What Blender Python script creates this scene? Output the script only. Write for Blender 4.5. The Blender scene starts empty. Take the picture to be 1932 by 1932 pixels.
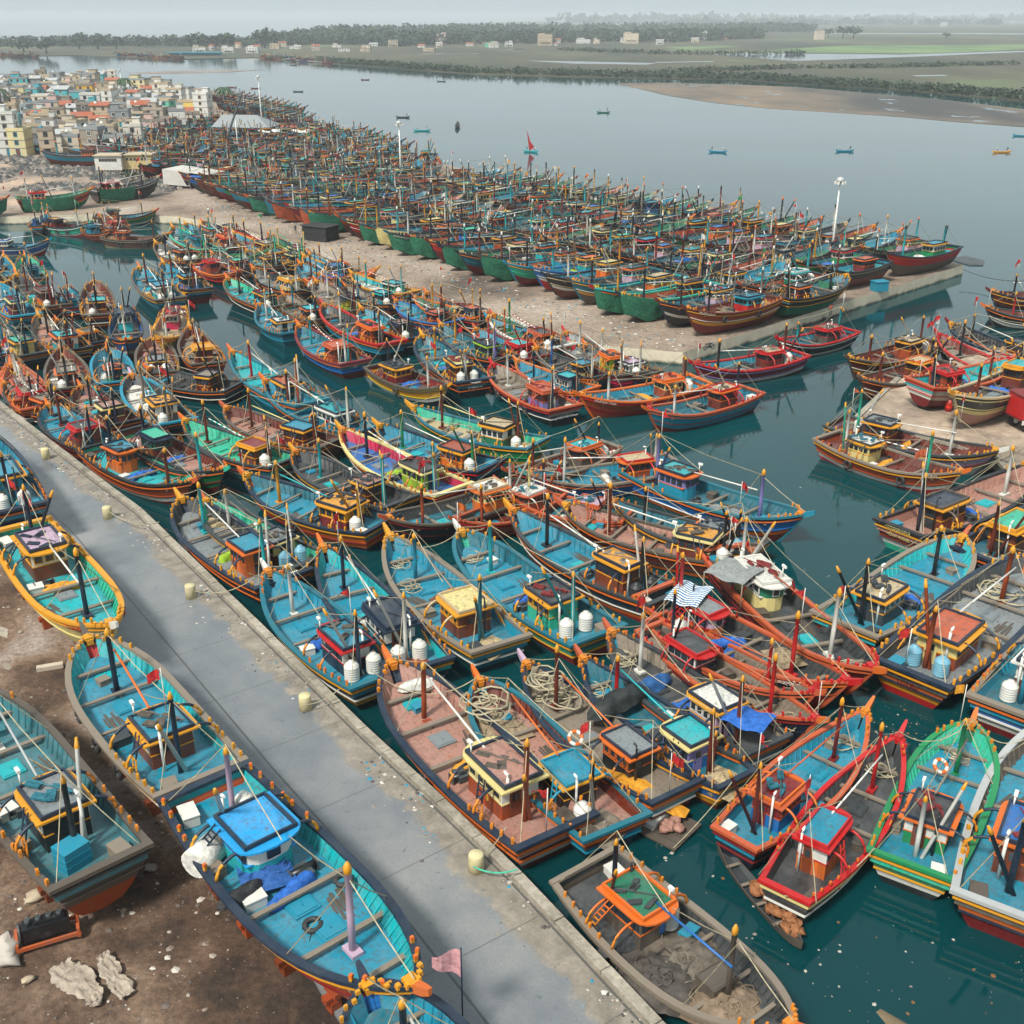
import bpy, math, random
from mathutils import Vector, Matrix, noise
R = math.radians
D = bpy.data
SC = bpy.context.scene
COL = SC.collection

# ------------------------------------------------------------------ camera
CAM_H = 40.0
HAZE = 0.00016
FOC = 2.15
PITCH = math.atan((966 - 30) / 966 / FOC)
cam_d = D.cameras.new('camera')
cam = D.objects.new('camera', cam_d); COL.objects.link(cam)
cam_d.sensor_width = 36; cam_d.sensor_height = 36; cam_d.sensor_fit = 'HORIZONTAL'
cam_d.lens = 36 * FOC / 2
cam_d.clip_start = 0.5; cam_d.clip_end = 40000
cam.location = (0, 0, CAM_H)
cam.rotation_euler = (R(90) - PITCH, 0, 0)
SC.camera = cam

# ------------------------------------------------------------------ light
SUN_EL, SUN_AZ = 52, 215          # azimuth clockwise from +Y (north)
w = D.worlds.new('World'); SC.world = w; w.use_nodes = True
nt = w.node_tree; bg = nt.nodes['Background']
sky = nt.nodes.new('ShaderNodeTexSky'); sky.sky_type = 'NISHITA'; sky.sun_disc = False
sky.sun_elevation = R(SUN_EL); sky.sun_rotation = R(SUN_AZ)
sky.air_density = 1.6; sky.dust_density = 4.0; sky.ozone_density = 1.5
hs = nt.nodes.new('ShaderNodeHueSaturation'); hs.inputs['Saturation'].default_value = 0.25
mx = nt.nodes.new('ShaderNodeMixRGB'); mx.blend_type = 'MIX'; mx.inputs[0].default_value = 0.72
mx.inputs[2].default_value = (3.95, 4.65, 4.95, 1)   # thin grey cloud cover
nt.links.new(sky.outputs[0], hs.inputs['Color']); nt.links.new(hs.outputs[0], mx.inputs[1])
nt.links.new(mx.outputs[0], bg.inputs['Color'])
bg.inputs['Strength'].default_value = 0.10
sl = D.lights.new('sun', 'SUN'); sl.energy = 3.0; sl.angle = R(9); sl.color = (1.0, 0.94, 0.86)
so = D.objects.new('sun', sl); COL.objects.link(so)
az = R(SUN_AZ); el = R(SUN_EL)
sdir = Vector((math.sin(az) * math.cos(el), math.cos(az) * math.cos(el), math.sin(el)))
so.rotation_euler = (-sdir).to_track_quat('-Z', 'Y').to_euler()
SC.view_settings.view_transform = 'Standard'; SC.view_settings.look = 'None'
SC.view_settings.exposure = 0.85; SC.view_settings.gamma = 1.0
SC.cycles.volume_bounces = 0; SC.cycles.max_bounces = 6; SC.cycles.diffuse_bounces = 2
SC.cycles.glossy_bounces = 3; SC.cycles.transparent_max_bounces = 8
SC.cycles.use_denoising = True

# ------------------------------------------------------------------ helpers
def at(px, py, z=0.0):
    """point of the place seen at (px, py) of the photograph (1932 px wide) at height z"""
    u = (px - 966) / 966; v = (966 - py) / 966
    d = (u, FOC * math.cos(PITCH) + v * math.sin(PITCH), -FOC * math.sin(PITCH) + v * math.cos(PITCH))
    t = (z - CAM_H) / d[2]
    return Vector((d[0] * t, d[1] * t, z))
TILES = {'A': (0, 0), 'B': (0, 600), 'C': (0, 1300), 'D': (0, 2000), 'E': (0, 2628)}
def tp(tile, X, Y):
    """point of an enlarged tile of the photograph -> 1932 px coordinates"""
    if tile == 'W': return (X, Y)
    if tile == 'P': return ((500 + .641 * X) / 1.7226, (700 + .641 * Y) / 1.7226)
    if tile == 'Q': return ((X * .3623) / 1.7226, (180 + .3623 * Y) / 1.7226)
    y0 = TILES[tile[0]][1]; x0 = int(tile[1]) * 1110
    return ((x0 + X * .5745) / 1.7226, (y0 + Y * .5745) / 1.7226)

def lin(h):
    h = h.lstrip('#'); o = []
    for i in (0, 2, 4):
        c = int(h[i:i + 2], 16) / 255
        o.append(c / 12.92 if c <= .04045 else ((c + .055) / 1.055) ** 2.4)
    return o

class NT:
    def __init__(s, name):
        s.m = D.materials.new(name); s.m.use_nodes = True; s.t = s.m.node_tree
        s.b = s.t.nodes['Principled BSDF']
    def n(s, typ, **kw):
        nd = s.t.nodes.new(typ)
        for k, v in kw.items():
            if k.startswith('i_'):
                key = k[2:]; key = int(key) if key.isdigit() else key.replace('_', ' ')
                nd.inputs[key].default_value = v
            else: setattr(nd, k, v)
        return nd
    def l(s, a, b): s.t.links.new(a, b)
    def coords(s, kind='Object', rnd=True):
        tc = s.n('ShaderNodeTexCoord'); out = tc.outputs[kind]
        if rnd:
            oi = s.n('ShaderNodeObjectInfo'); mu = s.n('ShaderNodeMath', operation='MULTIPLY'); mu.inputs[1].default_value = 57.0
            s.l(oi.outputs['Random'], mu.inputs[0])
            ad = s.n('ShaderNodeVectorMath', operation='ADD'); s.l(out, ad.inputs[0]); s.l(mu.outputs[0], ad.inputs[1]); out = ad.outputs[0]
        return out
    def noise(s, vec, scale, detail=4, rough=.55):
        n = s.n('ShaderNodeTexNoise'); n.inputs['Scale'].default_value = scale; n.inputs['Detail'].default_value = detail
        n.inputs['Roughness'].default_value = rough; s.l(vec, n.inputs['Vector']); return n.outputs['Fac']
    def ramp(s, fac, stops):
        r = s.n('ShaderNodeValToRGB'); cr = r.color_ramp
        while len(cr.elements) < len(stops): cr.elements.new(.5)
        for e, (p, c) in zip(cr.elements, stops):
            e.position = p; e.color = (*c, 1) if len(c) == 3 else c
        s.l(fac, r.inputs[0]); return r.outputs[0]
    def mix(s, fac, a, b, mode='MIX'):
        m = s.n('ShaderNodeMixRGB', blend_type=mode)
        for v, i in ((fac, 0), (a, 1), (b, 2)):
            if isinstance(v, (int, float)): m.inputs[i].default_value = v
            elif isinstance(v, (tuple, list)): m.inputs[i].default_value = (*v[:3], 1)
            else: s.l(v, m.inputs[i])
        return m.outputs[0]
    def bump(s, h, strength=.3, dist=.05):
        b = s.n('ShaderNodeBump'); b.inputs['Strength'].default_value = strength; b.inputs['Distance'].default_value = dist
        s.l(h, b.inputs['Height']); s.l(b.outputs[0], s.b.inputs['Normal'])
    def done(s, col, rough=.6):
        if isinstance(col, (tuple, list)): s.b.inputs['Base Color'].default_value = (*col[:3], 1)
        else: s.l(col, s.b.inputs['Base Color'])
        if isinstance(rough, (int, float)): s.b.inputs['Roughness'].default_value = rough
        else: s.l(rough, s.b.inputs['Roughness'])
        return s.m

_mc = {}
HEX = dict(teal='2590a8', deepteal='15707f', sky='1fa6e0', oldteal='4a7c84', aqua='3fb3b8', blue='1c6fb0', navy='14273b', black='15181b', brown='6b2f1c', rust='a0512c',
    red='bd2a1c', maroon='7a2420', orange='dd7d24', yellow='e3a822', lemon='d9c62f', cream='d3c795', white='d6d6cf', grey='8a9193', dark='3a3f41',
    pink='b48c7f', salmon='c06a50', amber='dd9426', green='1f8a5b', mint='5cc0a2', lime='a5c63c', wood='7a4022', oldwood='5d554c', plank='8f8578', purple='8c86b8',
    netgreen='0d7459', magenta='c02a5a', sand='b9a98c', steel='a9acab', lilac='cdb6c8', rope='b9b198', tarp='1f6ec0', pinknet='cf6e9c')
def mt(cname, kind='paint'):
    key = (cname, kind)
    if key in _mc: return _mc[key]
    c = lin(HEX.get(cname, cname)); s = NT(f'{cname}_{kind}')
    kf = 1.0 if kind in ('metal', 'glass', 'rubber', 'leaf') else (.82 if cname in ('white', 'cream', 'sand', 'steel') or kind == 'wall' else .64)
    c = [x * kf for x in c]
    if kind in ('paint', 'hull', 'deck', 'board', 'cloth', 'stripe'):
        g_ = .3 * c[0] + .55 * c[1] + .15 * c[2]; c = [max(.002, g_ + (x - g_) * 1.3) for x in c]
    dk = [v * .62 for v in c]; g = sum(c) / 3
    if kind == 'paint':           # weathered boat paint
        v = s.coords()
        n1 = s.noise(v, 1.1, 6, .65); n2 = s.noise(v, 9, 5, .7)
        fade = [min(.8, v_ * .85 + .02) for v_ in c]
        a = s.mix(s.ramp(n1, [(.35, (0, 0, 0)), (.68, (1, 1, 1))]), c, fade)
        a = s.mix(s.ramp(n2, [(.56, (0, 0, 0)), (.72, (.55, .55, .55))]), a, [v_ * .45 + .02 for v_ in c])
        s.bump(n2, .25, .02); m = s.done(a, .5)
    elif kind == 'hull':          # planked hull side, streaks run down
        v = s.coords(); mp = s.n('ShaderNodeMapping'); mp.inputs['Scale'].default_value = (2.2, 2.2, .35); s.l(v, mp.inputs[0])
        n1 = s.noise(mp.outputs[0], 1.6, 6, .65); n2 = s.noise(v, 5, 5, .7)
        fade = [min(.8, v_ * .8 + .018) for v_ in c]
        a = s.mix(s.ramp(n1, [(.4, (0, 0, 0)), (.7, (1, 1, 1))]), c, fade)
        a = s.mix(s.ramp(n2, [(.55, (0, 0, 0)), (.7, (.6, .6, .6))]), a, [v_ * .5 + .03 for v_ in c])
        tc = s.n('ShaderNodeTexCoord'); wv = s.n('ShaderNodeTexWave', wave_type='BANDS', bands_direction='Z'); wv.inputs['Scale'].default_value = 1.35
        wv.inputs['Distortion'].default_value = .6; s.l(tc.outputs['Object'], wv.inputs['Vector'])
        pl = s.ramp(wv.outputs['Fac'], [(.0, (.55, .55, .55)), (.09, (1, 1, 1))])
        a = s.mix(.8, a, pl, 'MULTIPLY'); s.bump(pl, .3, .02); m = s.done(a, .45)
    elif kind == 'deck':          # walked-on painted deck with stains and plank joints
        v = s.coords(); n1 = s.noise(v, .55, 7, .7); n2 = s.noise(v, 4.5, 6, .7); n3 = s.noise(v, 1.7, 5, .6)
        worn = [v_ * .75 + .065 for v_ in c]
        a = s.mix(s.ramp(n1, [(.42, (0, 0, 0)), (.66, (.85, .85, .85))]), c, worn)
        a = s.mix(s.ramp(n3, [(.55, (0, 0, 0)), (.75, (.6, .6, .6))]), a, [v_ * .42 + .012 for v_ in c])
        a = s.mix(s.ramp(n2, [(.50, (0, 0, 0)), (.66, (.65, .65, .65))]), a, lin('51483d'))
        tc = s.n('ShaderNodeTexCoord'); wv = s.n('ShaderNodeTexWave', wave_type='BANDS', bands_direction='Y'); wv.inputs['Scale'].default_value = 1.0
        s.l(tc.outputs['Object'], wv.inputs['Vector']); pl = s.ramp(wv.outputs['Fac'], [(.0, (.82, .82, .82)), (.03, (1, 1, 1))])
        a = s.mix(.7, a, pl, 'MULTIPLY'); s.bump(n2, .2, .02)
        m = s.done(a, s.ramp(n1, [(.3, (.25,) * 3), (.7, (.6,) * 3)]))
    elif kind == 'board':         # upright boards of a wheelhouse
        v = s.coords(); n1 = s.noise(v, 2.0, 6, .7)
        tc = s.n('ShaderNodeTexCoord'); ad = s.n('ShaderNodeSeparateXYZ'); s.l(tc.outputs['Object'], ad.inputs[0])
        sm = s.n('ShaderNodeMath', operation='ADD'); s.l(ad.outputs[0], sm.inputs[0]); s.l(ad.outputs[1], sm.inputs[1])
        mo = s.n('ShaderNodeMath', operation='FRACT'); mu = s.n('ShaderNodeMath', operation='MULTIPLY'); mu.inputs[1].default_value = 3.3
        s.l(sm.outputs[0], mu.inputs[0]); s.l(mu.outputs[0], mo.inputs[0])
        pl = s.ramp(mo.outputs[0], [(.0, (.35,) * 3), (.1, (1, 1, 1))])
        fl = s.n('ShaderNodeMath', operation='FLOOR'); s.l(mu.outputs[0], fl.inputs[0])
        wn = s.n('ShaderNodeTexWhiteNoise', noise_dimensions='1D'); s.l(fl.outputs[0], wn.inputs['W'])
        a = s.mix(wn.outputs['Value'], [x * .72 for x in c], [min(.8, x * 1.3) for x in c])
        a = s.mix(s.ramp(n1, [(.4, (0, 0, 0)), (.7, (1, 1, 1))]), a, [x * .6 + .04 for x in c])
        a = s.mix(.85, a, pl, 'MULTIPLY'); s.bump(pl, .4, .02); m = s.done(a, .45)
    elif kind == 'stripe':        # pole painted in bands of the colour and white
        tc = s.n('ShaderNodeTexCoord'); mp = s.n('ShaderNodeTexWave', wave_type='BANDS', bands_direction='X'); mp.inputs['Scale'].default_value = .35
        s.l(tc.outputs['Object'], mp.inputs['Vector'])
        m = s.done(s.ramp(mp.outputs['Fac'], [(.49, c), (.5, (.68, .68, .64))]), .5)
    elif kind == 'cloth':
        v = s.coords(); n1 = s.noise(v, 3, 5, .6); wv = s.noise(v, 14, 3, .5)
        a = s.mix(s.ramp(n1, [(.35, (0, 0, 0)), (.7, (1, 1, 1))]), [x * .7 for x in c], [min(.85, x * 1.15 + .02) for x in c])
        s.bump(n1, .6, .15); m = s.done(a, .75)
    elif kind == 'wall':          # plaster / block wall
        v = s.coords(); n1 = s.noise(v, .35, 7, .7); n2 = s.noise(v, 3, 5, .6)
        a = s.mix(s.ramp(n1, [(.4, (0, 0, 0)), (.68, (.8,) * 3)]), c, [x * .6 + .08 for x in c])
        a = s.mix(s.ramp(n2, [(.5, (0, 0, 0)), (.75, (.5,) * 3)]), a, [x * .45 + .03 for x in c])
        m = s.done(a, .85)
    elif kind == 'metal':
        v = s.coords(); n1 = s.noise(v, 2, 5, .6); a = s.mix(s.ramp(n1, [(.5, (0, 0, 0)), (.75, (1, 1, 1))]), c, [x * .5 + .05 for x in c]); m = s.done(a, .4)
    elif kind == 'rubber':
        v = s.coords(); n1 = s.noise(v, 6, 4, .6); m = s.done(s.mix(n1, (.012, .013, .014), (.04, .04, .04)), .7)
    elif kind == 'glass':
        s.b.inputs['Specular IOR Level'].default_value = .6; m = s.done((.02, .03, .035), .12)
    elif kind == 'leaf':
        v = s.coords(); n1 = s.noise(v, .5, 5, .7); a = s.mix(s.ramp(n1, [(.35, (0, 0, 0)), (.65, (1, 1, 1))]), [x * .55 for x in c], [x * 1.35 for x in c]); m = s.done(a, .8)
    _mc[key] = m; return m

class MB:
    """collects shapes, then links them as ONE mesh object (or just makes the mesh)"""
    def __init__(s): s.v = []; s.f = []; s.m = []; s.sm = []
    def face(s, idx, mi=0, smooth=False): s.f.append(idx); s.m.append(mi); s.sm.append(smooth)
    def box(s, c, d, mi=0, rot=0, tilt=None, taper=1.0):
        b = len(s.v); hx, hy, hz = d[0] / 2, d[1] / 2, d[2] / 2
        M = Matrix.Rotation(rot, 3, 'Z')
        if tilt is not None: M = tilt
        for z in (-1, 1):
            k = 1 if z < 0 else taper
            for x, y in ((-1, -1), (1, -1), (1, 1), (-1, 1)):
                p = M @ Vector((x * hx * k, y * hy * k, z * hz)); s.v.append((c[0] + p.x, c[1] + p.y, c[2] + p.z))
        for q in ((0, 3, 2, 1), (4, 5, 6, 7), (0, 1, 5, 4), (1, 2, 6, 5), (2, 3, 7, 6), (3, 0, 4, 7)): s.face([b + i for i in q], mi)
    def tube(s, pts, r, n=6, mi=0, mis=None, cap=True, r2=None, closed=False):
        pts = [Vector(p) for p in pts]; b = len(s.v); N = len(pts)
        for i, p in enumerate(pts):
            if closed: t = pts[(i + 1) % N] - pts[i - 1]
            else: t = pts[min(i + 1, N - 1)] - pts[max(i - 1, 0)]
            t = t.normalized() if t.length > 1e-9 else Vector((0, 0, 1))
            a = Vector((0, 0, 1)) if abs(t.z) < .9 else Vector((1, 0, 0))
            x = t.cross(a).normalized(); y = t.cross(x).normalized()
            rr = r if r2 is None else r + (r2 - r) * i / max(1, N - 1)
            if isinstance(r, (list, tuple)): rr = r[i]
            for k in range(n):
                an = 2 * math.pi * k / n; q = p + x * math.cos(an) * rr + y * math.sin(an) * rr; s.v.append(tuple(q))
        segs = N if closed else N - 1
        for i in range(segs):
            m_ = mis[i] if mis else mi
            for k in range(n):
                k2 = (k + 1) % n; j = (i + 1) % N
                s.face([b + i * n + k, b + i * n + k2, b + j * n + k2, b + j * n + k], m_, n > 4)
        if cap and not closed:
            s.face([b + k for k in range(n)][::-1], mis[0] if mis else mi); s.face([b + (N - 1) * n + k for k in range(n)], mis[-1] if mis else mi)
    def lathe(s, prof, n=14, mi=0, c=(0, 0, 0), mis=None):
        b = len(s.v)
        for r, z in prof:
            for k in range(n):
                an = 2 * math.pi * k / n; s.v.append((c[0] + r * math.cos(an), c[1] + r * math.sin(an), c[2] + z))
        for i in range(len(prof) - 1):
            for k in range(n):
                k2 = (k + 1) % n
                s.face([b + i * n + k, b + i * n + k2, b + (i + 1) * n + k2, b + (i + 1) * n + k], mis[i] if mis else mi, True)
        s.face([b + k for k in range(n)][::-1], mi); s.face([b + (len(prof) - 1) * n + k for k in range(n)], mi)
    def poly(s, pts, mi=0):
        b = len(s.v); s.v += [tuple(p) for p in pts]; s.face(list(range(b, b + len(pts))), mi)
    def prism(s, pts, z0, z1, mi=0, mtop=None, mbot=None):
        n = len(pts); b = len(s.v)
        s.v += [(p[0], p[1], z0) for p in pts] + [(p[0], p[1], z1) for p in pts]
        s.face([b + i for i in range(n)][::-1], mi if mbot is None else mbot); s.face([b + n + i for i in range(n)], mi if mtop is None else mtop)
        for i in range(n):
            j = (i + 1) % n; s.face([b + i, b + j, b + n + j, b + n + i], mi)
    def blob(s, c, r, seed=0, mi=0, n=7, rings=5, flat=1.0, rough=.35):
        b = len(s.v); rx, ry, rz = r if isinstance(r, (tuple, list)) else (r, r, r)
        for i in range(rings + 1):
            th = math.pi * i / rings
            for k in range(n):
                ph = 2 * math.pi * k / n + i * .3
                d = Vector((math.sin(th) * math.cos(ph), math.sin(th) * math.sin(ph), math.cos(th)))
                q = 1 + rough * noise.noise(d * 1.7 + Vector((seed * 3.1, seed * 1.7, 0))) * 1.6
                s.v.append((c[0] + d.x * rx * q, c[1] + d.y * ry * q, c[2] + d.z * rz * q))
        for i in range(rings):
            for k in range(n):
                k2 = (k + 1) % n
                s.face([b + i * n + k, b + (i + 1) * n + k, b + (i + 1) * n + k2, b + i * n + k2], mi, True)
    def mesh(s, name, nslots=None):
        me = D.meshes.new(name); me.from_pydata(s.v, [], s.f)
        for i in range(nslots or (max(s.m) + 1 if s.m else 1)): me.materials.append(None)
        me.polygons.foreach_set('material_index', s.m); me.polygons.foreach_set('use_smooth', s.sm); me.update()
        return me
    def build(s, name, mats, parent=None, loc=None, rot=0):
        mats = mats if isinstance(mats, (list, tuple)) else [mats]
        me = s.mesh(name, max(len(mats), (max(s.m) + 1) if s.m else 1))
        for i, m in enumerate(mats): me.materials[i] = m
        return link(name, me, None, parent, loc, rot)

def link(name, me, mats=None, parent=None, loc=None, rot=0):
    o = D.objects.new(name, me); COL.objects.link(o)
    if mats:
        for i, m in enumerate(mats):
            if i < len(o.material_slots): o.material_slots[i].link = 'OBJECT'; o.material_slots[i].material = m
    if parent: o.parent = parent
    if loc is not None: o.location = loc
    if rot: o.rotation_euler = (0, 0, rot)
    return o
def tag(o, label=None, cat=None, group=None, kind=None):
    if label:
        if len(label.split()) > 16: print('LONG LABEL', len(label.split()), label)
        o['label'] = label
    if cat: o['category'] = cat
    if group: o['group'] = group
    if kind: o['kind'] = kind
    return o
def empty(name, loc, rz=0, label=None, cat=None, group=None):
    o = D.objects.new(name, None); COL.objects.link(o); o.location = loc; o.rotation_euler = (0, 0, rz)
    o.empty_display_size = .1
    return tag(o, label, cat, group)
def struct(o): o['kind'] = 'structure'; return o
ORD = lambda n: f"{n}{'th' if 10 <= n % 100 <= 20 else {1: 'st', 2: 'nd', 3: 'rd'}.get(n % 10, 'th')}"

# ------------------------------------------------------------------ the setting: water, land
LAND_Z = 1.6
def water_mat():
    s = NT('harbour_water'); tc = s.n('ShaderNodeTexCoord'); v = tc.outputs['Object']
    n1 = s.noise(v, .9, 4, .6); n2 = s.noise(v, .05, 4, .6); n3 = s.noise(v, .012, 3, .5)
    calm = s.ramp(n2, [(.35, (.2,) * 3), (.65, (1,) * 3)])
    b = s.n('ShaderNodeBump'); b.inputs['Distance'].default_value = .05
    cd = s.n('ShaderNodeMath', operation='MULTIPLY'); cd.inputs[1].default_value = .22; s.l(calm, cd.inputs[0]); s.l(cd.outputs[0], b.inputs['Strength'])
    s.l(n1, b.inputs['Height']); s.l(b.outputs[0], s.b.inputs['Normal'])
    s.b.inputs['IOR'].default_value = 1.33
    c = s.mix(s.ramp(n3, [(.4, (0, 0, 0)), (.62, (1, 1, 1))]), (.0003, .026, .030), (.0006, .042, .047))
    return s.done(c, .06)
mb = MB(); mb.poly([(-14000, -60, 0), (14000, -60, 0), (14000, 26000, 0), (-14000, 26000, 0)])
struct(mb.build('harbour_water', water_mat()))

def ground_mat(name, stops, scale=.08, fine=2.0, rough=.9, bump=.4):
    s = NT(name); tc = s.n('ShaderNodeTexCoord'); v = tc.outputs['Object']
    n1 = s.noise(v, scale, 8, .65); n2 = s.noise(v, fine, 8, .7)
    a = s.ramp(n1, stops); a = s.mix(s.ramp(n2, [(.35, (.55,) * 3), (.65, (1.15,) * 3)]), (0, 0, 0), a, 'MIX') if 0 else s.mix(.75, a, s.ramp(n2, [(.3, (.4,) * 3), (.6, (1.0,) * 3)]), 'MULTIPLY')
    s.bump(n2, bump, .08); return s.done(a, rough)
M_hard = ground_mat('hard_earth', [(.34, lin('54483e')), (.5, lin('8a7a6a')), (.64, lin('a09384'))], .05, 1.2)
M_rubble = ground_mat('rubble_earth', [(.35, lin('4c4a47')), (.5, lin('8b7c6c')), (.62, lin('b3a08b'))], .06, .8)
M_conc = ground_mat('quay_concrete', [(.3, lin('6b665a')), (.5, lin('938c7d')), (.7, lin('aba394'))], .3, 3)
def quaywall_mat():
    s = NT('quay_wall'); tc = s.n('ShaderNodeTexCoord'); v = tc.outputs['Object']; sx = s.n('ShaderNodeSeparateXYZ'); s.l(v, sx.inputs[0])
    n1 = s.noise(v, .5, 7, .7); ad = s.n('ShaderNodeMath', operation='ADD'); s.l(sx.outputs[2], ad.inputs[0]); s.l(n1, ad.inputs[1])
    a = s.ramp(ad.outputs[0], [(.42, lin('2e352f')), (.62, lin('6f6b5c')), (.9, lin('c4bba5'))])
    a = s.mix(.6, a, s.ramp(n1, [(.3, (.6,) * 3), (.6, (1,) * 3)]), 'MULTIPLY'); return s.done(a, .9)
M_qwall = quaywall_mat()

def slab(name, pts, z0, z1, mats, kind='structure'):
    mb = MB(); mb.prism(pts, z0, z1, 1, 0); o = mb.build(name, mats); o['kind'] = kind; return o
def area(pts):
    a = 0
    for i in range(len(pts)): x1, y1 = pts[i][:2]; x2, y2 = pts[(i + 1) % len(pts)][:2]; a += x1 * y2 - x2 * y1
    return a / 2
def ccw(pts): return pts if area(pts) > 0 else pts[::-1]
def inpoly(x, y, P):
    c = False
    for i in range(len(P)):
        x1, y1 = P[i][:2]; x2, y2 = P[i - 1][:2]
        if (y1 > y) != (y2 > y) and x < (x2 - x1) * (y - y1) / (y2 - y1) + x1: c = not c
    return c
PIER = ccw([(21.4, 133.8), (76.4, 186.8), (66, 207), (44, 250), (16, 281), (-10, 306), (-24, 338), (-40, 352), (-56, 400), (-66, 440), (-100, 520), (-150, 640),
    (-240, 770), (-360, 790), (-560, 700), (-420, 250), (-107, 236), (-84, 240), (-70, 236), (-56, 225), (-36, 197), (-17, 171), (-5, 155), (8, 138)])
slab('pier_ground', PIER, -3, LAND_Z, [M_hard, M_qwall])
# concrete edge beam and wall along the pier's sea end
mb = MB()
def beam(mb, a, b, wd, z0, z1, mi=0, side=0):
    a = Vector(a); b = Vector(b); d = (b - a); L = d.length; an = math.atan2(d.y, d.x); n = Vector((-d.y, d.x)).normalized() * side
    mb.box(((a.x + b.x) / 2 + n.x, (a.y + b.y) / 2 + n.y, (z0 + z1) / 2), (L, wd, z1 - z0), mi, an)
# near quay: earth apron (left), road, kerb
kerb = [(-150, 232), (-100, 168), (-56, 114.7), (-36.9, 92.0), (-31.5, 85.7), (-18.0, 67.2), (-8.6, 54.2), (-3.6, 47.6), (.5, 42.0), (6.3, 33.3), (22, 11), (45, -22)]
def offs(line, d):
    out = []
    for i, p in enumerate(line):
        a = Vector(line[max(i - 1, 0)]); b = Vector(line[min(i + 1, len(line) - 1)]); t = (b - a).normalized(); n = Vector((t.y, -t.x))  # right of travel
        out.append((p[0] + n.x * d, p[1] + n.y * d))
    return out
road_l = offs(kerb, 11.2)
slab('quay_base', ccw(kerb + [(-60, -60), (-300, -60), (-300, 232)]), -3, 1.20, [M_conc, M_qwall])
def road_mat():
    s = NT('wet_concrete_road'); tc = s.n('ShaderNodeTexCoord'); v = tc.outputs['Object']
    geo = s.n('ShaderNodeUVMap'); geo.uv_map = 'UVMap'; sx = s.n('ShaderNodeSeparateXYZ'); s.l(geo.outputs[0], sx.inputs[0])   # u across (m from kerb), v along
    big = s.noise(v, .16, 5, .6); mid = s.noise(v, .9, 7, .7); fine = s.noise(v, 7, 6, .7)
    # dust gathers within a few metres of the kerb, ragged border
    ad = s.n('ShaderNodeMath', operation='MULTIPLY_ADD'); s.l(big, ad.inputs[0]); ad.inputs[1].default_value = -3.2; s.l(sx.outputs[0], ad.inputs[2])
    ad2 = s.n('ShaderNodeMath', operation='MULTIPLY_ADD'); s.l(mid, ad2.inputs[0]); ad2.inputs[1].default_value = -2.4; s.l(ad.outputs[0], ad2.inputs[2])
    m = s.n('ShaderNodeMapRange'); m.inputs[1].default_value = -.95; m.inputs[2].default_value = -.55; s.l(ad2.outputs[0], m.inputs[0])
    wet = m.outputs[0]
    cw = s.ramp(big, [(.3, lin('5b6064')), (.5, lin('6b6f71')), (.7, lin('7d7e7c'))])
    cd = s.ramp(mid, [(.3, lin('5f594f')), (.55, lin('7d766b')), (.7, lin('8f877b'))])
    a = s.mix(wet, cd, cw); a = s.mix(.6, a, s.ramp(fine, [(.3, (.72,) * 3), (.55, (1,) * 3)]), 'MULTIPLY')
    spots = s.ramp(s.noise(v, 2.3, 3, .5), [(.68, (0, 0, 0)), (.72, (.6,) * 3)]); a = s.mix(spots, a, lin('4d5358'))
    # joints
    def joint(sock, period, off, width):
        q = s.n('ShaderNodeMath', operation='MULTIPLY_ADD'); q.inputs[1].default_value = 1 / period; q.inputs[2].default_value = off; s.l(sock, q.inputs[0])
        f = s.n('ShaderNodeMath', operation='FRACT'); s.l(q.outputs[0], f.inputs[0]); g = s.n('ShaderNodeMath', operation='LESS_THAN'); g.inputs[1].default_value = width / period; s.l(f.outputs[0], g.inputs[0]); return g.outputs[0]
    jl = joint(sx.outputs[0], 5.4, -.12, .13); jt = joint(sx.outputs[1], 6.5, .3, .06)
    a = s.mix(s.mix(.85, (0, 0, 0), jl), a, lin('3f403d')); a = s.mix(s.mix(.7, (0, 0, 0), jt), a, lin('464742'))
    s.bump(fine, .15, .02)
    rr = s.mix(wet, (.85,) * 3, s.ramp(mid, [(.3, (.22,) * 3), (.7, (.5,) * 3)])); return s.done(a, rr)
mb = MB(); uv = []; run = 0; kk = offs(kerb, .55)
prev = None
for i in range(len(kerb)):
    if i: run += (Vector(kerb[i]) - Vector(kerb[i - 1])).length
    mb.v += [(kk[i][0], kk[i][1], LAND_Z - .14), (road_l[i][0], road_l[i][1], LAND_Z - .14), (road_l[i][0], road_l[i][1], 1.0)]; uv.append(run)
for i in range(len(kerb) - 1):
    mb.face([i * 3, i * 3 + 1, i * 3 + 4, i * 3 + 3][::-1]); mb.face([i * 3 + 1, i * 3 + 2, i * 3 + 5, i * 3 + 4][::-1])
o = mb.build('quay_road', road_mat()); struct(o)
ul = o.data.uv_layers.new(name='UVMap')
for lp in o.data.loops:
    vi = lp.vertex_index; ul.data[lp.index].uv = ((.55, 11.2, 11.4)[vi % 3], uv[vi // 3])
mb = MB()
for i in range(len(kerb) - 1):
    a, b = Vector(kerb[i]), Vector(kerb[i + 1]); n = max(1, round((b - a).length / 3.2))
    for k in range(n):
        p = a.lerp(b, k / n); q = a.lerp(b, (k + 1) / n); t = (q - p).normalized(); beam(mb, p + t * .03, q - t * .03, .55, 1.2, LAND_Z + .06 + .015 * ((k * 7 + i) % 3), 0, -.28 * 1)
struct(mb.build('quay_kerb', M_conc))

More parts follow.
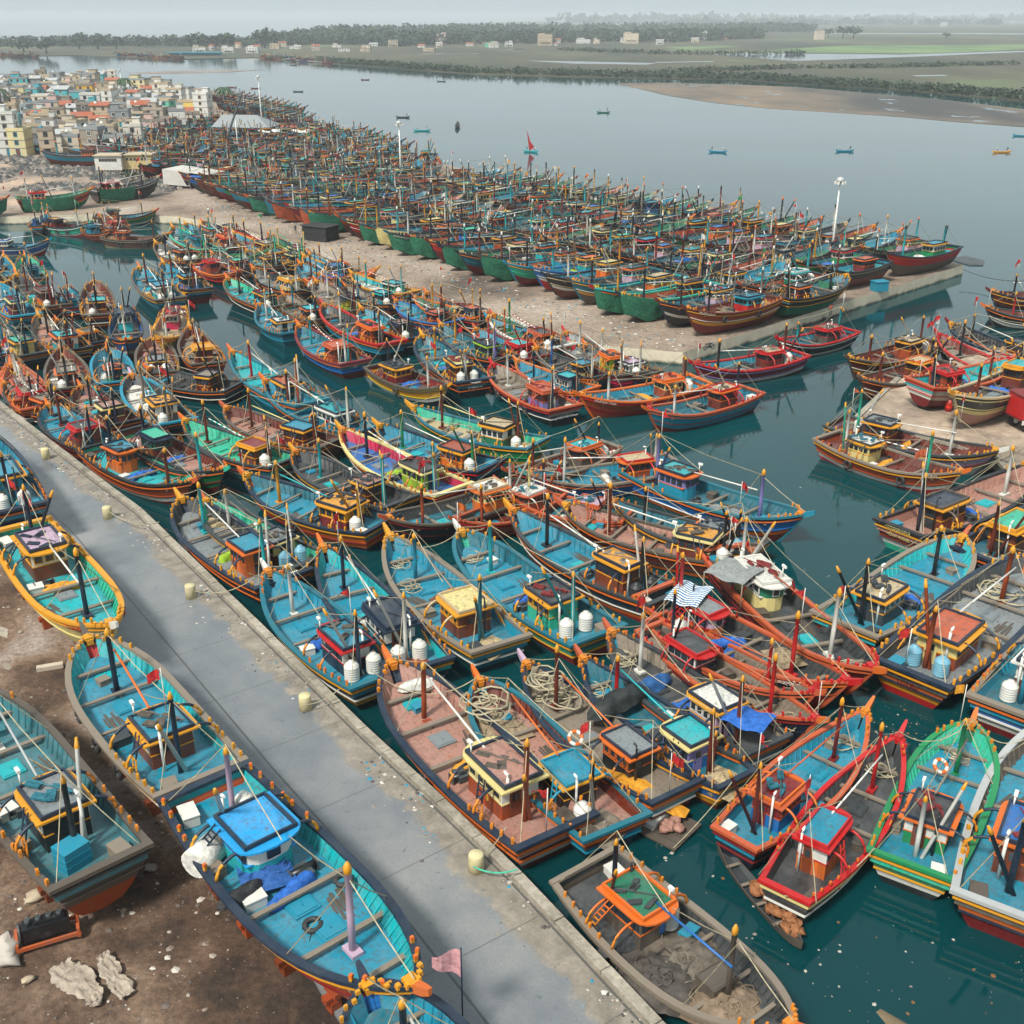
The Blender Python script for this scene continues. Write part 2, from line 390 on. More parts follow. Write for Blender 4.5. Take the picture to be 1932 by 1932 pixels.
# earth apron left of the road, uneven
def dirt_mat():
    s = NT('boatyard_dirt'); tc = s.n('ShaderNodeTexCoord'); v = tc.outputs['Object']
    a = s.ramp(s.noise(v, .13, 6, .65), [(.36, lin('33281f')), (.46, lin('5a4535')), (.55, lin('7d6754')), (.68, lin('a0948a'))])
    f = s.noise(v, 3.2, 9, .75); a = s.mix(.8, a, s.ramp(f, [(.35, (.42,) * 3), (.58, (1.1,) * 3)]), 'MULTIPLY')
    vo = s.n('ShaderNodeTexVoronoi'); vo.inputs['Scale'].default_value = 2.6; s.l(v, vo.inputs['Vector'])
    a = s.mix(s.ramp(vo.outputs['Distance'], [(.05, (.8,) * 3), (.12, (0,) * 3)]), a, lin('9b9284'))
    s.bump(f, .9, .2); return s.done(a, .92)
mb = MB(); NX, NY = 90, 120
for j in range(NY + 1):
    yy = 8 + 112 * (j / NY) ** 1.15
    # x runs left from just under the road's left edge
    xr = None
    for i in range(len(road_l) - 1):
        if road_l[i][1] >= yy >= road_l[i + 1][1]:
            t = (road_l[i][1] - yy) / (road_l[i][1] - road_l[i + 1][1]); xr = road_l[i][0] + t * (road_l[i + 1][0] - road_l[i][0])
    for i in range(NX + 1):
        x = xr + .4 - 46 * (i / NX)
        z = 1.28 + .16 * noise.noise(Vector((x * .25, yy * .25, 0))) + .10 * noise.noise(Vector((x * .9, yy * .9, 3))) + .05 * noise.noise(Vector((x * 2.3, yy * 2.3, 5)))
        if i < 3: z = min(z, LAND_Z - .2)
        mb.v.append((x, yy, z))
for j in range(NY):
    for i in range(NX):
        a = j * (NX + 1) + i; mb.face([a, a + NX + 1, a + NX + 2, a + 1][::-1], 0, True)
struct(mb.build('boatyard_ground', dirt_mat()))
# ------------------------------------------------------------------ boat meshes (canonical boat: 17 m long, 5.2 m wide, bow towards +x)
def wid(t, slim=False):
    if slim == 'full':
        k = .88 + .12 * math.sin(math.pi * t / 1.0) if t < .5 else max(0, 1 - ((t - .5) / .5) ** 3.3) ** .72
    elif slim:
        if t < .5: k = .62 + .38 * math.sin(math.pi * t)
        else: k = max(0, 1 - ((t - .5) / .5) ** 2.0) ** .85
    else:
        if t < .45: k = .82 + .18 * math.sin(math.pi * t / .9)
        else: k = max(0, 1 - ((t - .45) / .55) ** 2.5) ** .78
    return 2.6 * k
def sheer(t): return 1.75 + .45 * max(0, (.32 - t) / .32) ** 1.6 + 1.3 * max(0, (t - .45) / .55) ** 2.2
def deckz(t): return sheer(t) - .80 - .22 * max(0, (t - .5) / .5)
def inner_y(t, z, slim=False):
    lo, hi = .0, 1.0
    for _ in range(18):
        m = (lo + hi) / 2
        if hp(t, m, 1, slim).z < z: lo = m
        else: hi = m
    return hp(t, lo, 1, slim)
def hp(t, f, side, slim=False, out=0.0):
    """point of the hull's outer skin: t stern->bow, f keel->gunwale"""
    bx = 6.3 + 2.2 * f ** .85; sx = -8.5 + (1 - f) * .9
    x = sx + t * (bx - sx)
    zk = -1.15 + .9 * max(0, (t - .8) / .2) ** 2 + .35 * max(0, (.2 - t) / .2)
    z = zk + (sheer(t) - zk) * f
    bowk = max(0, (t - .45) / .55)
    g1 = f ** .3 * (.86 + .14 * f); g2 = f ** .62
    g = g1 * (1 - bowk) + g2 * bowk
    y = wid(t, slim) * g + out * (1 if f > .2 else 0)
    return Vector((x + (out if t > .98 else 0), side * y, z))
TS = [0, .06, .13, .2, .28, .36, .44, .52, .6, .67, .74, .8, .855, .9, .935, .965, .985, 1.0]
FS = [0, .07, .16, .28, .42, .5, .545, .68, .74, .86, .90, 1.0]
def hull_mesh(slim):
    mb = MB(); nT, nF = len(TS), len(FS)
    band = lambda f: 0 if f < .42 else (4 if f < .53 else (1 if f < .70 else (2 if .70 < f < .80 and False else (1 if f < .84 else (2 if f < .88 else 3)))))
    for side in (1, -1):
        b = len(mb.v)
        for t in TS:
            for f in FS: mb.v.append(tuple(hp(t, f, side, slim)))
        for i in range(nT - 1):
            for j in range(nF - 1):
                q = [b + i * nF + j, b + (i + 1) * nF + j, b + (i + 1) * nF + j + 1, b + i * nF + j + 1]
                mb.face(q if side < 0 else q[::-1], band(FS[j]), True)
    for j in range(nF - 1):
        a0, a1 = j, j + 1; b0, b1 = nT * nF + j, nT * nF + j + 1
        mb.face([b0, a0, a1, b1][::-1] if 0 else [a0, b0, b1, a1][::-1], band(FS[j]))
    return mb.mesh('hull', 5)
def bulwark_mesh(slim, ribs=True):
    mb = MB(); IN = .16
    for side in (1, -1):
        b = len(mb.v); n = 0
        for t in TS[:-1]:
            g = hp(t, 1, side, slim); y = max(.02, abs(g.y) - IN); q = inner_y(t, deckz(t), slim); yd = max(.01, q.y - IN * .8); bx_ = .22 * max(0, t - .85) / .15
            mb.v.append((g.x + (IN if t == 0 else 0) - bx_, side * y, g.z)); mb.v.append((q.x + (IN if t == 0 else 0) - bx_, side * yd, deckz(t) - .05)); n += 1
        for i in range(n - 1):
            q = [b + 2 * i, b + 2 * i + 2, b + 2 * i + 3, b + 2 * i + 1]; mb.face(q if side < 0 else q[::-1], 0, True)
        if ribs:
            t = .30
            while t < .95:
                g = hp(t, 1, 1, slim); q = inner_y(t, deckz(t), slim); bx_ = .22 * max(0, t - .85) / .15
                mb.tube([(g.x - bx_, side * (g.y - IN - .03), g.z - .05), (q.x - bx_, side * (q.y - IN * .8 - .03), deckz(t))], .065, 4, 1); t += .032
    g = hp(0, 1, 1, slim); mb.poly([(g.x + IN, -g.y + IN, deckz(0)), (g.x + IN, -g.y + IN, g.z), (g.x + IN, g.y - IN, g.z), (g.x + IN, g.y - IN, deckz(0))][::-1], 0)
    return mb.mesh('bulwark', 2)
def gunwale_mesh(slim):
    mb = MB(); rows = []
    for t in TS: g = hp(t, 1, 1, slim); rows.append((g.x, abs(g.y), g.z))
    for side in (1, -1):
        b = len(mb.v)
        for i, (x, y, z) in enumerate(rows):
            yo = y + .09; yi = max(.0, y - .26); xo = x + (.1 if i == len(rows) - 1 else 0)
            if i == len(rows) - 1: yo = .12
            for (yy, zz) in ((yo, z - .10), (yo, z + .08), (yi, z + .08), (yi, z - .10)): mb.v.append((xo if yy == yo else x - (.35 if i == len(rows) - 1 else 0), side * yy, zz))
        for i in range(len(rows) - 1):
            for k in range(4):
                k2 = (k + 1) % 4; q = [b + i * 4 + k, b + (i + 1) * 4 + k, b + (i + 1) * 4 + k2, b + i * 4 + k2]; mb.face(q if side > 0 else q[::-1], 0, False)
    x, y, z = rows[0]; mb.box((x + .08, 0, z + .0), (.4, 2 * y + .2, .2), 0)
    return mb.mesh('gunwale', 1)
def strake_mesh(slim, f, wdt=.07, th=.1):
    mb = MB()
    for side in (1, -1):
        b = len(mb.v); n = 0
        for t in TS:
            p0 = hp(t, f, side, slim)
            for (dy, dz) in ((-.02, -wdt), (th, -wdt * .8), (th, wdt * .8), (-.02, wdt)):
                mb.v.append((p0.x + (th * .8 if t == 1 else 0), p0.y + side * dy, p0.z + dz))
            n += 1
        for i in range(n - 1):
            for k in range(3):
                q = [b + i * 4 + k, b + (i + 1) * 4 + k, b + (i + 1) * 4 + k + 1, b + i * 4 + k + 1]; mb.face(q if side > 0 else q[::-1], 0)
    g = hp(0, f, 1, slim); mb.box((g.x - .05, 0, g.z), (.12, 2 * g.y + .1, wdt * 1.8), 0)
    return mb.mesh('rubbing_strake', 1)
def deck_mesh(slim, hold=False):
    mb = MB()
    L = []; Rr = []
    ts = TS[:-1]
    for t in ts:
        g = hp(t, 1, 1, slim); q = inner_y(t, deckz(t), slim); y = max(.02, q.y - .1); x = q.x + (.14 if t == 0 else 0) - .15 * max(0, t - .8) / .2
        mb.v += [(x, -y, deckz(t)), (x, 0, deckz(t) + .04), (x, y, deckz(t))]
    for i in range(len(ts) - 1):
        for k in range(2): mb.face([i * 3 + k, i * 3 + 3 + k, i * 3 + 4 + k, i * 3 + 1 + k], 0, True)
    return mb.mesh('deck', 1)
def xt(t): return hp(t, 1, 1).x
def deckbeam_mesh(t, slim=False):
    mb = MB(); g = hp(t, 1, 1, slim); mb.box((g.x, 0, deckz(t) + .38), (.26, 2 * abs(g.y) - .4, .12)); mb.box((g.x, 0, deckz(t) + .16), (.1, .16, .36))
    return mb.mesh('deck_beam', 1)
def hatch_mesh():
    mb = MB(); mb.box((0, 0, .05), (1.25, 1.15, .12)); mb.box((0, 0, .125), (1.05, .95, .05)); mb.box((.0, 0, .17), (.3, .06, .05)); return mb.mesh('hatch', 1)
def prow_mesh():
    mb = MB()
    # stem head: swept up and tapering block with a flat top
    secs = [(7.9, .16, 2.7, 3.05), (8.5, .15, 2.8, 3.25), (9.0, .12, 3.05, 3.5), (9.4, .07, 3.35, 3.7)]
    b = len(mb.v)
    for x, w_, z0, z1 in secs: mb.v += [(x, -w_, z0), (x, w_, z0), (x, w_ * 1.2, z1), (x, -w_ * 1.2, z1)]
    for i in range(len(secs) - 1):
        for k in range(4): k2 = (k + 1) % 4; mb.face([b + i * 4 + k, b + i * 4 + k2, b + i * 4 + 4 + k2, b + i * 4 + 4 + k][::-1], 0 if i else 1)
    mb.face([b, b + 1, b + 2, b + 3], 1); mb.face([b + 12 + k for k in (3, 2, 1, 0)], 0)
    return mb.mesh('prow', 2)
def stem_mesh():
    mb = MB(); pts = [hp(1, f, 1) for f in (0, .2, .4, .6, .8, 1)]
    b = len(mb.v)
    for p in pts: mb.v += [(p.x - .1, -.13, p.z), (p.x + .16, -.09, p.z), (p.x + .16, .09, p.z), (p.x - .1, .13, p.z)]
    for i in range(5):
        for k in range(3): mb.face([b + i * 4 + k, b + i * 4 + k + 1, b + i * 4 + 5 + k, b + i * 4 + 4 + k], 0)
    return mb.mesh('stem', 1)
def crown_mesh():
    """raised, curved breasthook with lobes round the bow head"""
    mb = MB(); pts = []
    for t in (.955, .975, .99): g = hp(t, 1, 1); pts.append((g.x, g.y, g.z))
    for side in (1, -1):
        for (x, y, z) in pts: mb.box((x, side * y, z + .12), (.22, .2, .22), 0, 0, None, .8)
    mb.box((8.15, 0, 3.12), (.4, .5, .18), 0)
    return mb.mesh('bow_crown', 1)
def post_mesh():
    mb = MB(); mb.box((0, 0, .13), (.13, .13, .28), 0); mb.box((0, 0, .32), (.16, .16, .14), 1, 0, None, .8); return mb.mesh('bollard', 2)
POSTS_BOW = [.875, .91, .94]
POSTS_AFT = [.03, .08, .13, .18, .235, .3]
def post_spots(slim=False):
    out = []
    for t in POSTS_BOW + POSTS_AFT:
        for sd in (1, -1):
            g = hp(t, 1, sd, slim); y = g.y - sd * .1; out.append((g.x, y, g.z + .07, t))
    return out
def postrow_mesh(slim):
    mb = MB()
    for x, y, z, t in post_spots(slim):
        mb.box((x, y, z + .16), (.17, .17, .36), 0); mb.box((x, y, z + .40), (.24, .24, .16), 1)
    return mb.mesh('bollards', 2)
# wheelhouses
CX0, CX1, CW, CZ = -4.9, -2.1, 1.08, 1.0
def rounded(x0, x1, w_, n=6, r=.9):
    pts = [(x0, -w_), ]
    for k in range(n + 1):
        a = -math.pi / 2 + math.pi * k / n; pts.append((x1 - r + r * math.cos(a), w_ * math.sin(a) if 0 else (w_) * math.copysign(abs(math.sin(a)) ** .8, math.sin(a))))
    pts.append((x0, w_)); return pts
def cabin_mesh(kind, baked):
    mb = MB(); h = 1.95
    plan = [(CX0, -CW), (CX1, -CW), (CX1, CW), (CX0, CW)] if kind != 'round' else rounded(CX0, CX1 + .3, CW, 6, .8)
    mb.prism(plan, CZ - .45, CZ + 1.0, 0); mb.prism(plan, CZ + 1.0, CZ + h, 1)
    mb.box(((CX0 + CX1) / 2, 0, CZ + 1.0), (CX1 - CX0 + .08, 2 * CW + .08, .07), 2)
    if baked:
        for k in range(4):
            x = CX0 + .4 + k * .66
            for sd in (1, -1): mb.box((x, sd * CW, CZ + 1.42), (.5, .06, .5), 3)
        for y in (-.65, 0, .65): mb.box((CX1 + (.02 if kind != 'round' else .3 - .1 * abs(y)), y, CZ + 1.42), (.08, .5, .5), 3)
        mb.box((CX0, 0, CZ + 1.0), (.06, .7, 1.7), 3)
    return mb.mesh('wheelhouse', 4)
def window_mesh():
    mb = MB()
    mb.box((0, 0, 0), (.46, .05, .46), 1)
    for x in (-.26, .26): mb.box((x, 0, 0), (.06, .09, .6), 0)
    for z in (-.27, .27): mb.box((0, 0, z), (.46, .09, .06), 0)
    return mb.mesh('window', 2)
def door_mesh():
    mb = MB(); mb.box((0, 0, .85), (.05, .68, 1.65), 0); mb.box((-.01, 0, 1.25), (.06, .4, .45), 1); mb.box((-.03, .26, .8), (.05, .05, .14), 1); return mb.mesh('door', 2)
def roof_mesh(kind):
    """slots: 0 rim board (yellow), 1 upstand frame (navy), 2 panel"""
    mb = MB(); z = CZ + 1.95
    mb.prism(rounded(CX0 - .4, CX1 + .75, 1.42, 8, 1.0), z, z + .11, 0)
    x0, x1, y = CX0 - .2, CX1 + .15, 1.1
    mb.box(((x0 + x1) / 2, 0, z + .17), (x1 - x0, 2 * y, .08), 2)
    for sy in (1, -1): mb.box(((x0 + x1) / 2, sy * y, z + .25), (x1 - x0 + .12, .12, .2), 1)
    for x in (x0, x1): mb.box((x, 0, z + .25), (.12, 2 * y - .12, .2), 1)
    return mb.mesh('roof', 3)
def flatroof_mesh():
    mb = MB(); z = CZ + 1.95
    mb.prism(rounded(CX0 - .45, CX1 + .7, 1.7, 6, .6), z, z + .16, 0); mb.box(((CX0 + CX1) / 2, 0, z + .2), (2.9, 2.4, .08), 2); mb.box(((CX0 + CX1) / 2, 0, z + .28), (1.2, 1.0, .14), 1)
    return mb.mesh('roof', 3)
def arc_mesh(x, sd):
    mb = MB(); z = CZ + 1.9; pts = []
    for k in range(9):
        a = k / 8 * math.pi / 2
        pts.append((x - .1 * k / 8, sd * (1.25 + 1.12 * math.sin(a)), 1.85 + (z - 1.85) * math.cos(a)))
    mb.tube(pts, .085, 5, mis=[0, 0, 0, 0, 1, 1, 1, 1]); return mb.mesh('curved_stay', 2)
def ladder_mesh(sd):
    mb = MB(); a = Vector((CX0 - .1, sd * 2.1, 1.2)); b = Vector((CX0 + .9, sd * 1.4, 3.2))
    for dx in (-.24, .24):
        pts = [a + Vector((dx, 0, 0)), a.lerp(b, .5) + Vector((dx, sd * .12, 0)), b + Vector((dx, 0, 0))]; mb.tube(pts, .045, 4, mis=[0, 1])
    for k in range(1, 7):
        p = a.lerp(b, k / 7) + Vector((0, sd * .07, 0)); mb.box(p, (.46, .06, .05), 0 if k < 4 else 1)
    return mb.mesh('ladder', 2)
MX = 4.3
def mast_mesh():
    mb = MB(); mb.box((MX, 0, deckz(.76) + .08), (.8, .5, .16), 0)
    mb.tube([(MX, 0, .8), (MX, 0, 3.0), (MX, 0, 5.0), (MX, 0, 5.02), (MX, 0, 5.3), (MX, 0, 5.5)], [.16, .15, .14, .17, .16, .05], 8, mis=[0, 0, 1, 1, 1]); return mb.mesh('foremast', 2)
def post2_mesh():
    mb = MB(); mb.tube([(-5.95, .15, .8), (-5.95, .15, 3), (-5.95, .15, 5.6), (-5.95, .15, 5.62), (-5.95, .15, 6.0)], [.15, .14, .13, .16, .05], 8, mis=[0, 0, 1, 1]); return mb.mesh('derrick_post', 2)
def boom2_mesh(v):
    mb = MB(); a = Vector((-5.95, -.15, 1.0)); b = [Vector((-3.6, -1.5, 5.6)), Vector((-7.6, 1.4, 5.7)), Vector((-4.4, 1.6, 6.0))][v]
    mb.tube([a, a.lerp(b, .9), a.lerp(b, .905), b], [.12, .10, .13, .06], 7, mis=[0, 1, 1]); return mb.mesh('derrick_boom', 2)
def boom_mesh():
    mb = MB(); a = Vector((4.35, -.3, 3.9)); b = Vector((-2.2, .15, 3.35)); mb.tube([a, a.lerp(b, .5), b], .065, 6); return mb.mesh('boom', 1)
def rig_mesh(v):
    mb = MB(); T = Vector((MX, 0, 5.2)); P = Vector((-5.95, .15, 5.8)); B = Vector((8.4, 0, 3.35))
    segs = [(T, B), (T, Vector((3.2, 2.3, 2.0))), (T, Vector((3.2, -2.3, 2.0))), (T, Vector((-1.2, .4, 3.5))), (P, Vector((-8.2, 1.9, 2.2))), (P, Vector((-8.2, -1.9, 2.2))), (P, Vector((-1.0, 0, 3.6)))]
    if v: segs = segs[:3] + segs[4:] + [(T, P)]
    for a, b in segs:
        m = a.lerp(b, .5); m.z -= (b - a).length * .02; mb.tube([a, m, b], .028, 3)
    return mb.mesh('rigging', 1)
def flag_meshes():
    st = MB(); st.tube([(0, 0, 0), (0, 0, 2.6)], .03, 5); fl = []
    for v in range(3):
        m = MB(); n = 5; W, H = .75, .6
        for i in range(n + 1):
            for j in (0, 1):
                x = W * i / n; yy = .12 * math.sin(i * 1.4 + v); z = 2.55 - H * j * (1 - (.85 * i / n if v == 0 else 0)) - (.25 + .2 * v) * (i / n) ** 1.5 - (H * .4 * i / n if v == 0 else 0) * (1 - j)
                m.v.append((x + .02, yy, z))
        for i in range(n): m.face([2 * i, 2 * i + 1, 2 * i + 3, 2 * i + 2])
        fl.append(m.mesh('flag', 1))
    return st.mesh('flagstaff', 1), fl
def tank_mesh():
    mb = MB(); pr = [(.48, 0)]
    for k in range(6): z = .08 + k * .18; pr += [(.5, z), (.5, z + .1), (.46, z + .13)]
    pr += [(.44, 1.2), (.26, 1.34), (.2, 1.36), (.2, 1.46), (.0, 1.47)]; mb.lathe(pr, 14); return mb.mesh('water_tank', 1)
def tyre_mesh():
    mb = MB(); pts = [(.36 * math.cos(a), .0, .36 * math.sin(a)) for a in [2 * math.pi * k / 14 for k in range(14)]]; mb.tube(pts, .13, 6, closed=True)
    mb.tube([(0, 0, .36), (0, -.05, .9)], .02, 3); return mb.mesh('tyre_fender', 1)
def winch_mesh():
    mb = MB(); mb.box((0, 0, .28), (.9, .6, .55), 0); mb.tube([(-.1, -.6, .45), (-.1, .6, .45)], .2, 8, 1); mb.box((-.1, -.62, .45), (.5, .06, .5), 0); mb.box((-.1, .62, .45), (.5, .06, .5), 0); return mb.mesh('winch', 2)
def tarp_mesh(seed, lx=3.0, ly=.9, h=.6):
    mb = MB(); n, m = 16, 7; rr = random.Random(seed)
    for i in range(n + 1):
        for j in range(m + 1):
            a = math.pi * j / m; u = i / n; e = math.sin(math.pi * min(1, max(0, u))) ** .3
            q = 1 + .35 * noise.noise(Vector((u * 6, a * 2, seed)))
            mb.v.append((lx * (u - .5) + .15 * noise.noise(Vector((u * 9, a, seed + 5))), ly / 2 * math.cos(a) * q * e, h * math.sin(a) * q * e * (1 + .3 * noise.noise(Vector((u * 4, 0, seed))))))
    for i in range(n):
        for j in range(m): a = i * (m + 1) + j; mb.face([a, a + m + 1, a + m + 2, a + 1][::-1], 0, True)
    return mb.mesh('tarpaulin', 1)
def coil_mesh(seed):
    mb = MB(); rr = random.Random(seed)
    for k in range(6):
        r = .25 + .12 * rr.random() * 3; cx, cy = rr.uniform(-.35, .35), rr.uniform(-.35, .35); z = .05 + k * .03
        mb.tube([(cx + r * math.cos(a) * (1 + .15 * math.sin(3 * a + k)), cy + r * math.sin(a), z + .04 * math.sin(2 * a + k)) for a in [2 * math.pi * i / 12 for i in range(12)]], .035, 4, closed=True)
    return mb.mesh('rope_coil', 1)
def cratemesh():
    mb = MB()
    for z in (.1, .32, .54): 
        for sy in (1, -1): mb.box((0, sy * .38, z), (1.0, .04, .16)); mb.box((sy * .48, 0, z), (.04, .72, .16))
    mb.box((0, 0, .03), (.96, .72, .04)); 
    for sx in (1, -1):
        for sy in (1, -1): mb.box((sx * .44, sy * .33, .33), (.06, .06, .62))
    mb.box((0, 0, .6), (.9, .68, .03)); return mb.mesh('crate', 1)
def locker_mesh(k):
    mb = MB(); d = [(1.1, .7, .55), (.7, .9, .45), (.6, .6, .4)][k]; mb.box((0, 0, d[2] / 2), d); mb.box((0, 0, d[2] + .03), (d[0] + .06, d[1] + .06, .06)); return mb.mesh('deck_locker', 1)
def pipe_mesh():
    mb = MB(); mb.tube([(0, 0, 1.1), (0, 0, 3.6), (.05, 0, 3.8), (.3, 0, 3.85)], .08, 6); return mb.mesh('exhaust_pipe', 1)
def planks_mesh(v):
    mb = MB(); r = random.Random(v)
    for k in range(5): mb.box((r.uniform(-.3, .3), -.35 + k * .17, .04 + .03 * (k % 2)), (r.uniform(1.6, 3.0), .13, .05), 0, r.uniform(-.12, .12))
    return mb.mesh('loose_planks', 1)
def gear_mesh(v):
    mb = MB(); z = CZ + 2.2; r = random.Random(v + 3)
    for k in range(5): mb.box((r.uniform(CX0 + .4, CX1 - .3), r.uniform(-.7, .7), z + .1), (r.uniform(.3, .9), r.uniform(.15, .5), .12), 0, r.uniform(0, 3))
    mb.tube([(CX0 + .3, -.8, z + .2), (CX1 - .2, .6, z + .25)], .04, 4, 0)
    mb.tube([(CX1, .9, z), (CX1, .9, z + .7)], .05, 5, 1); mb.box((CX1 + .1, .9, z + .75), (.4, .16, .16), 1); return mb.mesh('roof_gear', 2)
ME = {}
ME['gear', 0] = gear_mesh(0); ME['gear', 1] = gear_mesh(1)
for k in range(3): ME['locker', k] = locker_mesh(k)
ME['pipe'] = pipe_mesh(); ME['planks', 0] = planks_mesh(0); ME['planks', 1] = planks_mesh(1)
for sl_ in (False, True, 'full'):
    ME['hull', sl_] = hull_mesh(sl_); ME['bulwark', sl_] = bulwark_mesh(sl_); ME['gunwale', sl_] = gunwale_mesh(sl_)
    ME['strake', sl_] = strake_mesh(sl_, .88); ME['strake2', sl_] = strake_mesh(sl_, .60, .05, .07); ME['deck', sl_] = deck_mesh(sl_); ME['postrow', sl_] = postrow_mesh(sl_)
    for t in (.50, .70, .86): ME['beam', sl_, t] = deckbeam_mesh(t, sl_)
ME['hatch'] = hatch_mesh(); ME['prow'] = prow_mesh(); ME['stem'] = stem_mesh(); ME['crown'] = crown_mesh(); ME['post'] = post_mesh()
for k in ('square', 'round'): ME['cabin', k, False] = cabin_mesh(k, False); ME['cabin', k, True] = cabin_mesh(k, True)
ME['window'] = window_mesh(); ME['door'] = door_mesh(); ME['roof'] = roof_mesh(''); ME['flatroof'] = flatroof_mesh()
ARCS = [(arc_mesh(x, sd)) for x in (CX0 + .2, CX1 - .2) for sd in (1, -1)]
ME['ladder', 1] = ladder_mesh(1); ME['ladder', -1] = ladder_mesh(-1)
ME['mast'] = mast_mesh(); ME['post2'] = post2_mesh(); ME['boom'] = boom_mesh()
for v in range(3): ME['boom2', v] = boom2_mesh(v); ME['tarp', v] = tarp_mesh(v); ME['coil', v] = coil_mesh(v)
ME['rig', 0] = rig_mesh(0); ME['rig', 1] = rig_mesh(1)
ME['staff'], FLAGS = flag_meshes()
ME['tank'] = tank_mesh(); ME['tyre'] = tyre_mesh(); ME['winch'] = winch_mesh(); ME['crate'] = cratemesh()

NICE = dict(deepteal='dark-teal', netgreen='green', oldwood='weathered', wood='wooden', plank='bare', dark='charcoal', steel='grey', pinknet='pinkish')
nice = lambda c: NICE.get(c, c)
PAL = dict(hull='navy', stripe='yellow', low='black', up='navy', gun='oldwood', inn='teal', deck='teal', cab='wood', cab2=None, roof='teal', rim='yellow', frame='navy',
           post='yellow', mast='navy', tip='yellow', prow='salmon', boom='white', der='navy')
BOATS = []
def accessory(name, me, mats, boat_root, local, rz, label, cat, group, scale=1):
    """a loose thing lying on or hanging from a boat: top-level, placed in the world"""
    M = boat_root.matrix_basis if 0 else Matrix.LocRotScale(boat_root.location, boat_root.rotation_euler, boat_root.scale)
    p = M @ Vector(local); o = link(name, me, mats, None, p, 0)
    o.rotation_euler = (0, 0, boat_root.rotation_euler.z + rz); o.scale = (scale,) * 3 if not isinstance(scale, tuple) else scale
    return tag(o, label, cat, group)

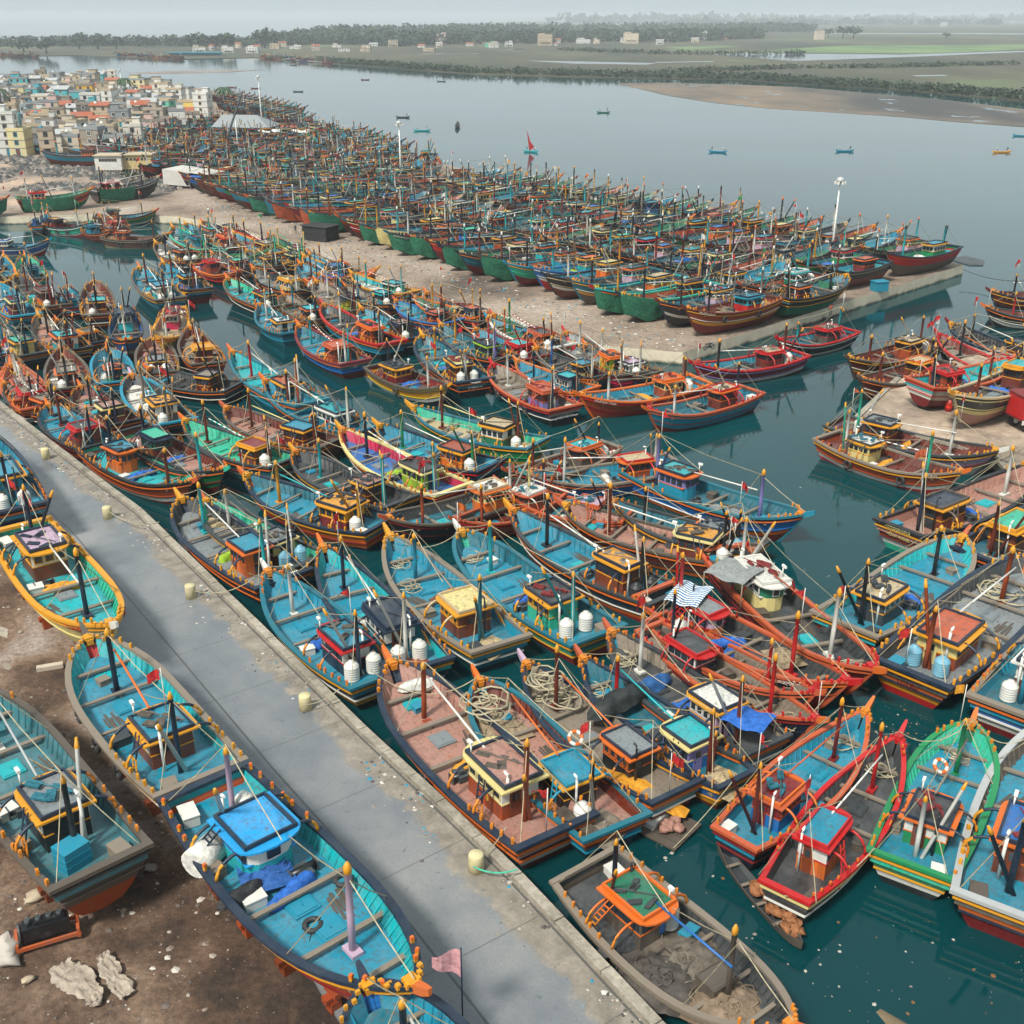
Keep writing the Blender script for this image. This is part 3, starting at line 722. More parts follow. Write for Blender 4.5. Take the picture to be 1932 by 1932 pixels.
def boat(c, rz, L, W, pal, where, lod, z0=0.0, extras='', slim=False, cabkind='square', noun='fishing boat', group='wooden fishing boats crowding the harbour', seed=0, cab_dx=0.0, desc=None):
    r = random.Random(seed * 7 + 3); P = dict(PAL); P.update(pal)
    if P['post'] == 'orange': P['post'] = 'amber'
    if P['cab2'] is None: P['cab2'] = P['cab']
    short = where
    if slim is False and seed % 2: slim = 'full'
    if desc is None: desc = f"{nice(P['hull'])} boat, {nice(P['deck'])} deck, {nice(P['cab'])} cabin"
    label = f"{desc}, {where}"
    if lod == 2 and len(BOATS) >= MAXB:
        bake_boat(c, z0, rz, L, W, P, slim, seed); BOATS.append((c[0], c[1], rz, L, W)); return None
    root = empty('fishing_boat', (c[0], c[1], z0), rz, label, 'boat', group)
    root.scale = (L / 17, W / 5.2, .62 + .38 * L / 17)
    root.rotation_euler = (r.uniform(-.02, .02), r.uniform(-.008, .008), rz)
    paint = lambda k: mt(P[k], 'paint')
    link('hull', ME['hull', slim], [mt(P['low'], 'hull'), mt(P['hull'], 'hull'), mt(P['stripe'], 'hull'), mt(P['up'], 'hull'), mt(r.choice([P['hull'], P['hull'], P['low'], P['stripe'], 'white' if lod < 2 else P['low']]), 'hull')], root)
    d = link('deck', ME['deck', slim], [mt(P['deck'], 'deck')], root)
    link('gunwale', ME['gunwale', slim], [mt(P['gun'], 'paint')], root)
    link('bulwark', ME['bulwark', slim], [mt(P['inn'], 'deck'), mt(P['inn'], 'paint')], root)
    if lod < 2:
        link('rubbing_strake', ME['strake', slim], [paint('stripe')], root)
        link('rubbing_strake', ME['strake2', slim], [mt(r.choice(['white', P['hull'], P['hull'], P['stripe'], 'maroon', P['up']]), 'paint')], root)
        link('stem', ME['stem'], [mt(P['gun'], 'paint')], root)
        for t in (.50, .70, .86): link('deck_beam', ME['beam', slim, t], [mt('plank', 'paint')], root)
        for (hx, hy) in [(2.3, .1), (.4, -.1), (5.9, 0)][:2 + (seed % 2)]: 
            t = (hx + 8.5) / 17; link('hatch', ME['hatch'], [mt(P['deck'] if r.random() < .5 else r.choice(['teal', 'aqua', 'grey', P['deck']]), 'paint')], root, (hx, hy, deckz(t) + .03))
        if 'n' not in extras: link('winch', ME['winch'], [mt('dark', 'metal'), mt('black', 'metal')], root, (CX1 + 1.0 + cab_dx, r.choice([-1, 1]) * .9, .82))
    link('prow', ME['prow'], [mt(P['prow'], 'paint'), mt(P['post'], 'paint')], root)
    link('bow_crown', ME['crown'], [mt(P['post'], 'paint')], root)
    if lod < 2:
        for (x, y, z, t) in post_spots(slim):
            if r.random() < .16: continue
            x += r.uniform(-.12, .12); z -= r.uniform(0, .08); link('bollard', ME['post'], [mt(P['post'], 'paint'), mt(P['post'] if seed % 4 else 'orange', 'paint')], root, (x, y, z), r.uniform(0, 3))
    if 'o' not in extras:    # wheelhouse
        cb = link('wheelhouse', ME['cabin', cabkind, lod > 0], [mt(P['cab'], 'board' if P['cab'] in ('wood', 'rust', 'oldwood', 'orange', 'brown', 'lime', 'maroon') else 'paint'), mt(P['cab2'], 'board' if P['cab2'] in ('wood', 'rust', 'oldwood', 'brown') else 'paint'), mt(P['rim'], 'paint'), mt('black', 'glass')], root, (cab_dx, 0, 0)); sx_, sy_, sz_ = r.uniform(.86, 1.16), r.uniform(.88, 1.12), r.uniform(.92, 1.1)
        cb.scale = (sx_, sy_, sz_); cb.location = (cab_dx + (1 - sx_) * (CX0 + CX1) / 2 + r.uniform(-.3, .2), 0, (1 - sz_) * CZ)
        link('roof', ME['roof' if not 'f' in extras else 'flatroof'], [mt(P['rim'], 'paint'), mt(P['frame'], 'paint'), mt(P['roof'], 'deck')], cb)
        if lod == 0:
            wm = [mt(r.choice(['white', 'navy', P['rim']]), 'paint'), mt('black', 'glass')]
            for k in range(4):
                for sd in (1, -1): link('window', ME['window'], wm, cb, (CX0 + .4 + k * .66, sd * (CW + .01), CZ + 1.45))
            if cabkind == 'square':
                for y in (-.68, 0, .68): link('window', ME['window'], wm, cb, (CX1 + .01, y, CZ + 1.45), R(90))
            else: link('window', ME['window'], wm, cb, (CX1 + .29, 0, CZ + 1.45), R(90))
            link('door', ME['door'], [mt(P['cab2'] if P['cab2'] != 'white' else 'wood', 'paint'), mt('black', 'glass')], cb, (CX0 - .03, .3, CZ))
        if lod < 2 and 'a' not in extras:
            for am in ARCS: link('curved_stay', am, [mt(P['frame'], 'paint'), mt(P['post'], 'paint')], root, (cab_dx, 0, 0))
            sdl = 1 if seed % 2 else -1; link('ladder', ME['ladder', sdl], [mt(P['post'], 'paint'), mt(P['frame'], 'paint')], root, (cab_dx, 0, 0))
    if lod < 2:
        for q in range(2 + seed % 2):
            link('deck_locker', ME['locker', q], [mt(r.choice(['plank', 'teal', P['deck'], 'dark', 'white', 'oldwood']), 'paint')], root, [(-7.4, r.choice([-1.3, 1.2]), deckz(.06)), (CX1 + 1.1, r.choice([-1.5, 1.5]), deckz(.45) + .02), (5.2, r.uniform(-1, 1), deckz(.8))][q], r.uniform(-.2, .2))
        link('exhaust_pipe', ME['pipe'], [mt(r.choice(['white', 'white', 'black']), 'metal')], root, (CX0 - .3, r.choice([-.6, .7]), 0))
        link('loose_planks', ME['planks', seed % 2], [mt('oldwood', 'paint')], root, (r.uniform(.5, 2.5), r.choice([-1.2, 1.1]), deckz(.55)), r.uniform(-.4, .4))
    if lod < 2 and 'o' not in extras and r.random() < .6: link('roof_gear', ME['gear', seed % 2], [mt(r.choice(['dark', 'oldwood', 'navy', 'maroon', 'plank', 'deepteal']), 'cloth'), mt('white', 'metal')], root, (cab_dx, 0, 0))
    if 'm' not in extras: link('foremast', ME['mast'], [paint('mast'), paint('tip')], root, (r.uniform(-.4, .4), 0, 0)).scale = (1, 1, r.uniform(.9, 1.12) * (1.12 if seed >= 1000 else 1))
    if 'd' not in extras:
        link('derrick_post', ME['post2'], [paint('der'), paint('tip')], root).scale = (1, 1, r.uniform(.85, 1.05) * (1.1 if seed >= 1000 else 1))
        if seed >= 1000 and r.random() < .5: link('derrick_boom', ME['boom2', (seed + 1) % 3], [mt(r.choice(['white', 'white', 'aqua', 'black', 'plank', 'yellow']), 'paint'), paint('tip')], root, (r.choice([0, 5.5, 9.6]), 0, 0)).scale = (1, 1, 1.15)
        link('derrick_boom', ME['boom2', seed % 3], [mt(P['der'] if r.random() < .5 else r.choice(['white', P['mast']]), 'paint'), paint('tip')], root)
    if 'b' not in extras: link('boom', ME['boom'], [mt(P['boom'], 'stripe' if seed % 4 == 0 or P['boom'] in ('red', 'navy') else 'paint')], root)
    link('rigging', ME['rig', seed % 2], [mt('rope', 'cloth')], root)
    nf = 1 if 'F' in extras or r.random() < (.45 if lod < 2 else .3) else 0
    if nf:
        sp = r.choice([(8.2, .3, 3.0), (MX, .3, 5.0), (-8.1, .4, 2.2), (-5.9, .4, 5.2)])
        sf = link('flagstaff', ME['staff'], [mt('white', 'paint')], root, sp); fc = 'red' if r.random() < .5 else r.choice(['orange', 'white', 'green', 'salmon', 'yellow'])
        if 'F' in extras: fc = 'red'
        link('flag', FLAGS[r.randrange(3)], [mt(fc, 'cloth')], sf, None, r.uniform(0, 6))
    # loose gear
    rest = short
    if 'T' in extras:
        n = int(extras[extras.index('T') + 1]); tc = {'T': 'white'}; col = 'white'
        if 'K' in extras: col = 'black'
        if 'U' in extras: col = 'blue'
        for k in range(n):
            nm = ['left', 'right'][k] + ' ' if n > 1 else ''
            accessory('water_tank', ME['tank'], [mt({'white': 'white', 'black': 'black', 'blue': '8fc0d4'}[col], 'paint')], root, (-6.1, .8 - k * 1.6, deckz(.1) + .02), k, f"{nm}{col} water tank on boat {rest}", 'water tank', 'water tanks standing on decks', (1.0, 1.0, .95))
    if 'Y' in extras:
        n = int(extras[extras.index('Y') + 1])
        for k in range(n):
            t = .3 + .4 * k / max(1, n - 1) if n > 1 else .5; sd = -1 if 'l' in extras else 1
            g = hp(t, .75, sd, slim); o = accessory('tyre_fender', ME['tyre'], [mt('black', 'rubber')], root, (g.x, g.y + sd * .2, g.z - .1), 0, f"{['first', 'second', 'third', 'fourth'][k] if n > 1 else 'single'} tyre fender from astern on boat {rest}", 'tyre', 'tyre fenders hung on hulls')
    if 'P' in extras:
        i = extras.index('P'); col = {'b': 'tarp', 'g': 'lime', 'y': 'yellow', 'w': 'white', 'n': 'navy', 'k': 'dark'}[extras[i + 1]]
        nm = {'tarp': 'blue', 'lime': 'lime', 'yellow': 'yellow', 'white': 'white', 'navy': 'navy', 'dark': 'grey'}[col]
        accessory('tarpaulin', ME['tarp', seed % 3], [mt(col, 'cloth')], root, (CX1 + 1.6 + cab_dx, 0, deckz(.5)), R(90) + r.uniform(-.3, .3), f"bundled {nm} tarpaulin on boat {rest}", 'tarpaulin', 'bundled tarpaulins on decks', 1.0)
    if 'R' in extras: accessory('rope_coil', ME['coil', seed % 3], [mt('rope', 'cloth')], root, (6.2, .3, deckz(.87) + .03), 0, f"loose rope coil on boat {rest}", 'rope', 'rope coils in bows', 1.3)
    if 'N' in extras: accessory('net_heap', ME['nets'], [mt(r.choice(['sand', 'plank', 'rust']), 'cloth')], root, (-7.2, 0, deckz(.06)), .3, f"heaped net astern on boat {rest}", 'fishing net', 'net heaps on decks', 1)
    if 'X' in extras: accessory('crate', ME['crate'], [mt('plank', 'paint')], root, (CX0 + 1.2, 1.95 if seed % 2 else -1.95, deckz(.3)), .2, f"slatted crate on boat {rest}", 'crate', 'crates on decks', 1)
    BOATS.append((c[0], c[1], rz, L, W))
    return root
def nets_mesh():
    mb = MB(); r = random.Random(5)
    n = 22
    for i in range(n + 1):
        for j in range(n + 1):
            x = -1.1 + 2.2 * i / n; y = -1.25 + 2.5 * j / n; d = math.hypot(x, y * .85) + .25 * noise.noise(Vector((x * 2, y * 2, 1)))
            h = max(-.03, (.42 * max(0, 1 - d) ** .6) * (.6 + .9 * abs(noise.noise(Vector((x * 3.5, y * 3.5, 7)))) + .5 * abs(noise.noise(Vector((x * 9, y * 9, 2))))) - .03); mb.v.append((x, y, h))
    for i in range(n):
        for j in range(n): a = i * (n + 1) + j; mb.face([a, a + n + 1, a + n + 2, a + 1], 0, True)
    for k in range(9):
        cx, cy, q = r.gauss(0, .35), r.gauss(0, .45), r.uniform(.15, .4)
        mb.tube([(cx + q * math.cos(a) * (1 + .3 * math.sin(2 * a + k)), cy + q * math.sin(a), .32 + .08 * math.sin(3 * a + k) - .25 * math.hypot(cx, cy)) for a in [2 * math.pi * i / 11 for i in range(11)]], .025, 3, closed=True)
    return mb.mesh('net_heap', 1)
ME['nets'] = nets_mesh()

def hull_text(root, txt, col, t=None, side=-1, f=.945, size=.42, slim=False, dz=0, dx=0):
    # writing on the hull side near the bow (t given) or across the stern (t None)
    cu = D.curves.new('lettering', 'FONT'); cu.body = txt; cu.size = size; cu.extrude = .012; cu.align_x = 'CENTER'; cu.align_y = 'CENTER'
    o = D.objects.new('lettering', cu); COL.objects.link(o); cu.materials.append(mt(col, 'cloth')); o.parent = root
    if t is None:
        g = hp(0, f, 1, slim); X = Vector((0, -1, 0)); Y = Vector((-.35, 0, 1)).normalized(); p = Vector((g.x - .13, dx, g.z + dz))
    else:
        a = hp(t - .04, f, side, slim); b = hp(t + .04, f, side, slim); X = (b - a).normalized() * (1 if side < 0 else -1); p = hp(t, f, side, slim)
        up = (hp(t, min(1, f + .05), side, slim) - hp(t, f - .05, side, slim)).normalized(); Y = (up - X * up.dot(X)).normalized(); Z_ = X.cross(Y); p = p + Z_ * .16 + Y * dz
    Z_ = X.cross(Y); o.matrix_local = Matrix(((X.x, Y.x, Z_.x, p.x), (X.y, Y.y, Z_.y, p.y), (X.z, Y.z, Z_.z, p.z), (0, 0, 0, 1))); return o
MAXB = 312
FARMB = MB(); FAR_MATS = []
def far_add(me, mats, M):
    b = len(FARMB.v); FARMB.v += [tuple(M @ v.co) for v in me.vertices]; ix = []
    for m in mats:
        if m not in FAR_MATS: FAR_MATS.append(m)
        ix.append(FAR_MATS.index(m))
    for p in me.polygons: FARMB.face([b + i for i in p.vertices], ix[min(p.material_index, len(ix) - 1)], p.use_smooth)
def bake_boat(c, z0, rz, L, W, P, slim, seed):
    M = Matrix.LocRotScale(Vector((c[0], c[1], z0)), Matrix.Rotation(rz, 3, 'Z').to_quaternion(), Vector((L / 17, W / 5.2, .62 + .38 * L / 17)))
    k = lambda q, kind='paint': mt(P[q], kind)
    far_add(ME['hull', slim], [k('low', 'hull'), k('hull', 'hull'), k('stripe', 'hull'), k('up', 'hull'), k('low', 'hull')], M)
    far_add(ME['deck', slim], [k('deck', 'deck')], M); far_add(ME['gunwale', slim], [k('gun')], M); far_add(ME['prow'], [k('prow'), k('post')], M)
    far_add(ME['bulwark_plain'], [k('inn', 'deck')], M)
    far_add(ME['cabin', 'square', True], [k('cab', 'paint'), k('cab2', 'paint'), k('rim'), mt('black', 'glass')], M)
    far_add(ME['roof'], [k('rim'), k('frame'), k('roof', 'deck')], M); far_add(ME['mast'], [k('mast'), k('tip')], M); far_add(ME['post2'], [k('der'), k('tip')], M)
    far_add(ME['boom2', seed % 3], [k('der'), k('tip')], M); far_add(ME['boom'], [k('boom')], M)
ME['bulwark_plain'] = bulwark_mesh(False, False)
# ------------------------------------------------------------------ boats one by one
KEY = dict(h='hull', s='stripe', l='low', u='up', g='gun', i='inn', d='deck', c='cab', C='cab2', r='roof', e='rim', f='frame', p='post', m='mast', t='tip', w='prow', b='boom', x='der')
HAND = '''
# boats standing on the earth left of the road  (z0 = hard standing)
D0 150 540|W 783 1862|W 384 1478|6.0|h=salmon s=yellow l=salmon u=navy g=navy i=aqua d=teal c=aqua C=white r=sky e=sky f=navy p=yellow m=lilac w=orange b=white x=lilac|T1Y2PbX|round|L|nearest on the dirt left of the road
D0 0 0|W 163 1198|W 380 1468|5.8|h=red s=yellow l=navy u=navy g=plank i=aqua d=teal c=wood r=teal e=yellow f=navy m=navy w=oldwood b=orange x=navy|Y3FPn|square|L|second on the dirt left of the road
x|W 212 1182|W 28 985|5.6|h=cream s=yellow l=cream u=cream g=yellow i=mint d=aqua c=wood C=white r=lilac e=yellow f=navy p=yellow m=navy w=white b=white|T1PyFY1|square|L|third on the dirt beside the road
x|W -70 1290|W 193 1643|5.5|h=oldwood s=dark l=rust u=oldwood g=oldwood i=oldteal d=oldteal c=black r=grey e=yellow f=navy p=orange m=white w=oldwood x=black b=steel|XY1|square|L|old one in the lower left corner
x|W -90 740|W 40 962|5.4|h=navy s=orange u=black g=navy i=teal d=teal c=teal r=teal p=orange m=aqua w=white|T2F|square|L|leftmost stern beside the road
x|W 752 1930|W 1024 2358|5.8|h=blue s=red l=navy u=navy g=navy i=teal d=deepteal c=wood r=teal p=yellow m=navy w=navy b=white|Fn|square|L|bow only at the bottom edge of the photo
# first rank along the kerb of the near quay, bottom to top
E 0 0|W 1455 1960|W 1062 1648|5.4|h=oldwood s=plank l=black u=oldwood g=plank i=dark d=dark c=oldwood r=netgreen e=orange f=orange p=orange m=oldwood w=orange b=blue x=navy|U n|square|W|1st along the quay kerb from the bottom
x|W 697 1262|W 1010 1592|6.0|h=navy s=orange l=brown u=navy g=navy i=pink d=pink c=rust C=white r=pink e=cream f=navy p=orange m=rust w=orange b=white x=rust|PyY1|square|W|2nd along the quay kerb from the bottom
x|W 470 1082|W 682 1296|5.4|h=navy s=yellow l=black u=navy g=deepteal i=teal d=teal c=navy C=white r=teal e=red f=navy p=orange m=white w=white b=red x=navy|T2PbF|square|W|3rd along the quay kerb from the bottom
C0 0 0|C0 812 600|C0 1385 1085|5.6|h=navy s=orange l=black u=black g=navy i=dark d=grey c=orange r=teal e=orange f=navy p=yellow m=aqua w=yellow b=white x=aqua|Pg|square|W|4th along the quay kerb from the bottom
C0 0 0|C0 935 490|C0 400 285|5.4|h=rust s=orange l=brown u=black g=black i=mint d=aqua c=orange r=teal e=orange f=navy p=orange m=brown w=salmon b=white|PbF|round|W|5th along the quay kerb from the bottom
C0 0 0|C0 150 30|C0 450 270|5.2|h=brown s=maroon u=black g=black i=teal d=teal c=wood r=dark e=red f=red p=orange m=brown w=orange b=rope|Pn|square|W|6th along the quay kerb from the bottom
x|W 2 688|W 55 770|4.8|h=brown s=orange u=black g=salmon i=salmon d=salmon c=rust r=plank e=red f=red p=orange m=white w=orange b=white|F|square|W|7th along the quay kerb from the bottom
# second rank from the kerb
x|W 901 1275|W 1165 1558|5.0|h=teal s=orange l=navy u=black g=deepteal i=brown d=pink c=black r=teal e=yellow f=teal p=orange m=brown w=orange b=orange x=black|T1RNm|square|W|beside 2nd kerb boat, lifebuoy on roof
x|W 607 1030|W 803 1258|5.2|h=navy s=yellow l=black u=oldwood g=navy i=aqua d=teal c=deepteal C=white r=navy e=navy f=navy p=orange m=navy w=orange b=white x=white|T2PwN|square|W|outboard of the 3rd kerb boat
C0 0 0|C0 1160 545|C0 1745 915|4.8|h=cream s=yellow l=deepteal u=black g=dark i=mint d=sand c=wood C=cream r=grey e=cream f=navy p=yellow m=white w=salmon b=plank|T2U|square|W|outboard of the orange cabin kerb boat
C0 0 0|C0 1275 395|C0 740 165|5.0|h=green s=orange l=maroon u=deepteal g=black i=brown d=pink c=brown C=netgreen r=mint e=navy f=navy p=orange m=aqua w=mint b=white|PbX|square|W|green bow with name plate, 2nd rank
C0 0 0|W 150 722|C0 700 120|4.8|h=navy s=orange l=black u=black g=black i=brown d=pink c=brown C=dark r=pink e=cream f=black p=orange m=black w=orange b=aqua|Pk|square|W|2nd rank near the left edge
# third rank
x|W 990 1242|W 1280 1492|4.8|h=teal s=orange l=maroon u=deepteal g=navy i=plank d=plank c=black r=grey e=orange f=navy p=orange m=brown w=lilac b=orange x=brown|RFd|square|W|black cabin, open bow full of rope
x|W 1097 1232|W 1392 1468|4.6|h=blue s=yellow l=brown u=blue g=navy i=deepteal d=deepteal c=blue C=purple r=aqua e=cream f=navy p=orange m=red w=salmon b=aqua x=brown|NRPk|square|W|dark net over its hold
x|W 1150 1182|W 1445 1408|5.2|h=teal s=orange l=maroon u=black g=dark i=plank d=dark c=blue C=lilac r=white e=yellow f=navy p=orange m=white w=salmon b=navy x=brown|RPb|square|W|blue and yellow sheet behind its cabin
x|W 1545 1350|W 1225 1180|3.8|h=navy s=maroon l=navy u=black g=salmon i=plank d=plank c=navy C=white r=dark e=red f=red p=red m=red w=orange b=salmon|nRF|square|W|white wheelhouse, amid the red railed boats
x|W 733 1008|W 946 1216|5.8|h=deepteal s=yellow l=navy u=deepteal g=plank i=teal d=teal c=wood r=cream e=yellow f=sand p=yellow m=teal w=yellow b=plank x=deepteal|NR|square|W|cream roof, white scuffed gunwale
x|W 868 1000|W 1130 1200|5.6|h=mint s=yellow l=red u=netgreen g=deepteal i=deepteal d=teal c=mint r=dark e=yellow f=navy p=yellow m=aqua w=white b=aqua x=aqua|T2PbR|square|W|two tanks by a mint wheelhouse
C1 0 0|C1 955 612|W 1262 1128|5.2|h=navy s=orange l=red u=navy g=dark i=teal d=teal c=wood r=yellow e=yellow f=navy p=orange m=black w=yellow b=white x=black|T2KF|square|W|black tanks behind its yellow roof
C1 0 0|C1 1250 580|W 1425 1050|5.2|h=brown s=orange u=black g=oldwood i=pink d=pink c=brown r=yellow e=cream f=navy p=yellow m=brown w=salmon b=white x=black|T2|square|W|white tanks, yellow roof, brown interior
C1 0 0|C1 1530 545|W 1440 1030|4.6|h=oldwood s=yellow u=dark g=dark i=deepteal d=deepteal c=brown r=grey e=orange f=navy p=orange m=black w=salmon b=white x=black|T1U|square|W|grey stern, last before open water
x|W 1517 972|W 1195 878|5.2|h=blue s=orange l=maroon u=navy g=deepteal i=deepteal d=deepteal c=teal C=purple r=aqua e=orange f=navy p=orange m=purple w=teal b=white x=purple|RFa|round|W|bow pointing right into open water
# long open boats with red rails
x|W 1602 1285|W 1232 1112|5.0|h=black s=orange l=red u=rust g=salmon i=dark d=dark c=orange C=lilac r=grey e=red f=red p=red m=red w=red b=salmon x=red|PbFn|round|W|red prow, striped awning behind wheelhouse
x|W 1648 1268|W 1360 1035|4.9|h=maroon s=salmon l=red u=rust g=salmon i=dark d=dark c=cream C=netgreen r=white e=white f=white p=red m=white w=orange b=salmon x=white|RNn|round|W|red prow, white framed roof
x|W 1540 1300|W 1235 1160|3.8|h=dark s=salmon l=brown u=dark g=salmon i=plank d=dark c=rust r=dark e=red f=red p=red m=red w=salmon b=salmon|oTdR|square|W|open hull with barrel beside red rails
# lower right boats
x|W 1636 1332|W 1385 1578|4.2|h=navy s=maroon l=black u=navy g=salmon i=teal d=teal c=blue C=maroon r=maroon e=salmon f=orange p=orange m=maroon w=orange b=salmon x=brown|nR|square|W|leftmost of the lower right trio
x|W 1700 1380|W 1480 1682|4.1|h=black s=cream l=black u=black g=red i=dark d=dark c=orange C=white r=teal e=red f=red p=red m=red w=red b=white x=red|RFd|square|W|red rails, middle of lower right trio
x|W 1838 1352|W 1718 1630|4.9|h=netgreen s=yellow l=black u=green g=green i=mint d=teal c=green C=white r=dark e=orange f=navy p=orange m=green w=orange b=plank x=white|Y1RX|square|W|green one right of the red rails
x|W 2010 1340|W 1895 1722|6.0|h=orange s=yellow l=maroon u=navy g=steel i=oldwood d=teal c=wood r=blue e=orange f=navy p=yellow m=navy w=orange b=plank x=navy|Pb|square|W|lower right corner beside the green boat
x|W 1962 1040|W 1712 1275|6.4|h=orange s=yellow l=red u=navy g=navy i=dark d=grey c=rust C=cream r=salmon e=yellow f=navy p=yellow m=rust w=yellow b=white x=rust|T2UFY1|square|W|orange stern with blue tanks
x|W 2110 1100|W 1900 1345|6.0|h=blue s=orange l=maroon u=navy g=plank i=teal d=deepteal c=wood C=white r=grey e=white f=navy p=yellow m=teal w=orange b=aqua x=teal|T1|square|W|cut by the right edge, blue stern
C2 0 0|C2 1592 768|W 1592 1180|6.0|h=brown s=yellow l=navy u=oldwood g=plank i=aqua d=teal c=dark r=sand e=yellow f=navy p=yellow m=black w=salmon b=aqua x=black|PbF|square|W|teal bow ringed by yellow posts
C2 0 0|W 2010 850|W 1742 978|5.8|h=brown s=yellow l=mint u=brown g=black i=pink d=pink c=wood r=navy e=yellow f=oldwood p=yellow m=white w=orange b=white x=navy|P b|square|W|brown stern near the right dock
C2 0 0|W 2080 905|W 1835 1050|5.4|h=navy s=orange l=brown u=black g=navy i=dark d=deepteal c=wood r=mint e=yellow f=yellow p=orange m=white w=orange b=orange x=brown|N|square|W|yellow ladder, at the right edge
C2 0 0|C2 1585 395|C2 815 190|5.2|h=rust s=yellow l=red u=rust g=plank i=brown d=brown c=cream r=white e=yellow f=dark p=orange m=mint w=orange b=plank x=white|Y2lPy|square|W|rust hull, cream wheelhouse, right channel
C2 0 0|C2 1830 262|C2 900 95|5.6|h=lilac s=yellow l=white u=black g=dark i=brown d=brown c=brown r=grey e=yellow f=navy p=yellow m=white w=white b=white x=mint|T1PyX|square|W|pale bow, behind the rust hull boat
B2 0 0|B2 935 975|B2 1400 880|5.4|h=brown s=yellow l=brown u=navy g=oldwood i=brown d=brown c=rust r=sand e=yellow f=black p=yellow m=brown w=oldwood b=plank x=brown|Y2lTF|square|W|brown bow at the channel mouth
B2 0 0|B2 1215 1015|B2 1630 925|5.2|h=brown s=orange l=brown u=navy g=oldwood i=brown d=brown c=wood r=sand e=yellow f=orange p=orange m=brown w=oldwood b=plank x=black|T1|square|W|yellow roof, second at the channel mouth
B2 0 0|B2 1865 970|B2 1335 1110|5.4|h=white s=red l=maroon u=salmon g=salmon i=aqua d=aqua c=rust r=red e=red f=red p=red m=brown w=salmon b=salmon x=navy|PbY2|square|L|white stern overhanging the right dock
x|W 1799 748|W 1985 680|5.2|h=dark s=cream l=pink u=black g=sand i=brown d=grey c=brown r=aqua e=yellow f=yellow p=yellow m=brown w=yellow b=white x=white|RP b|square|L|scalloped waterline, on the right dock
B2 0 0|B2 1610 785|W 2010 690|5.2|h=black s=red l=black u=black g=red i=brown d=plank c=brown r=plank e=red f=red p=red m=black w=red b=orange|X|square|W|red tipped bow at the right edge
B2 0 0|B2 1672 722|W 2040 655|5.0|h=black s=white l=navy u=black g=navy i=black d=dark c=brown r=dark e=yellow f=navy p=yellow m=black w=maroon b=white|F|square|W|black bow above the red tipped one
B2 0 0|B2 1738 592|W 2040 545|5.0|h=brown s=yellow l=black u=brown g=navy i=brown d=brown c=brown r=dark e=orange f=navy p=yellow m=black w=brown b=plank|F|square|W|brown bow at the right edge, uppermost
x|W 1860 575|W 2060 590|4.8|h=black s=orange l=black u=black g=dark i=brown d=dark c=wood r=plank e=yellow f=navy p=orange m=red w=orange b=plank|-|square|W|half hidden at the right edge
# middle and upper ranks of the near basin
C0 0 0|C0 1385 410|W 722 988|5.6|h=orange s=yellow l=navy u=navy g=navy i=deepteal d=teal c=maroon C=yellow r=yellow e=yellow f=navy p=yellow m=yellow w=orange b=aqua x=yellow|T1FY1|square|W|yellow hull, red and yellow wheelhouse
C0 0 0|C0 1660 275|C1 340 570|5.0|h=navy s=yellow u=black g=dark i=dark d=dark c=brown r=pink e=yellow f=navy p=orange m=aqua w=yellow b=plank x=aqua|-|square|W|black deck, beside the yellow hull
C0 0 0|W 644 808|C1 640 510|5.4|h=navy s=orange l=orange u=navy g=cream i=magenta d=blue c=lime r=dark e=cream f=dark p=orange m=navy w=yellow b=cream x=aqua|Pg|square|W|lime wheelhouse, pink inner rail
C1 0 0|C1 205 125|C1 850 370|5.0|h=navy s=red l=black u=navy g=navy i=teal d=teal c=orange r=rust e=yellow f=navy p=yellow m=green w=yellow b=white x=green|T1F|square|W|green masts, orange wheelhouse
C1 0 0|C1 395 25|C1 1120 245|5.2|h=green s=yellow l=yellow u=navy g=deepteal i=mint d=sand c=netgreen C=white r=sand e=yellow f=black p=yellow m=brown w=yellow b=cream x=brown|T1X|square|W|open water end, yellow roofed, long boom
C1 0 0|C1 255 655|C1 1060 470|5.0|h=black s=maroon l=black u=brown g=oldwood i=dark d=deepteal c=orange C=cream r=white e=orange f=sand p=orange m=rust w=salmon b=white x=white|T1FP k|round|W|lying across, orange and cream wheelhouse
C1 0 0|C1 1045 405|C1 1890 335|5.0|h=blue s=orange l=navy u=blue g=plank i=teal d=teal c=rust r=sand e=orange f=red p=orange m=white w=aqua b=white x=white|PwX|square|W|blue hull lying across mid channel
C1 0 0|C1 940 385|C1 1530 240|4.6|h=brown s=salmon l=black u=brown g=plank i=brown d=plank c=oldwood r=aqua e=salmon f=orange p=salmon m=brown w=salmon b=white|T1|square|W|brown open hull above the blue crosswise one
C1 0 0|C1 640 650|C1 1180 500|4.4|h=salmon s=red l=black u=salmon g=salmon i=dark d=brown c=salmon r=white e=salmon f=white p=salmon m=rust w=salmon b=salmon|R|square|W|small salmon bow between ranks
C1 0 0|C1 1195 500|C1 1620 640|4.4|h=salmon s=salmon l=black u=salmon g=salmon i=deepteal d=deepteal c=salmon C=cream r=lilac e=salmon f=salmon p=salmon m=cream w=salmon b=white|-|square|W|salmon roof behind the pink deck
C0 0 0|C0 1040 100|C0 1620 345|5.2|h=deepteal s=orange u=black g=dark i=mint d=mint c=brown r=maroon e=yellow f=yellow p=yellow m=brown w=orange b=mint x=brown|T1F|square|W|pale green deck, red panelled roof
C0 0 0|C0 1272 30|C0 1880 235|5.0|h=brown s=orange u=black g=oldwood i=brown d=pink c=brown r=teal e=yellow f=navy p=orange m=brown w=salmon b=cream x=brown|F|square|W|pink deck beside the pale green one
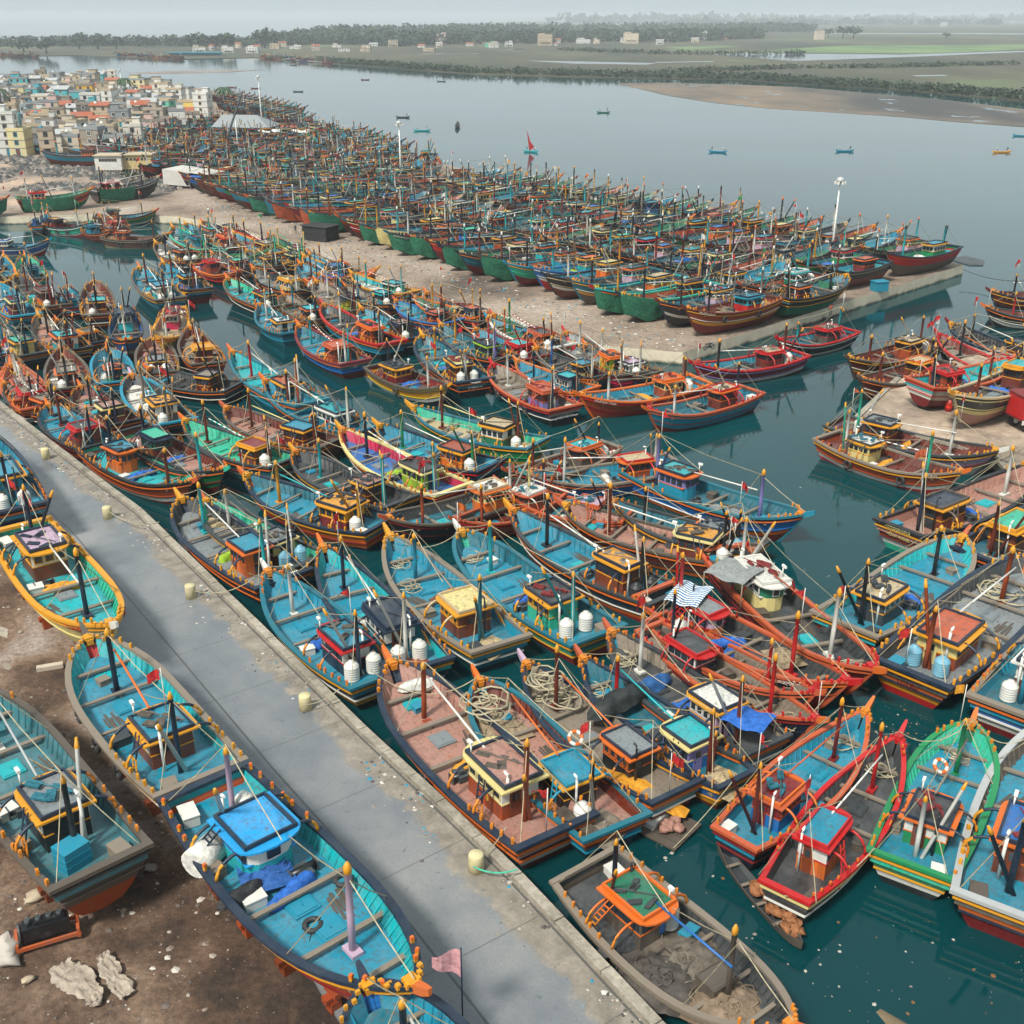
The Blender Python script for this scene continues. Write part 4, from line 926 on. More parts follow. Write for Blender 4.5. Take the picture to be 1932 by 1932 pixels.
x|W 498 718|W 690 812|5.0|h=navy s=orange u=navy g=deepteal i=teal d=teal c=deepteal C=white r=aqua e=white f=navy p=orange m=brown w=orange b=white x=white|-|square|W|aqua roof, near the long teal deck
x|W 247 705|C0 1000 120|5.2|h=navy s=orange u=black g=teal i=dark d=white c=dark C=white r=yellow e=yellow f=navy p=orange m=plank w=lilac b=aqua x=plank|T1PwF|square|W|pale worn deck, yellow roof
C0 0 0|C0 120 -60|C0 330 60|4.4|h=brown s=orange u=black g=dark i=plank d=plank c=brown r=plank e=orange f=brown p=orange m=white w=orange b=plank|-|square|W|behind the 6th kerb boat
x|W 333 695|C0 1330 -90|5.0|h=black s=orange u=black g=dark i=dark d=black c=brown r=plank e=yellow f=navy p=orange m=black w=orange b=plank x=black|-|square|W|black decked, yellow rim roof
x|W 412 652|W 590 762|5.2|h=teal s=orange u=teal g=deepteal i=aqua d=aqua c=deepteal r=salmon e=yellow f=navy p=orange m=red w=orange b=white x=salmon|-|square|W|bright aqua open deck on the channel
# left cluster
B0 0 0|B0 530 545|B0 560 745|5.2|h=navy s=orange u=black g=oldwood i=brown d=pink c=brown r=aqua e=yellow f=navy p=yellow m=black w=orange b=plank x=black|T1|square|W|left cluster, foremost into the channel
B0 0 0|B0 715 885|B0 700 660|4.4|h=blue s=orange l=maroon u=navy g=navy i=blue d=navy c=aqua C=white r=navy e=navy f=navy p=yellow m=white w=red b=white|-|square|W|small blue one, bow this way
B0 0 0|B0 915 880|B0 1000 690|4.6|h=lemon s=orange l=brown u=yellow g=yellow i=sand d=sand c=magenta C=white r=red e=pink f=maroon p=yellow m=white w=yellow b=red|-|square|W|magenta wheelhouse, yellow bow
B0 0 0|B0 1070 795|B0 1180 1010|5.2|h=brown s=orange u=black g=oldwood i=brown d=plank c=brown r=yellow e=yellow f=yellow p=orange m=maroon w=yellow b=white x=brown|FX|square|W|left cluster, by a striped flag
B0 0 0|B0 860 850|B0 900 1060|5.2|h=brown s=orange u=black g=oldwood i=brown d=pink c=brown r=grey e=yellow f=navy p=yellow m=brown w=salmon b=salmon x=black|T2|square|W|left cluster, two tanks, brown bow
B0 0 0|B0 215 735|B0 430 935|5.4|h=navy s=yellow u=black g=black i=plank d=pink c=aqua C=white r=aqua e=orange f=navy p=yellow m=black w=yellow b=white x=brown|-|square|W|left cluster, yellow posted arch bow
B0 0 0|B0 460 800|B0 570 880|4.2|h=black s=orange u=black g=navy i=dark d=dark c=black r=dark e=orange f=yellow p=orange m=black w=orange b=plank|-|square|W|left cluster, small black one
B0 0 0|B0 345 910|B0 400 1150|5.2|h=dark s=red u=black g=oldwood i=brown d=plank c=brown r=plank e=orange f=dark p=orange m=black w=orange b=orange x=dark|T1|square|W|left cluster, brown bow and single tank
B0 0 0|B0 600 905|B0 660 1110|5.0|h=teal s=orange u=navy g=teal i=teal d=deepteal c=green C=dark r=salmon e=orange f=dark p=orange m=black w=orange b=teal|FPw|square|W|left cluster, teal, red flag aloft
B0 0 0|B0 60 985|B0 170 1200|5.0|h=rust s=orange u=brown g=salmon i=salmon d=salmon c=maroon r=pink e=salmon f=maroon p=orange m=white w=salmon b=white x=white|F|square|W|left cluster, salmon deck
B0 0 0|B0 140 395|B0 200 530|4.8|h=deepteal s=orange u=deepteal g=oldwood i=mint d=deepteal c=teal r=teal e=teal f=navy p=yellow m=teal w=orange b=orange|-|square|W|left cluster, topmost round bow
B0 0 0|B0 50 490|B0 330 690|5.0|h=navy s=orange u=brown g=oldwood i=dark d=dark c=orange C=brown r=dark e=plank f=brown p=yellow m=brown w=orange b=salmon x=maroon|T1|square|W|left cluster, orange cabin
B0 0 0|B0 -60 540|B0 150 745|5.0|h=deepteal s=orange u=black g=teal i=teal d=teal c=maroon r=teal e=cream f=navy p=yellow m=white w=orange b=white|Pb|square|W|left cluster, blue sheet over the roof
B0 0 0|B0 -60 770|B0 200 960|5.0|h=navy s=orange u=black g=dark i=plank d=dark c=cream r=mint e=yellow f=navy p=orange m=teal w=red b=white x=navy|PbF|square|W|left cluster, cream wheelhouse
B0 0 0|B0 -120 890|B0 60 1010|4.6|h=navy s=orange u=black g=dark i=teal d=teal c=brown r=teal e=orange f=navy p=orange m=black w=orange b=white|-|square|W|left cluster, cut by the left edge
B0 0 0|B0 380 560|B0 400 690|4.2|h=navy s=red u=navy g=navy i=teal d=dark c=teal r=navy e=teal f=navy p=orange m=maroon w=orange b=white|F|square|W|left cluster, between two round bows
B0 0 0|B0 20 400|B0 -30 560|4.6|h=navy s=orange u=deepteal g=yellow i=teal d=teal c=dark r=dark e=yellow f=navy p=yellow m=brown w=orange b=white|-|square|W|left cluster, teal, at the left edge
# boats moored along the head of the channel
B0 0 0|B0 500 210|B0 240 205|5.0|h=mint s=white l=red u=mint g=navy i=brown d=maroon c=maroon r=yellow e=navy f=navy p=orange m=white w=mint b=white x=white|Y3l|square|W|mint hull at the head of the channel
B0 0 0|B0 250 300|B0 -90 330|5.0|h=blue s=white l=red u=teal g=navy i=teal d=deepteal c=navy C=white r=white e=white f=blue p=orange m=white w=teal b=white x=white|Y2l|square|W|blue and white, cut by left edge
B0 0 0|B0 955 265|B0 590 285|5.0|h=oldwood s=plank l=sand u=oldwood g=oldwood i=brown d=plank c=brown r=sand e=orange f=brown p=orange m=brown w=orange b=plank x=brown|Y2l|square|W|weathered wood at the channel head
B0 0 0|B0 1080 115|B0 740 150|5.0|h=green s=yellow l=navy u=navy g=navy i=deepteal d=dark c=orange r=netgreen e=navy f=navy p=orange m=brown w=red b=white x=white|-|square|W|green and yellow, nearest the sand road
B0 0 0|B0 560 165|B0 700 235|4.4|h=brown s=orange u=navy g=dark i=brown d=brown c=blue C=salmon r=salmon e=red f=red p=orange m=white w=red b=white|-|square|W|red roofed, behind the weathered hull
B0 0 0|B0 620 250|B0 480 230|4.2|h=brown s=orange u=brown g=dark i=brown d=brown c=teal r=teal e=teal f=navy p=orange m=brown w=brown b=white|-|square|W|brown, right of the mint hull
B0 0 0|B0 260 150|B0 200 230|4.2|h=dark s=orange u=dark g=dark i=teal d=teal c=blue r=teal e=blue f=navy p=orange m=white w=orange b=white|Pb|square|W|blue roofed, left of the mint hull
# basin between channel and pier
x|W 253 497|W 324 566|5.4|h=deepteal s=yellow l=oldwood u=black g=oldwood i=teal d=teal c=aqua C=white r=teal e=white f=navy p=yellow m=brown w=orange b=white x=brown|T2|square|W|pier side, foremost teal bow
B0 0 0|B0 920 440|B0 1135 600|5.2|h=navy s=yellow l=maroon u=black g=navy i=teal d=teal c=blue C=navy r=teal e=yellow f=black p=yellow m=brown w=yellow b=white x=brown|-|square|W|pier side, yellow letters on its stern
B0 0 0|B0 1350 480|B0 1140 440|5.0|h=red s=orange l=navy u=red g=orange i=blue d=dark c=rust r=red e=red f=red p=red m=white w=red b=white x=white|-|square|W|pier side, bright red hull
P 0 0|P 8 132|P 215 225|5.2|h=navy s=orange u=black g=oldwood i=dark d=white c=dark r=plank e=orange f=black p=yellow m=navy w=yellow b=white x=black|T2|square|W|pier side, pale deck, yellow bow
P 0 0|P 372 318|P 640 458|5.0|h=black s=orange l=maroon u=black g=oldwood i=mint d=aqua c=black r=aqua e=yellow f=navy p=orange m=black w=orange b=white x=black|T1Y2l|square|W|pier side, blue sheet on pale deck
P 0 0|P 533 440|P 700 590|4.6|h=teal s=navy l=deepteal u=teal g=deepteal i=deepteal d=teal c=teal C=white r=white e=yellow f=navy p=orange m=white w=teal b=white|nd|square|W|small teal boat alone on the channel
P 0 0|P 655 390|P 860 520|4.8|h=dark s=orange u=black g=oldwood i=plank d=plank c=dark r=aqua e=orange f=navy p=orange m=teal w=orange b=plank x=black|T1|square|W|pier side, blue barrel by dark cabin
P 0 0|P 502 262|P 770 380|4.8|h=dark s=orange u=black g=black i=dark d=grey c=cream C=white r=cream e=yellow f=yellow p=orange m=white w=orange b=plank x=white|-|square|W|pier side, cream wheelhouse, grey deck
P 0 0|P 740 240|P 985 360|5.4|h=navy s=orange u=black g=dark i=teal d=teal c=orange r=orange e=orange f=blue p=orange m=brown w=orange b=white x=teal|-|square|W|pier side, big orange wheelhouse
P 0 0|P 405 88|P 640 190|5.0|h=navy s=orange u=navy g=yellow i=teal d=teal c=brown r=plank e=yellow f=navy p=yellow m=brown w=yellow b=white x=white|T1|square|W|pier side, teal oval deck, yellow bow
P 0 0|P 90 60|P 290 175|4.8|h=dark s=orange u=dark g=mint i=deepteal d=deepteal c=teal r=teal e=teal f=navy p=orange m=mint w=yellow b=mint x=mint|-|square|W|pier side, teal cabin, mint masts
P 0 0|P 235 50|P 420 165|4.8|h=navy s=orange u=black g=dark i=teal d=dark c=rust r=orange e=red f=orange p=orange m=mint w=yellow b=white x=white|-|square|W|pier side, orange roof, mint poles
P 0 0|P 160 35|P 350 110|4.8|h=navy s=orange u=black g=plank i=teal d=teal c=brown C=white r=aqua e=orange f=navy p=yellow m=plank w=yellow b=white x=white|-|square|W|pier side, blue oval deck near lane
P 0 0|P 370 165|P 230 195|4.4|h=green s=yellow u=green g=green i=green d=deepteal c=maroon r=mint e=mint f=navy p=green m=white w=green b=white|-|square|W|pier side, green bow amid brown ones
P 0 0|P 740 85|P 950 190|4.8|h=dark s=orange u=dark g=dark i=netgreen d=netgreen c=brown r=maroon e=cream f=navy p=orange m=cream w=orange b=mint x=mint|-|square|W|pier side, mint pole before dark tent
P 0 0|P 760 200|P 1000 310|4.8|h=navy s=orange u=blue g=yellow i=teal d=blue c=brown r=blue e=navy f=navy p=yellow m=teal w=yellow b=rope x=maroon|-|square|W|pier side, bright blue deck, yellow bow
P 0 0|P 820 330|P 1060 480|5.0|h=navy s=orange u=black g=oldwood i=plank d=plank c=lime C=lemon r=navy e=navy f=navy p=yellow m=white w=orange b=plank x=brown|-|square|W|pier side, yellow green wheelhouse
P 0 0|P 735 552|W 672 683|5.4|h=blue s=orange l=brown u=blue g=maroon i=deepteal d=teal c=rust r=salmon e=salmon f=salmon p=orange m=aqua w=orange b=red x=white|P y|square|W|pier side, orange inner rail, blue hull
P 0 0|P 830 440|W 741 650|5.0|h=teal s=orange u=red g=red i=dark d=dark c=rust r=red e=orange f=orange p=orange m=white w=red b=white|Pb|square|W|pier side, orange roof, teal stern
P 0 0|P 880 170|P 1090 270|4.8|h=dark s=orange u=dark g=dark i=teal d=dark c=orange r=maroon e=orange f=orange p=orange m=maroon w=orange b=white|T1|square|W|pier side, small orange wheelhouse
P 0 0|P 520 45|P 740 110|4.8|h=red s=red u=red g=red i=red d=dark c=brown r=dark e=red f=red p=red m=red w=red b=red|o|square|W|pier side, red rails by the lane
P 0 0|P 330 15|P 510 70|4.8|h=navy s=orange u=black g=navy i=dark d=dark c=teal C=white r=navy e=cream f=navy p=orange m=white w=orange b=plank x=black|-|square|W|pier side, dark, near the lane
P 0 0|P 560 145|P 780 235|4.8|h=dark s=yellow u=dark g=dark i=teal d=dark c=black r=cream e=cream f=navy p=yellow m=mint w=yellow b=lime x=mint|-|square|W|pier side, black cabin, cream roof
P 0 0|P 330 190|P 480 262|4.4|h=navy s=orange u=dark g=dark i=dark d=dark c=maroon r=mint e=orange f=navy p=orange m=white w=orange b=white|-|square|W|pier side, maroon cabin, mint roof
P 0 0|P 470 165|P 640 250|4.4|h=navy s=orange u=dark g=dark i=dark d=deepteal c=dark r=yellow e=yellow f=navy p=yellow m=cream w=orange b=cream|-|square|W|pier side, yellow roof, dark cabin
B1 0 0|B1 130 480|B1 470 590|5.0|h=brown s=orange u=black g=yellow i=aqua d=white c=mint r=aqua e=white f=navy p=yellow m=aqua w=yellow b=orange x=aqua|T1|round|W|pier side, mint round wheelhouse
B1 0 0|B1 335 435|B1 40 500|4.6|h=orange s=orange u=orange g=orange i=orange d=dark c=rust r=rust e=orange f=yellow p=orange m=brown w=yellow b=white|-|square|W|pier side, orange bow by the lane
B1 0 0|B1 305 640|B1 640 765|5.0|h=blue s=orange u=navy g=blue i=teal d=teal c=maroon r=salmon e=salmon f=navy p=orange m=black w=salmon b=white x=black|-|square|W|pier side, bright teal, salmon roof
B1 0 0|B1 110 690|B1 440 860|5.2|h=black s=orange u=black g=navy i=teal d=aqua c=wood r=pink e=navy f=navy p=orange m=navy w=yellow b=white x=black|T1X|square|W|pier side, aqua deck, ladder by cabin
B1 0 0|B1 20 555|B1 320 660|4.8|h=navy s=orange u=black g=dark i=plank d=dark c=teal C=black r=aqua e=aqua f=navy p=orange m=teal w=orange b=aqua x=black|T1|square|W|pier side, aqua roof, black masts
B1 0 0|B1 500 600|B1 870 760|5.0|h=dark s=red u=dark g=oldwood i=dark d=dark c=red C=white r=salmon e=navy f=navy p=orange m=maroon w=orange b=plank x=maroon|-|square|W|pier side, red and white wheelhouse
B1 0 0|B1 655 580|B1 1050 690|5.2|h=salmon s=mint u=salmon g=orange i=netgreen d=netgreen c=wood r=salmon e=sand f=sand p=orange m=yellow w=maroon b=orange x=yellow|-|square|W|pier side, long green deck, orange rails
B1 0 0|B1 890 720|B1 1290 905|5.2|h=mint s=orange u=salmon g=white i=netgreen d=netgreen c=orange r=dark e=salmon f=salmon p=orange m=green w=salmon b=red x=maroon|T1Pg|square|W|pier side, green deck, white gunwale
B1 0 0|B1 1065 690|B1 1450 830|5.2|h=teal s=orange u=black g=dark i=teal d=teal c=brown r=blue e=black f=teal p=orange m=orange w=teal b=plank x=brown|T1|square|W|pier side, blue roof, next the lane
B1 0 0|B1 755 800|B1 1110 970|4.8|h=red s=orange u=maroon g=maroon i=teal d=teal c=red r=aqua e=red f=red p=orange m=red w=salmon b=red x=red|T1|square|W|pier side, bright red wheelhouse
B1 0 0|B1 560 780|B1 930 980|4.8|h=navy s=orange u=navy g=dark i=deepteal d=deepteal c=dark r=navy e=lime f=navy p=yellow m=yellow w=orange b=orange x=purple|-|square|W|pier side, dark deck, lime roof rim
B1 0 0|B1 455 850|B1 760 1110|5.6|h=navy s=orange l=black u=black g=navy i=deepteal d=deepteal c=wood r=cream e=yellow f=navy p=yellow m=yellow w=yellow b=orange x=white|T2Pb|square|W|pier side, winged emblem on its stern
B1 0 0|B1 605 1125|B1 205 1010|5.0|h=yellow s=oldwood l=black u=lemon g=oldwood i=maroon d=maroon c=maroon C=yellow r=dark e=yellow f=dark p=oldwood m=white w=yellow b=white|YlPbF|square|W|yellow hull on the channel
B1 0 0|B1 855 1005|C1 1270 45|5.0|h=navy s=red l=black u=black g=salmon i=plank d=plank c=purple C=brown r=salmon e=salmon f=salmon p=red m=white w=red b=salmon|Y2|square|W|pier side, purple wheelhouse
B1 0 0|B1 1020 985|B1 1400 1150|4.8|h=blue s=orange u=orange g=orange i=teal d=teal c=teal C=white r=aqua e=navy f=navy p=orange m=navy w=orange b=plank x=brown|F|square|W|pier side, teal, red flag on bow
B1 0 0|B1 1205 935|B1 1480 1070|4.6|h=dark s=orange u=dark g=dark i=dark d=dark c=cream C=navy r=teal e=yellow f=navy p=orange m=blue w=orange b=white x=white|-|square|W|pier side, cream and navy wheelhouse
B1 0 0|B1 1375 885|B1 1750 1060|5.0|h=navy s=orange u=dark g=oldwood i=dark d=grey c=netgreen C=white r=lilac e=white f=navy p=orange m=white w=orange b=rope x=white|T1|square|W|pier side, green and white wheelhouse
B1 0 0|B1 1480 785|B1 1880 1010|5.2|h=magenta s=maroon u=dark g=oldwood i=grey d=grey c=lime r=orange e=orange f=orange p=orange m=white w=red b=white x=white|-|square|W|pier side, lime wheelhouse, grey deck
C1 0 0|W 1093 742|W 1322 715|5.4|h=rust s=red l=rust u=red g=orange i=teal d=teal c=rust C=cream r=orange e=orange f=orange p=orange m=white w=orange b=plank x=brown|TPy|square|W|pier side, cream sheet round its cabin
C1 0 0|W 1222 768|W 1416 733|5.0|h=teal s=salmon l=maroon u=deepteal g=salmon i=deepteal d=deepteal c=brown r=sand e=orange f=red p=red m=white w=orange b=white|Y2l|square|W|teal hull, last rank before the channel
B2 0 0|B2 62 1005|B2 650 945|5.6|h=maroon s=purple l=brown u=red g=red i=teal d=dark c=brown r=sand e=red f=red p=red m=black w=red b=white x=brown|Y3lT1|square|W|red hull below the pier corner
B2 0 0|B2 540 860|B2 930 810|5.0|h=black s=white l=black u=black g=red i=deepteal d=deepteal c=oldwood r=plank e=red f=red p=red m=aqua w=red b=orange x=aqua|Y1l|square|W|black hull touching the pier's end wall
'''
def parse_pal(s):
    d = {}
    for kv in s.split():
        k, v = kv.split('='); d[KEY[k]] = v
    return d
hb = 0; BYW = {}
KERB_LAND = ccw(kerb + [(-60, -60), (-300, -60), (-300, 232)])
DOCK_P = ccw([tuple(at(x, y, LAND_Z)[:2]) for x, y in [(1622, 790), (1700, 715), (1760, 690), (2050, 620), (2200, 900), (1925, 905), (1880, 860)]])
for line in HAND.strip().splitlines():
    if line.startswith('#'): continue
    _, b, s_, W, pal, ex, ck, surf, where = line.split('|')
    z0 = 2.75 if surf == 'L' else 0.0
    def P2(q):
        a = q.split(); return tp(a[0], float(a[1]), float(a[2]))
    bz = at(*P2(b), z0 + 3.1); sz = at(*P2(s_), z0 + 2.15)
    d = Vector((bz.x - sz.x, bz.y - sz.y)); L = d.length; Lc = max(12.0, min(20.5, L))
    if abs(L - Lc) > .5: print('LEN', round(L, 1), where)
    rz = math.atan2(d.y, d.x); u = d.normalized()
    # keep the end that lies nearer to the camera where it was measured
    if bz.y < sz.y: c = Vector((bz.x, bz.y)) - u * Lc / 2
    else: c = Vector((sz.x, sz.y)) + u * Lc / 2
    dist = c.length; lod = 0 if dist < 78 else 1
    if surf == 'W':      # moored boats lie beside the quays, never over them
        W_ = float(W) * (.96 if float(W) >= 4.7 else 1.0)
        def outline(cc):
            q = Vector((-u.y, u.x)); pts = []
            for t in (.02, .2, .4, .6, .75, .87, .95):
                for sd in (1, -1): pts.append(cc + u * ((t - .5) * Lc) + q * sd * (wid(t) * W_ / 5.2 + .1))
            return pts
        for poly, dirn in ((KERB_LAND, Vector((.8, .6))), (PIER, Vector((-.787, -.617))), (DOCK_P, Vector((-.75, -.66)))):
            n_ = 0
            while any(inpoly(p.x, p.y, poly) for p in outline(c)) and n_ < 22: c = c + dirn * .35; n_ += 1
            if n_ >= 22: print('STILL OVER LAND', where)
    ex = ex.replace('T ', 'T1').replace(' ', '')
    if 'T' in ex and not ex[ex.index('T') + 1:ex.index('T') + 2].isdigit(): ex = ex.replace('T', 'T1')
    if 'Y' in ex and not ex[ex.index('Y') + 1:ex.index('Y') + 2].isdigit(): ex = ex.replace('Y', 'Y1')
    pw = parse_pal(pal); extras = ex
    if lod == 1 and 'R' in extras: pass
    slim = float(W) < 4.7
    rt_ = boat(c, rz, Lc, float(W) * (.96 if not slim else 1.0), pw, where, lod, z0, extras, slim, ck, seed=hb, group='fishing boats in the harbour basin' if surf == 'W' else 'fishing boats standing ashore')
    hb += 1; BYW[where] = rt_
print('hand boats', hb)
for wh, txt, col, t, sd, f, sz in (('third on the dirt beside the road', 'Tandl', 'red', .87, 1, .93, .6), ('third on the dirt beside the road', 'Tandl', 'red', .87, -1, .93, .6), ('orange stern with blue tanks', 'પતિત', 'maroon', None, 1, .66, .62),
        ('brown stern near the right dock', 'નારણસાગર', 'cream', None, 1, .95, .55), ('brown stern near the right dock', 'નિલમ વારાણ', 'cream', None, 1, .74, .42), ('pier side, cream sheet round its cabin', 'Madeena Noya', 'white', .86, 1, .95, .42), ('brown bow at the channel mouth', 'KUBER', 'yellow', .82, 1, .95, .45),
        ('pier side, yellow letters on its stern', 'RADHESHYAM', 'orange', None, 1, .95, .42), ('red prow, striped awning behind wheelhouse', 'મહાલક્ષ્મીનીધર', 'white', .82, -1, .93, .5), ('green bow with name plate, 2nd rank', 'JN 21 04', 'white', .88, -1, .95, .4),
        ('rust hull, cream wheelhouse, right channel', 'GIRIRAJ', 'white', .86, -1, .95, .4), ('pier side, purple wheelhouse', 'JALSAGAR', 'white', None, 1, .62, .5), ('black tanks behind its yellow roof', 'KIRAT', 'plank', None, 1, .95, .5), ('pier side, winged emblem on its stern', 'M VIRMA M', 'white', None, 1, .7, .34), ('pier side, orange inner rail, blue hull', 'JAL', 'white', None, 1, .8, .4)):
    hull_text(BYW[wh], txt, col, t, sd, f, sz)
# winged emblem on one stern
rt_ = BYW['pier side, winged emblem on its stern']; mb = MB(); g = hp(0, .93, 1)
for sd in (1, -1): mb.poly([(g.x - .16, 0, g.z), (g.x - .16, sd * .75, g.z + .2), (g.x - .16, sd * .55, g.z - .02), (g.x - .16, 0, g.z - .1)])
mb.poly([(g.x - .17, -.12, g.z + .05), (g.x - .17, .12, g.z + .05), (g.x - .17, 0, g.z + .35)]); mb.build('emblem', [mt('white', 'paint')], rt_)

# ------------------------------------------------------------------ boats standing in ranks on the pier
rr = random.Random(11)
E1 = Vector((-.616, .788)); E2 = Vector((.788, .616)); O0 = Vector((21.8, 139.2))
HULLS = ['black', 'black', 'navy', 'black', 'brown', 'teal', 'deepteal', 'navy', 'blue', 'black', 'red', 'green']
CABS = ['wood', 'brown', 'rust', 'maroon', 'rust', 'wood', 'black', 'orange']
CABW = ['teal', 'blue', 'aqua', 'orange', 'cream', 'mint', 'green', 'lilac', 'salmon']
DECKS = ['deepteal', 'teal', 'teal', 'aqua', 'plank', 'blue', 'dark', 'netgreen', 'pink', 'teal']
def rpal(r):
    p = dict(hull=r.choice(HULLS), stripe=r.choice(['yellow', 'orange', 'orange', 'cream', 'sand']), low=r.choice(['brown', 'maroon', 'oldwood', 'dark', 'brown']), up='black',
        gun=r.choice(['black', 'navy', 'black', 'dark', 'deepteal', 'brown']), inn=r.choice(['deepteal', 'teal', 'dark', 'rust', 'netgreen']), deck=r.choice(DECKS), roof=r.choice(['dark', 'plank', 'teal', 'teal', 'blue', 'aqua', 'cream', 'salmon', 'grey', 'mint']),
        rim=r.choice(['yellow', 'yellow', 'orange', 'cream', 'teal', 'navy', 'red']), frame=r.choice(['navy', 'black', 'dark']), post=r.choice(['yellow', 'orange', 'sand', 'oldwood', 'plank', 'black']), mast=r.choice(['black', 'navy', 'maroon', 'white', 'aqua', 'yellow', 'brown']),
        tip=r.choice(['orange', 'black', 'white', 'yellow']), prow=r.choice(['brown', 'orange', 'oldwood', 'maroon', 'navy', 'black', 'deepteal']), boom=r.choice(['white', 'plank', 'aqua', 'sand', 'white']), der=r.choice(['black', 'navy', 'white', 'aqua', 'plank', 'black', 'yellow']))
    if r.random() < .5: p['cab'] = r.choice(CABS)
    else: p['cab'] = r.choice(CABW); p['cab2'] = r.choice(['white', 'white', 'cream', p['cab']])
    p['up'] = p['hull'] if r.random() < .4 else 'black'
    return p
SPEC = {(0, 0): (dict(hull='rust', stripe='yellow', low='maroon', up='brown', gun='brown', inn='brown', deck='sand', cab='red', cab2='aqua', roof='teal', rim='teal', frame='navy', post='yellow', mast='black', prow='brown', boom='plank'), 'Y2'),
    (0, 1): (dict(hull='black', stripe='yellow', low='netgreen', up='black', gun='black', inn='deepteal', deck='dark', cab='brown', roof='dark', rim='orange', frame='black', post='yellow', mast='black', prow='navy'), 'X'),
    (0, 2): (dict(hull='oldwood', stripe='sand', low='sand', up='oldwood', gun='dark', inn='plank', deck='dark', cab='oldwood', roof='teal', rim='orange', frame='dark', post='orange', mast='brown', prow='oldwood'), 'Pb'),
    (0, 3): (dict(hull='black', stripe='orange', low='pinknet', up='dark', gun='dark', inn='dark', deck='dark', cab='brown', roof='teal', rim='teal', frame='navy', post='yellow', mast='black', prow='yellow'), 'U'),
    (1, 0): (dict(hull='black', stripe='orange', low='black', up='black', gun='navy', deck='deepteal', cab='lilac', cab2='white', roof='teal', rim='yellow', frame='navy', mast='black', prow='brown', post='yellow'), ''),
    (1, 1): (dict(hull='navy', deck='dark', cab='netgreen', cab2='white', roof='aqua', rim='aqua', frame='white', mast='aqua', prow='salmon', stripe='orange', gun='dark', low='brown'), 'T1'),
    (2, 0): (dict(hull='navy', stripe='yellow', low='maroon', deck='deepteal', cab='brown', roof='brown', rim='yellow', gun='mint', mast='navy', prow='navy', post='yellow'), ''),
    (3, 0): (dict(hull='maroon', deck='aqua', cab='orange', cab2='white', roof='sand', rim='yellow', gun='aqua', mast='yellow', prow='red', post='lemon', stripe='orange', low='maroon'), 'Pw'),
    (6, 0): (dict(hull='blue', stripe='white', low='red', up='blue', gun='blue', deck='plank', cab='aqua', cab2='white', roof='orange', rim='yellow', mast='aqua', prow='teal', post='orange'), 'Pg'),
    (7, 0): (dict(hull='mint', stripe='yellow', low='maroon', up='teal', gun='teal', deck='teal', cab='teal', roof='dark', rim='orange', mast='black', prow='teal', post='orange'), ''),
    (20, 0): (dict(hull='maroon', stripe='white', low='salmon', up='red', deck='dark', cab='brown', mast='brown', prow='red'), ''), (17, 0): (dict(hull='rust', stripe='cream', low='brown', deck='plank', cab='rust', mast='brown', prow='orange'), ''),
    (4, 1): (dict(cab='magenta', deck='dark', hull='black'), ''), (5, 1): (dict(cab='blue', cab2='white', hull='navy', roof='aqua'), 'Pb')}
NETS = {2: 'netgreen', 3: 'netgreen', 8: 'netgreen', 10: 'netgreen', 12: 'netgreen', 13: 'netgreen', 14: 'cream', 15: 'netgreen', 18: 'netgreen', 19: 'salmon', 21: 'rust', 22: 'deepteal', 23: 'netgreen'}
def cover_mesh(seed, t0=.52, t1=1.0, sides=(1, -1), fmin=.12):
    mb = MB(); n, m = 18, 8
    for sd in sides:
        b = len(mb.v)
        for i in range(n + 1):
            t = t0 + (t1 - t0) * i / n
            for j in range(m + 1):
                f = 1 - (1 - fmin) * j / m; p = hp(t, f, sd)
                if sd > 0 or True: ww = .22 + .16 * noise.noise(Vector((t * 14, j * .3, seed))) + .10 * math.sin(t * 46 + seed) * (j / m)
                if j == m: p.z += .35 * noise.noise(Vector((t * 8, 3, seed)))
                if j == 0: p.z += .12
                # cloth hangs down plumb below the flare
                q = hp(t, 1, sd); y = sd * (abs(p.y) * .45 + abs(q.y) * .55 + ww); x = p.x * .5 + q.x * .5 + (.15 if i == n else 0)
                if i == n: y = sd * .02
                mb.v.append((x, y, p.z))
        for i in range(n):
            for j in range(m):
                a = b + i * (m + 1) + j; q = [a, a + 1, a + m + 2, a + m + 1]; mb.face(q if sd < 0 else q[::-1], 0, True)
    return mb.mesh('hull_net', 1)
COVERS = [cover_mesh(1), cover_mesh(2.3), cover_mesh(4.1, .68)]
COVER_FULL = [cover_mesh(7, .05, .80, (1,), .1), cover_mesh(8, .1, .95, (-1,), .1)]
def cover(root, me, cname, label, group='nets and sheets hung round hulls'):
    if root is None: return
    o = link('hull_net', me, [mt(cname, 'cloth')]); o.location = root.location; o.rotation_euler = root.rotation_euler; o.scale = root.scale; return tag(o, label, 'net cover', group)
cnt = 0
NI = 66
def free(cx, cy, dmin=4.3):
    return all((cx - b[0]) ** 2 + (cy - b[1]) ** 2 > dmin * dmin for b in BOATS)
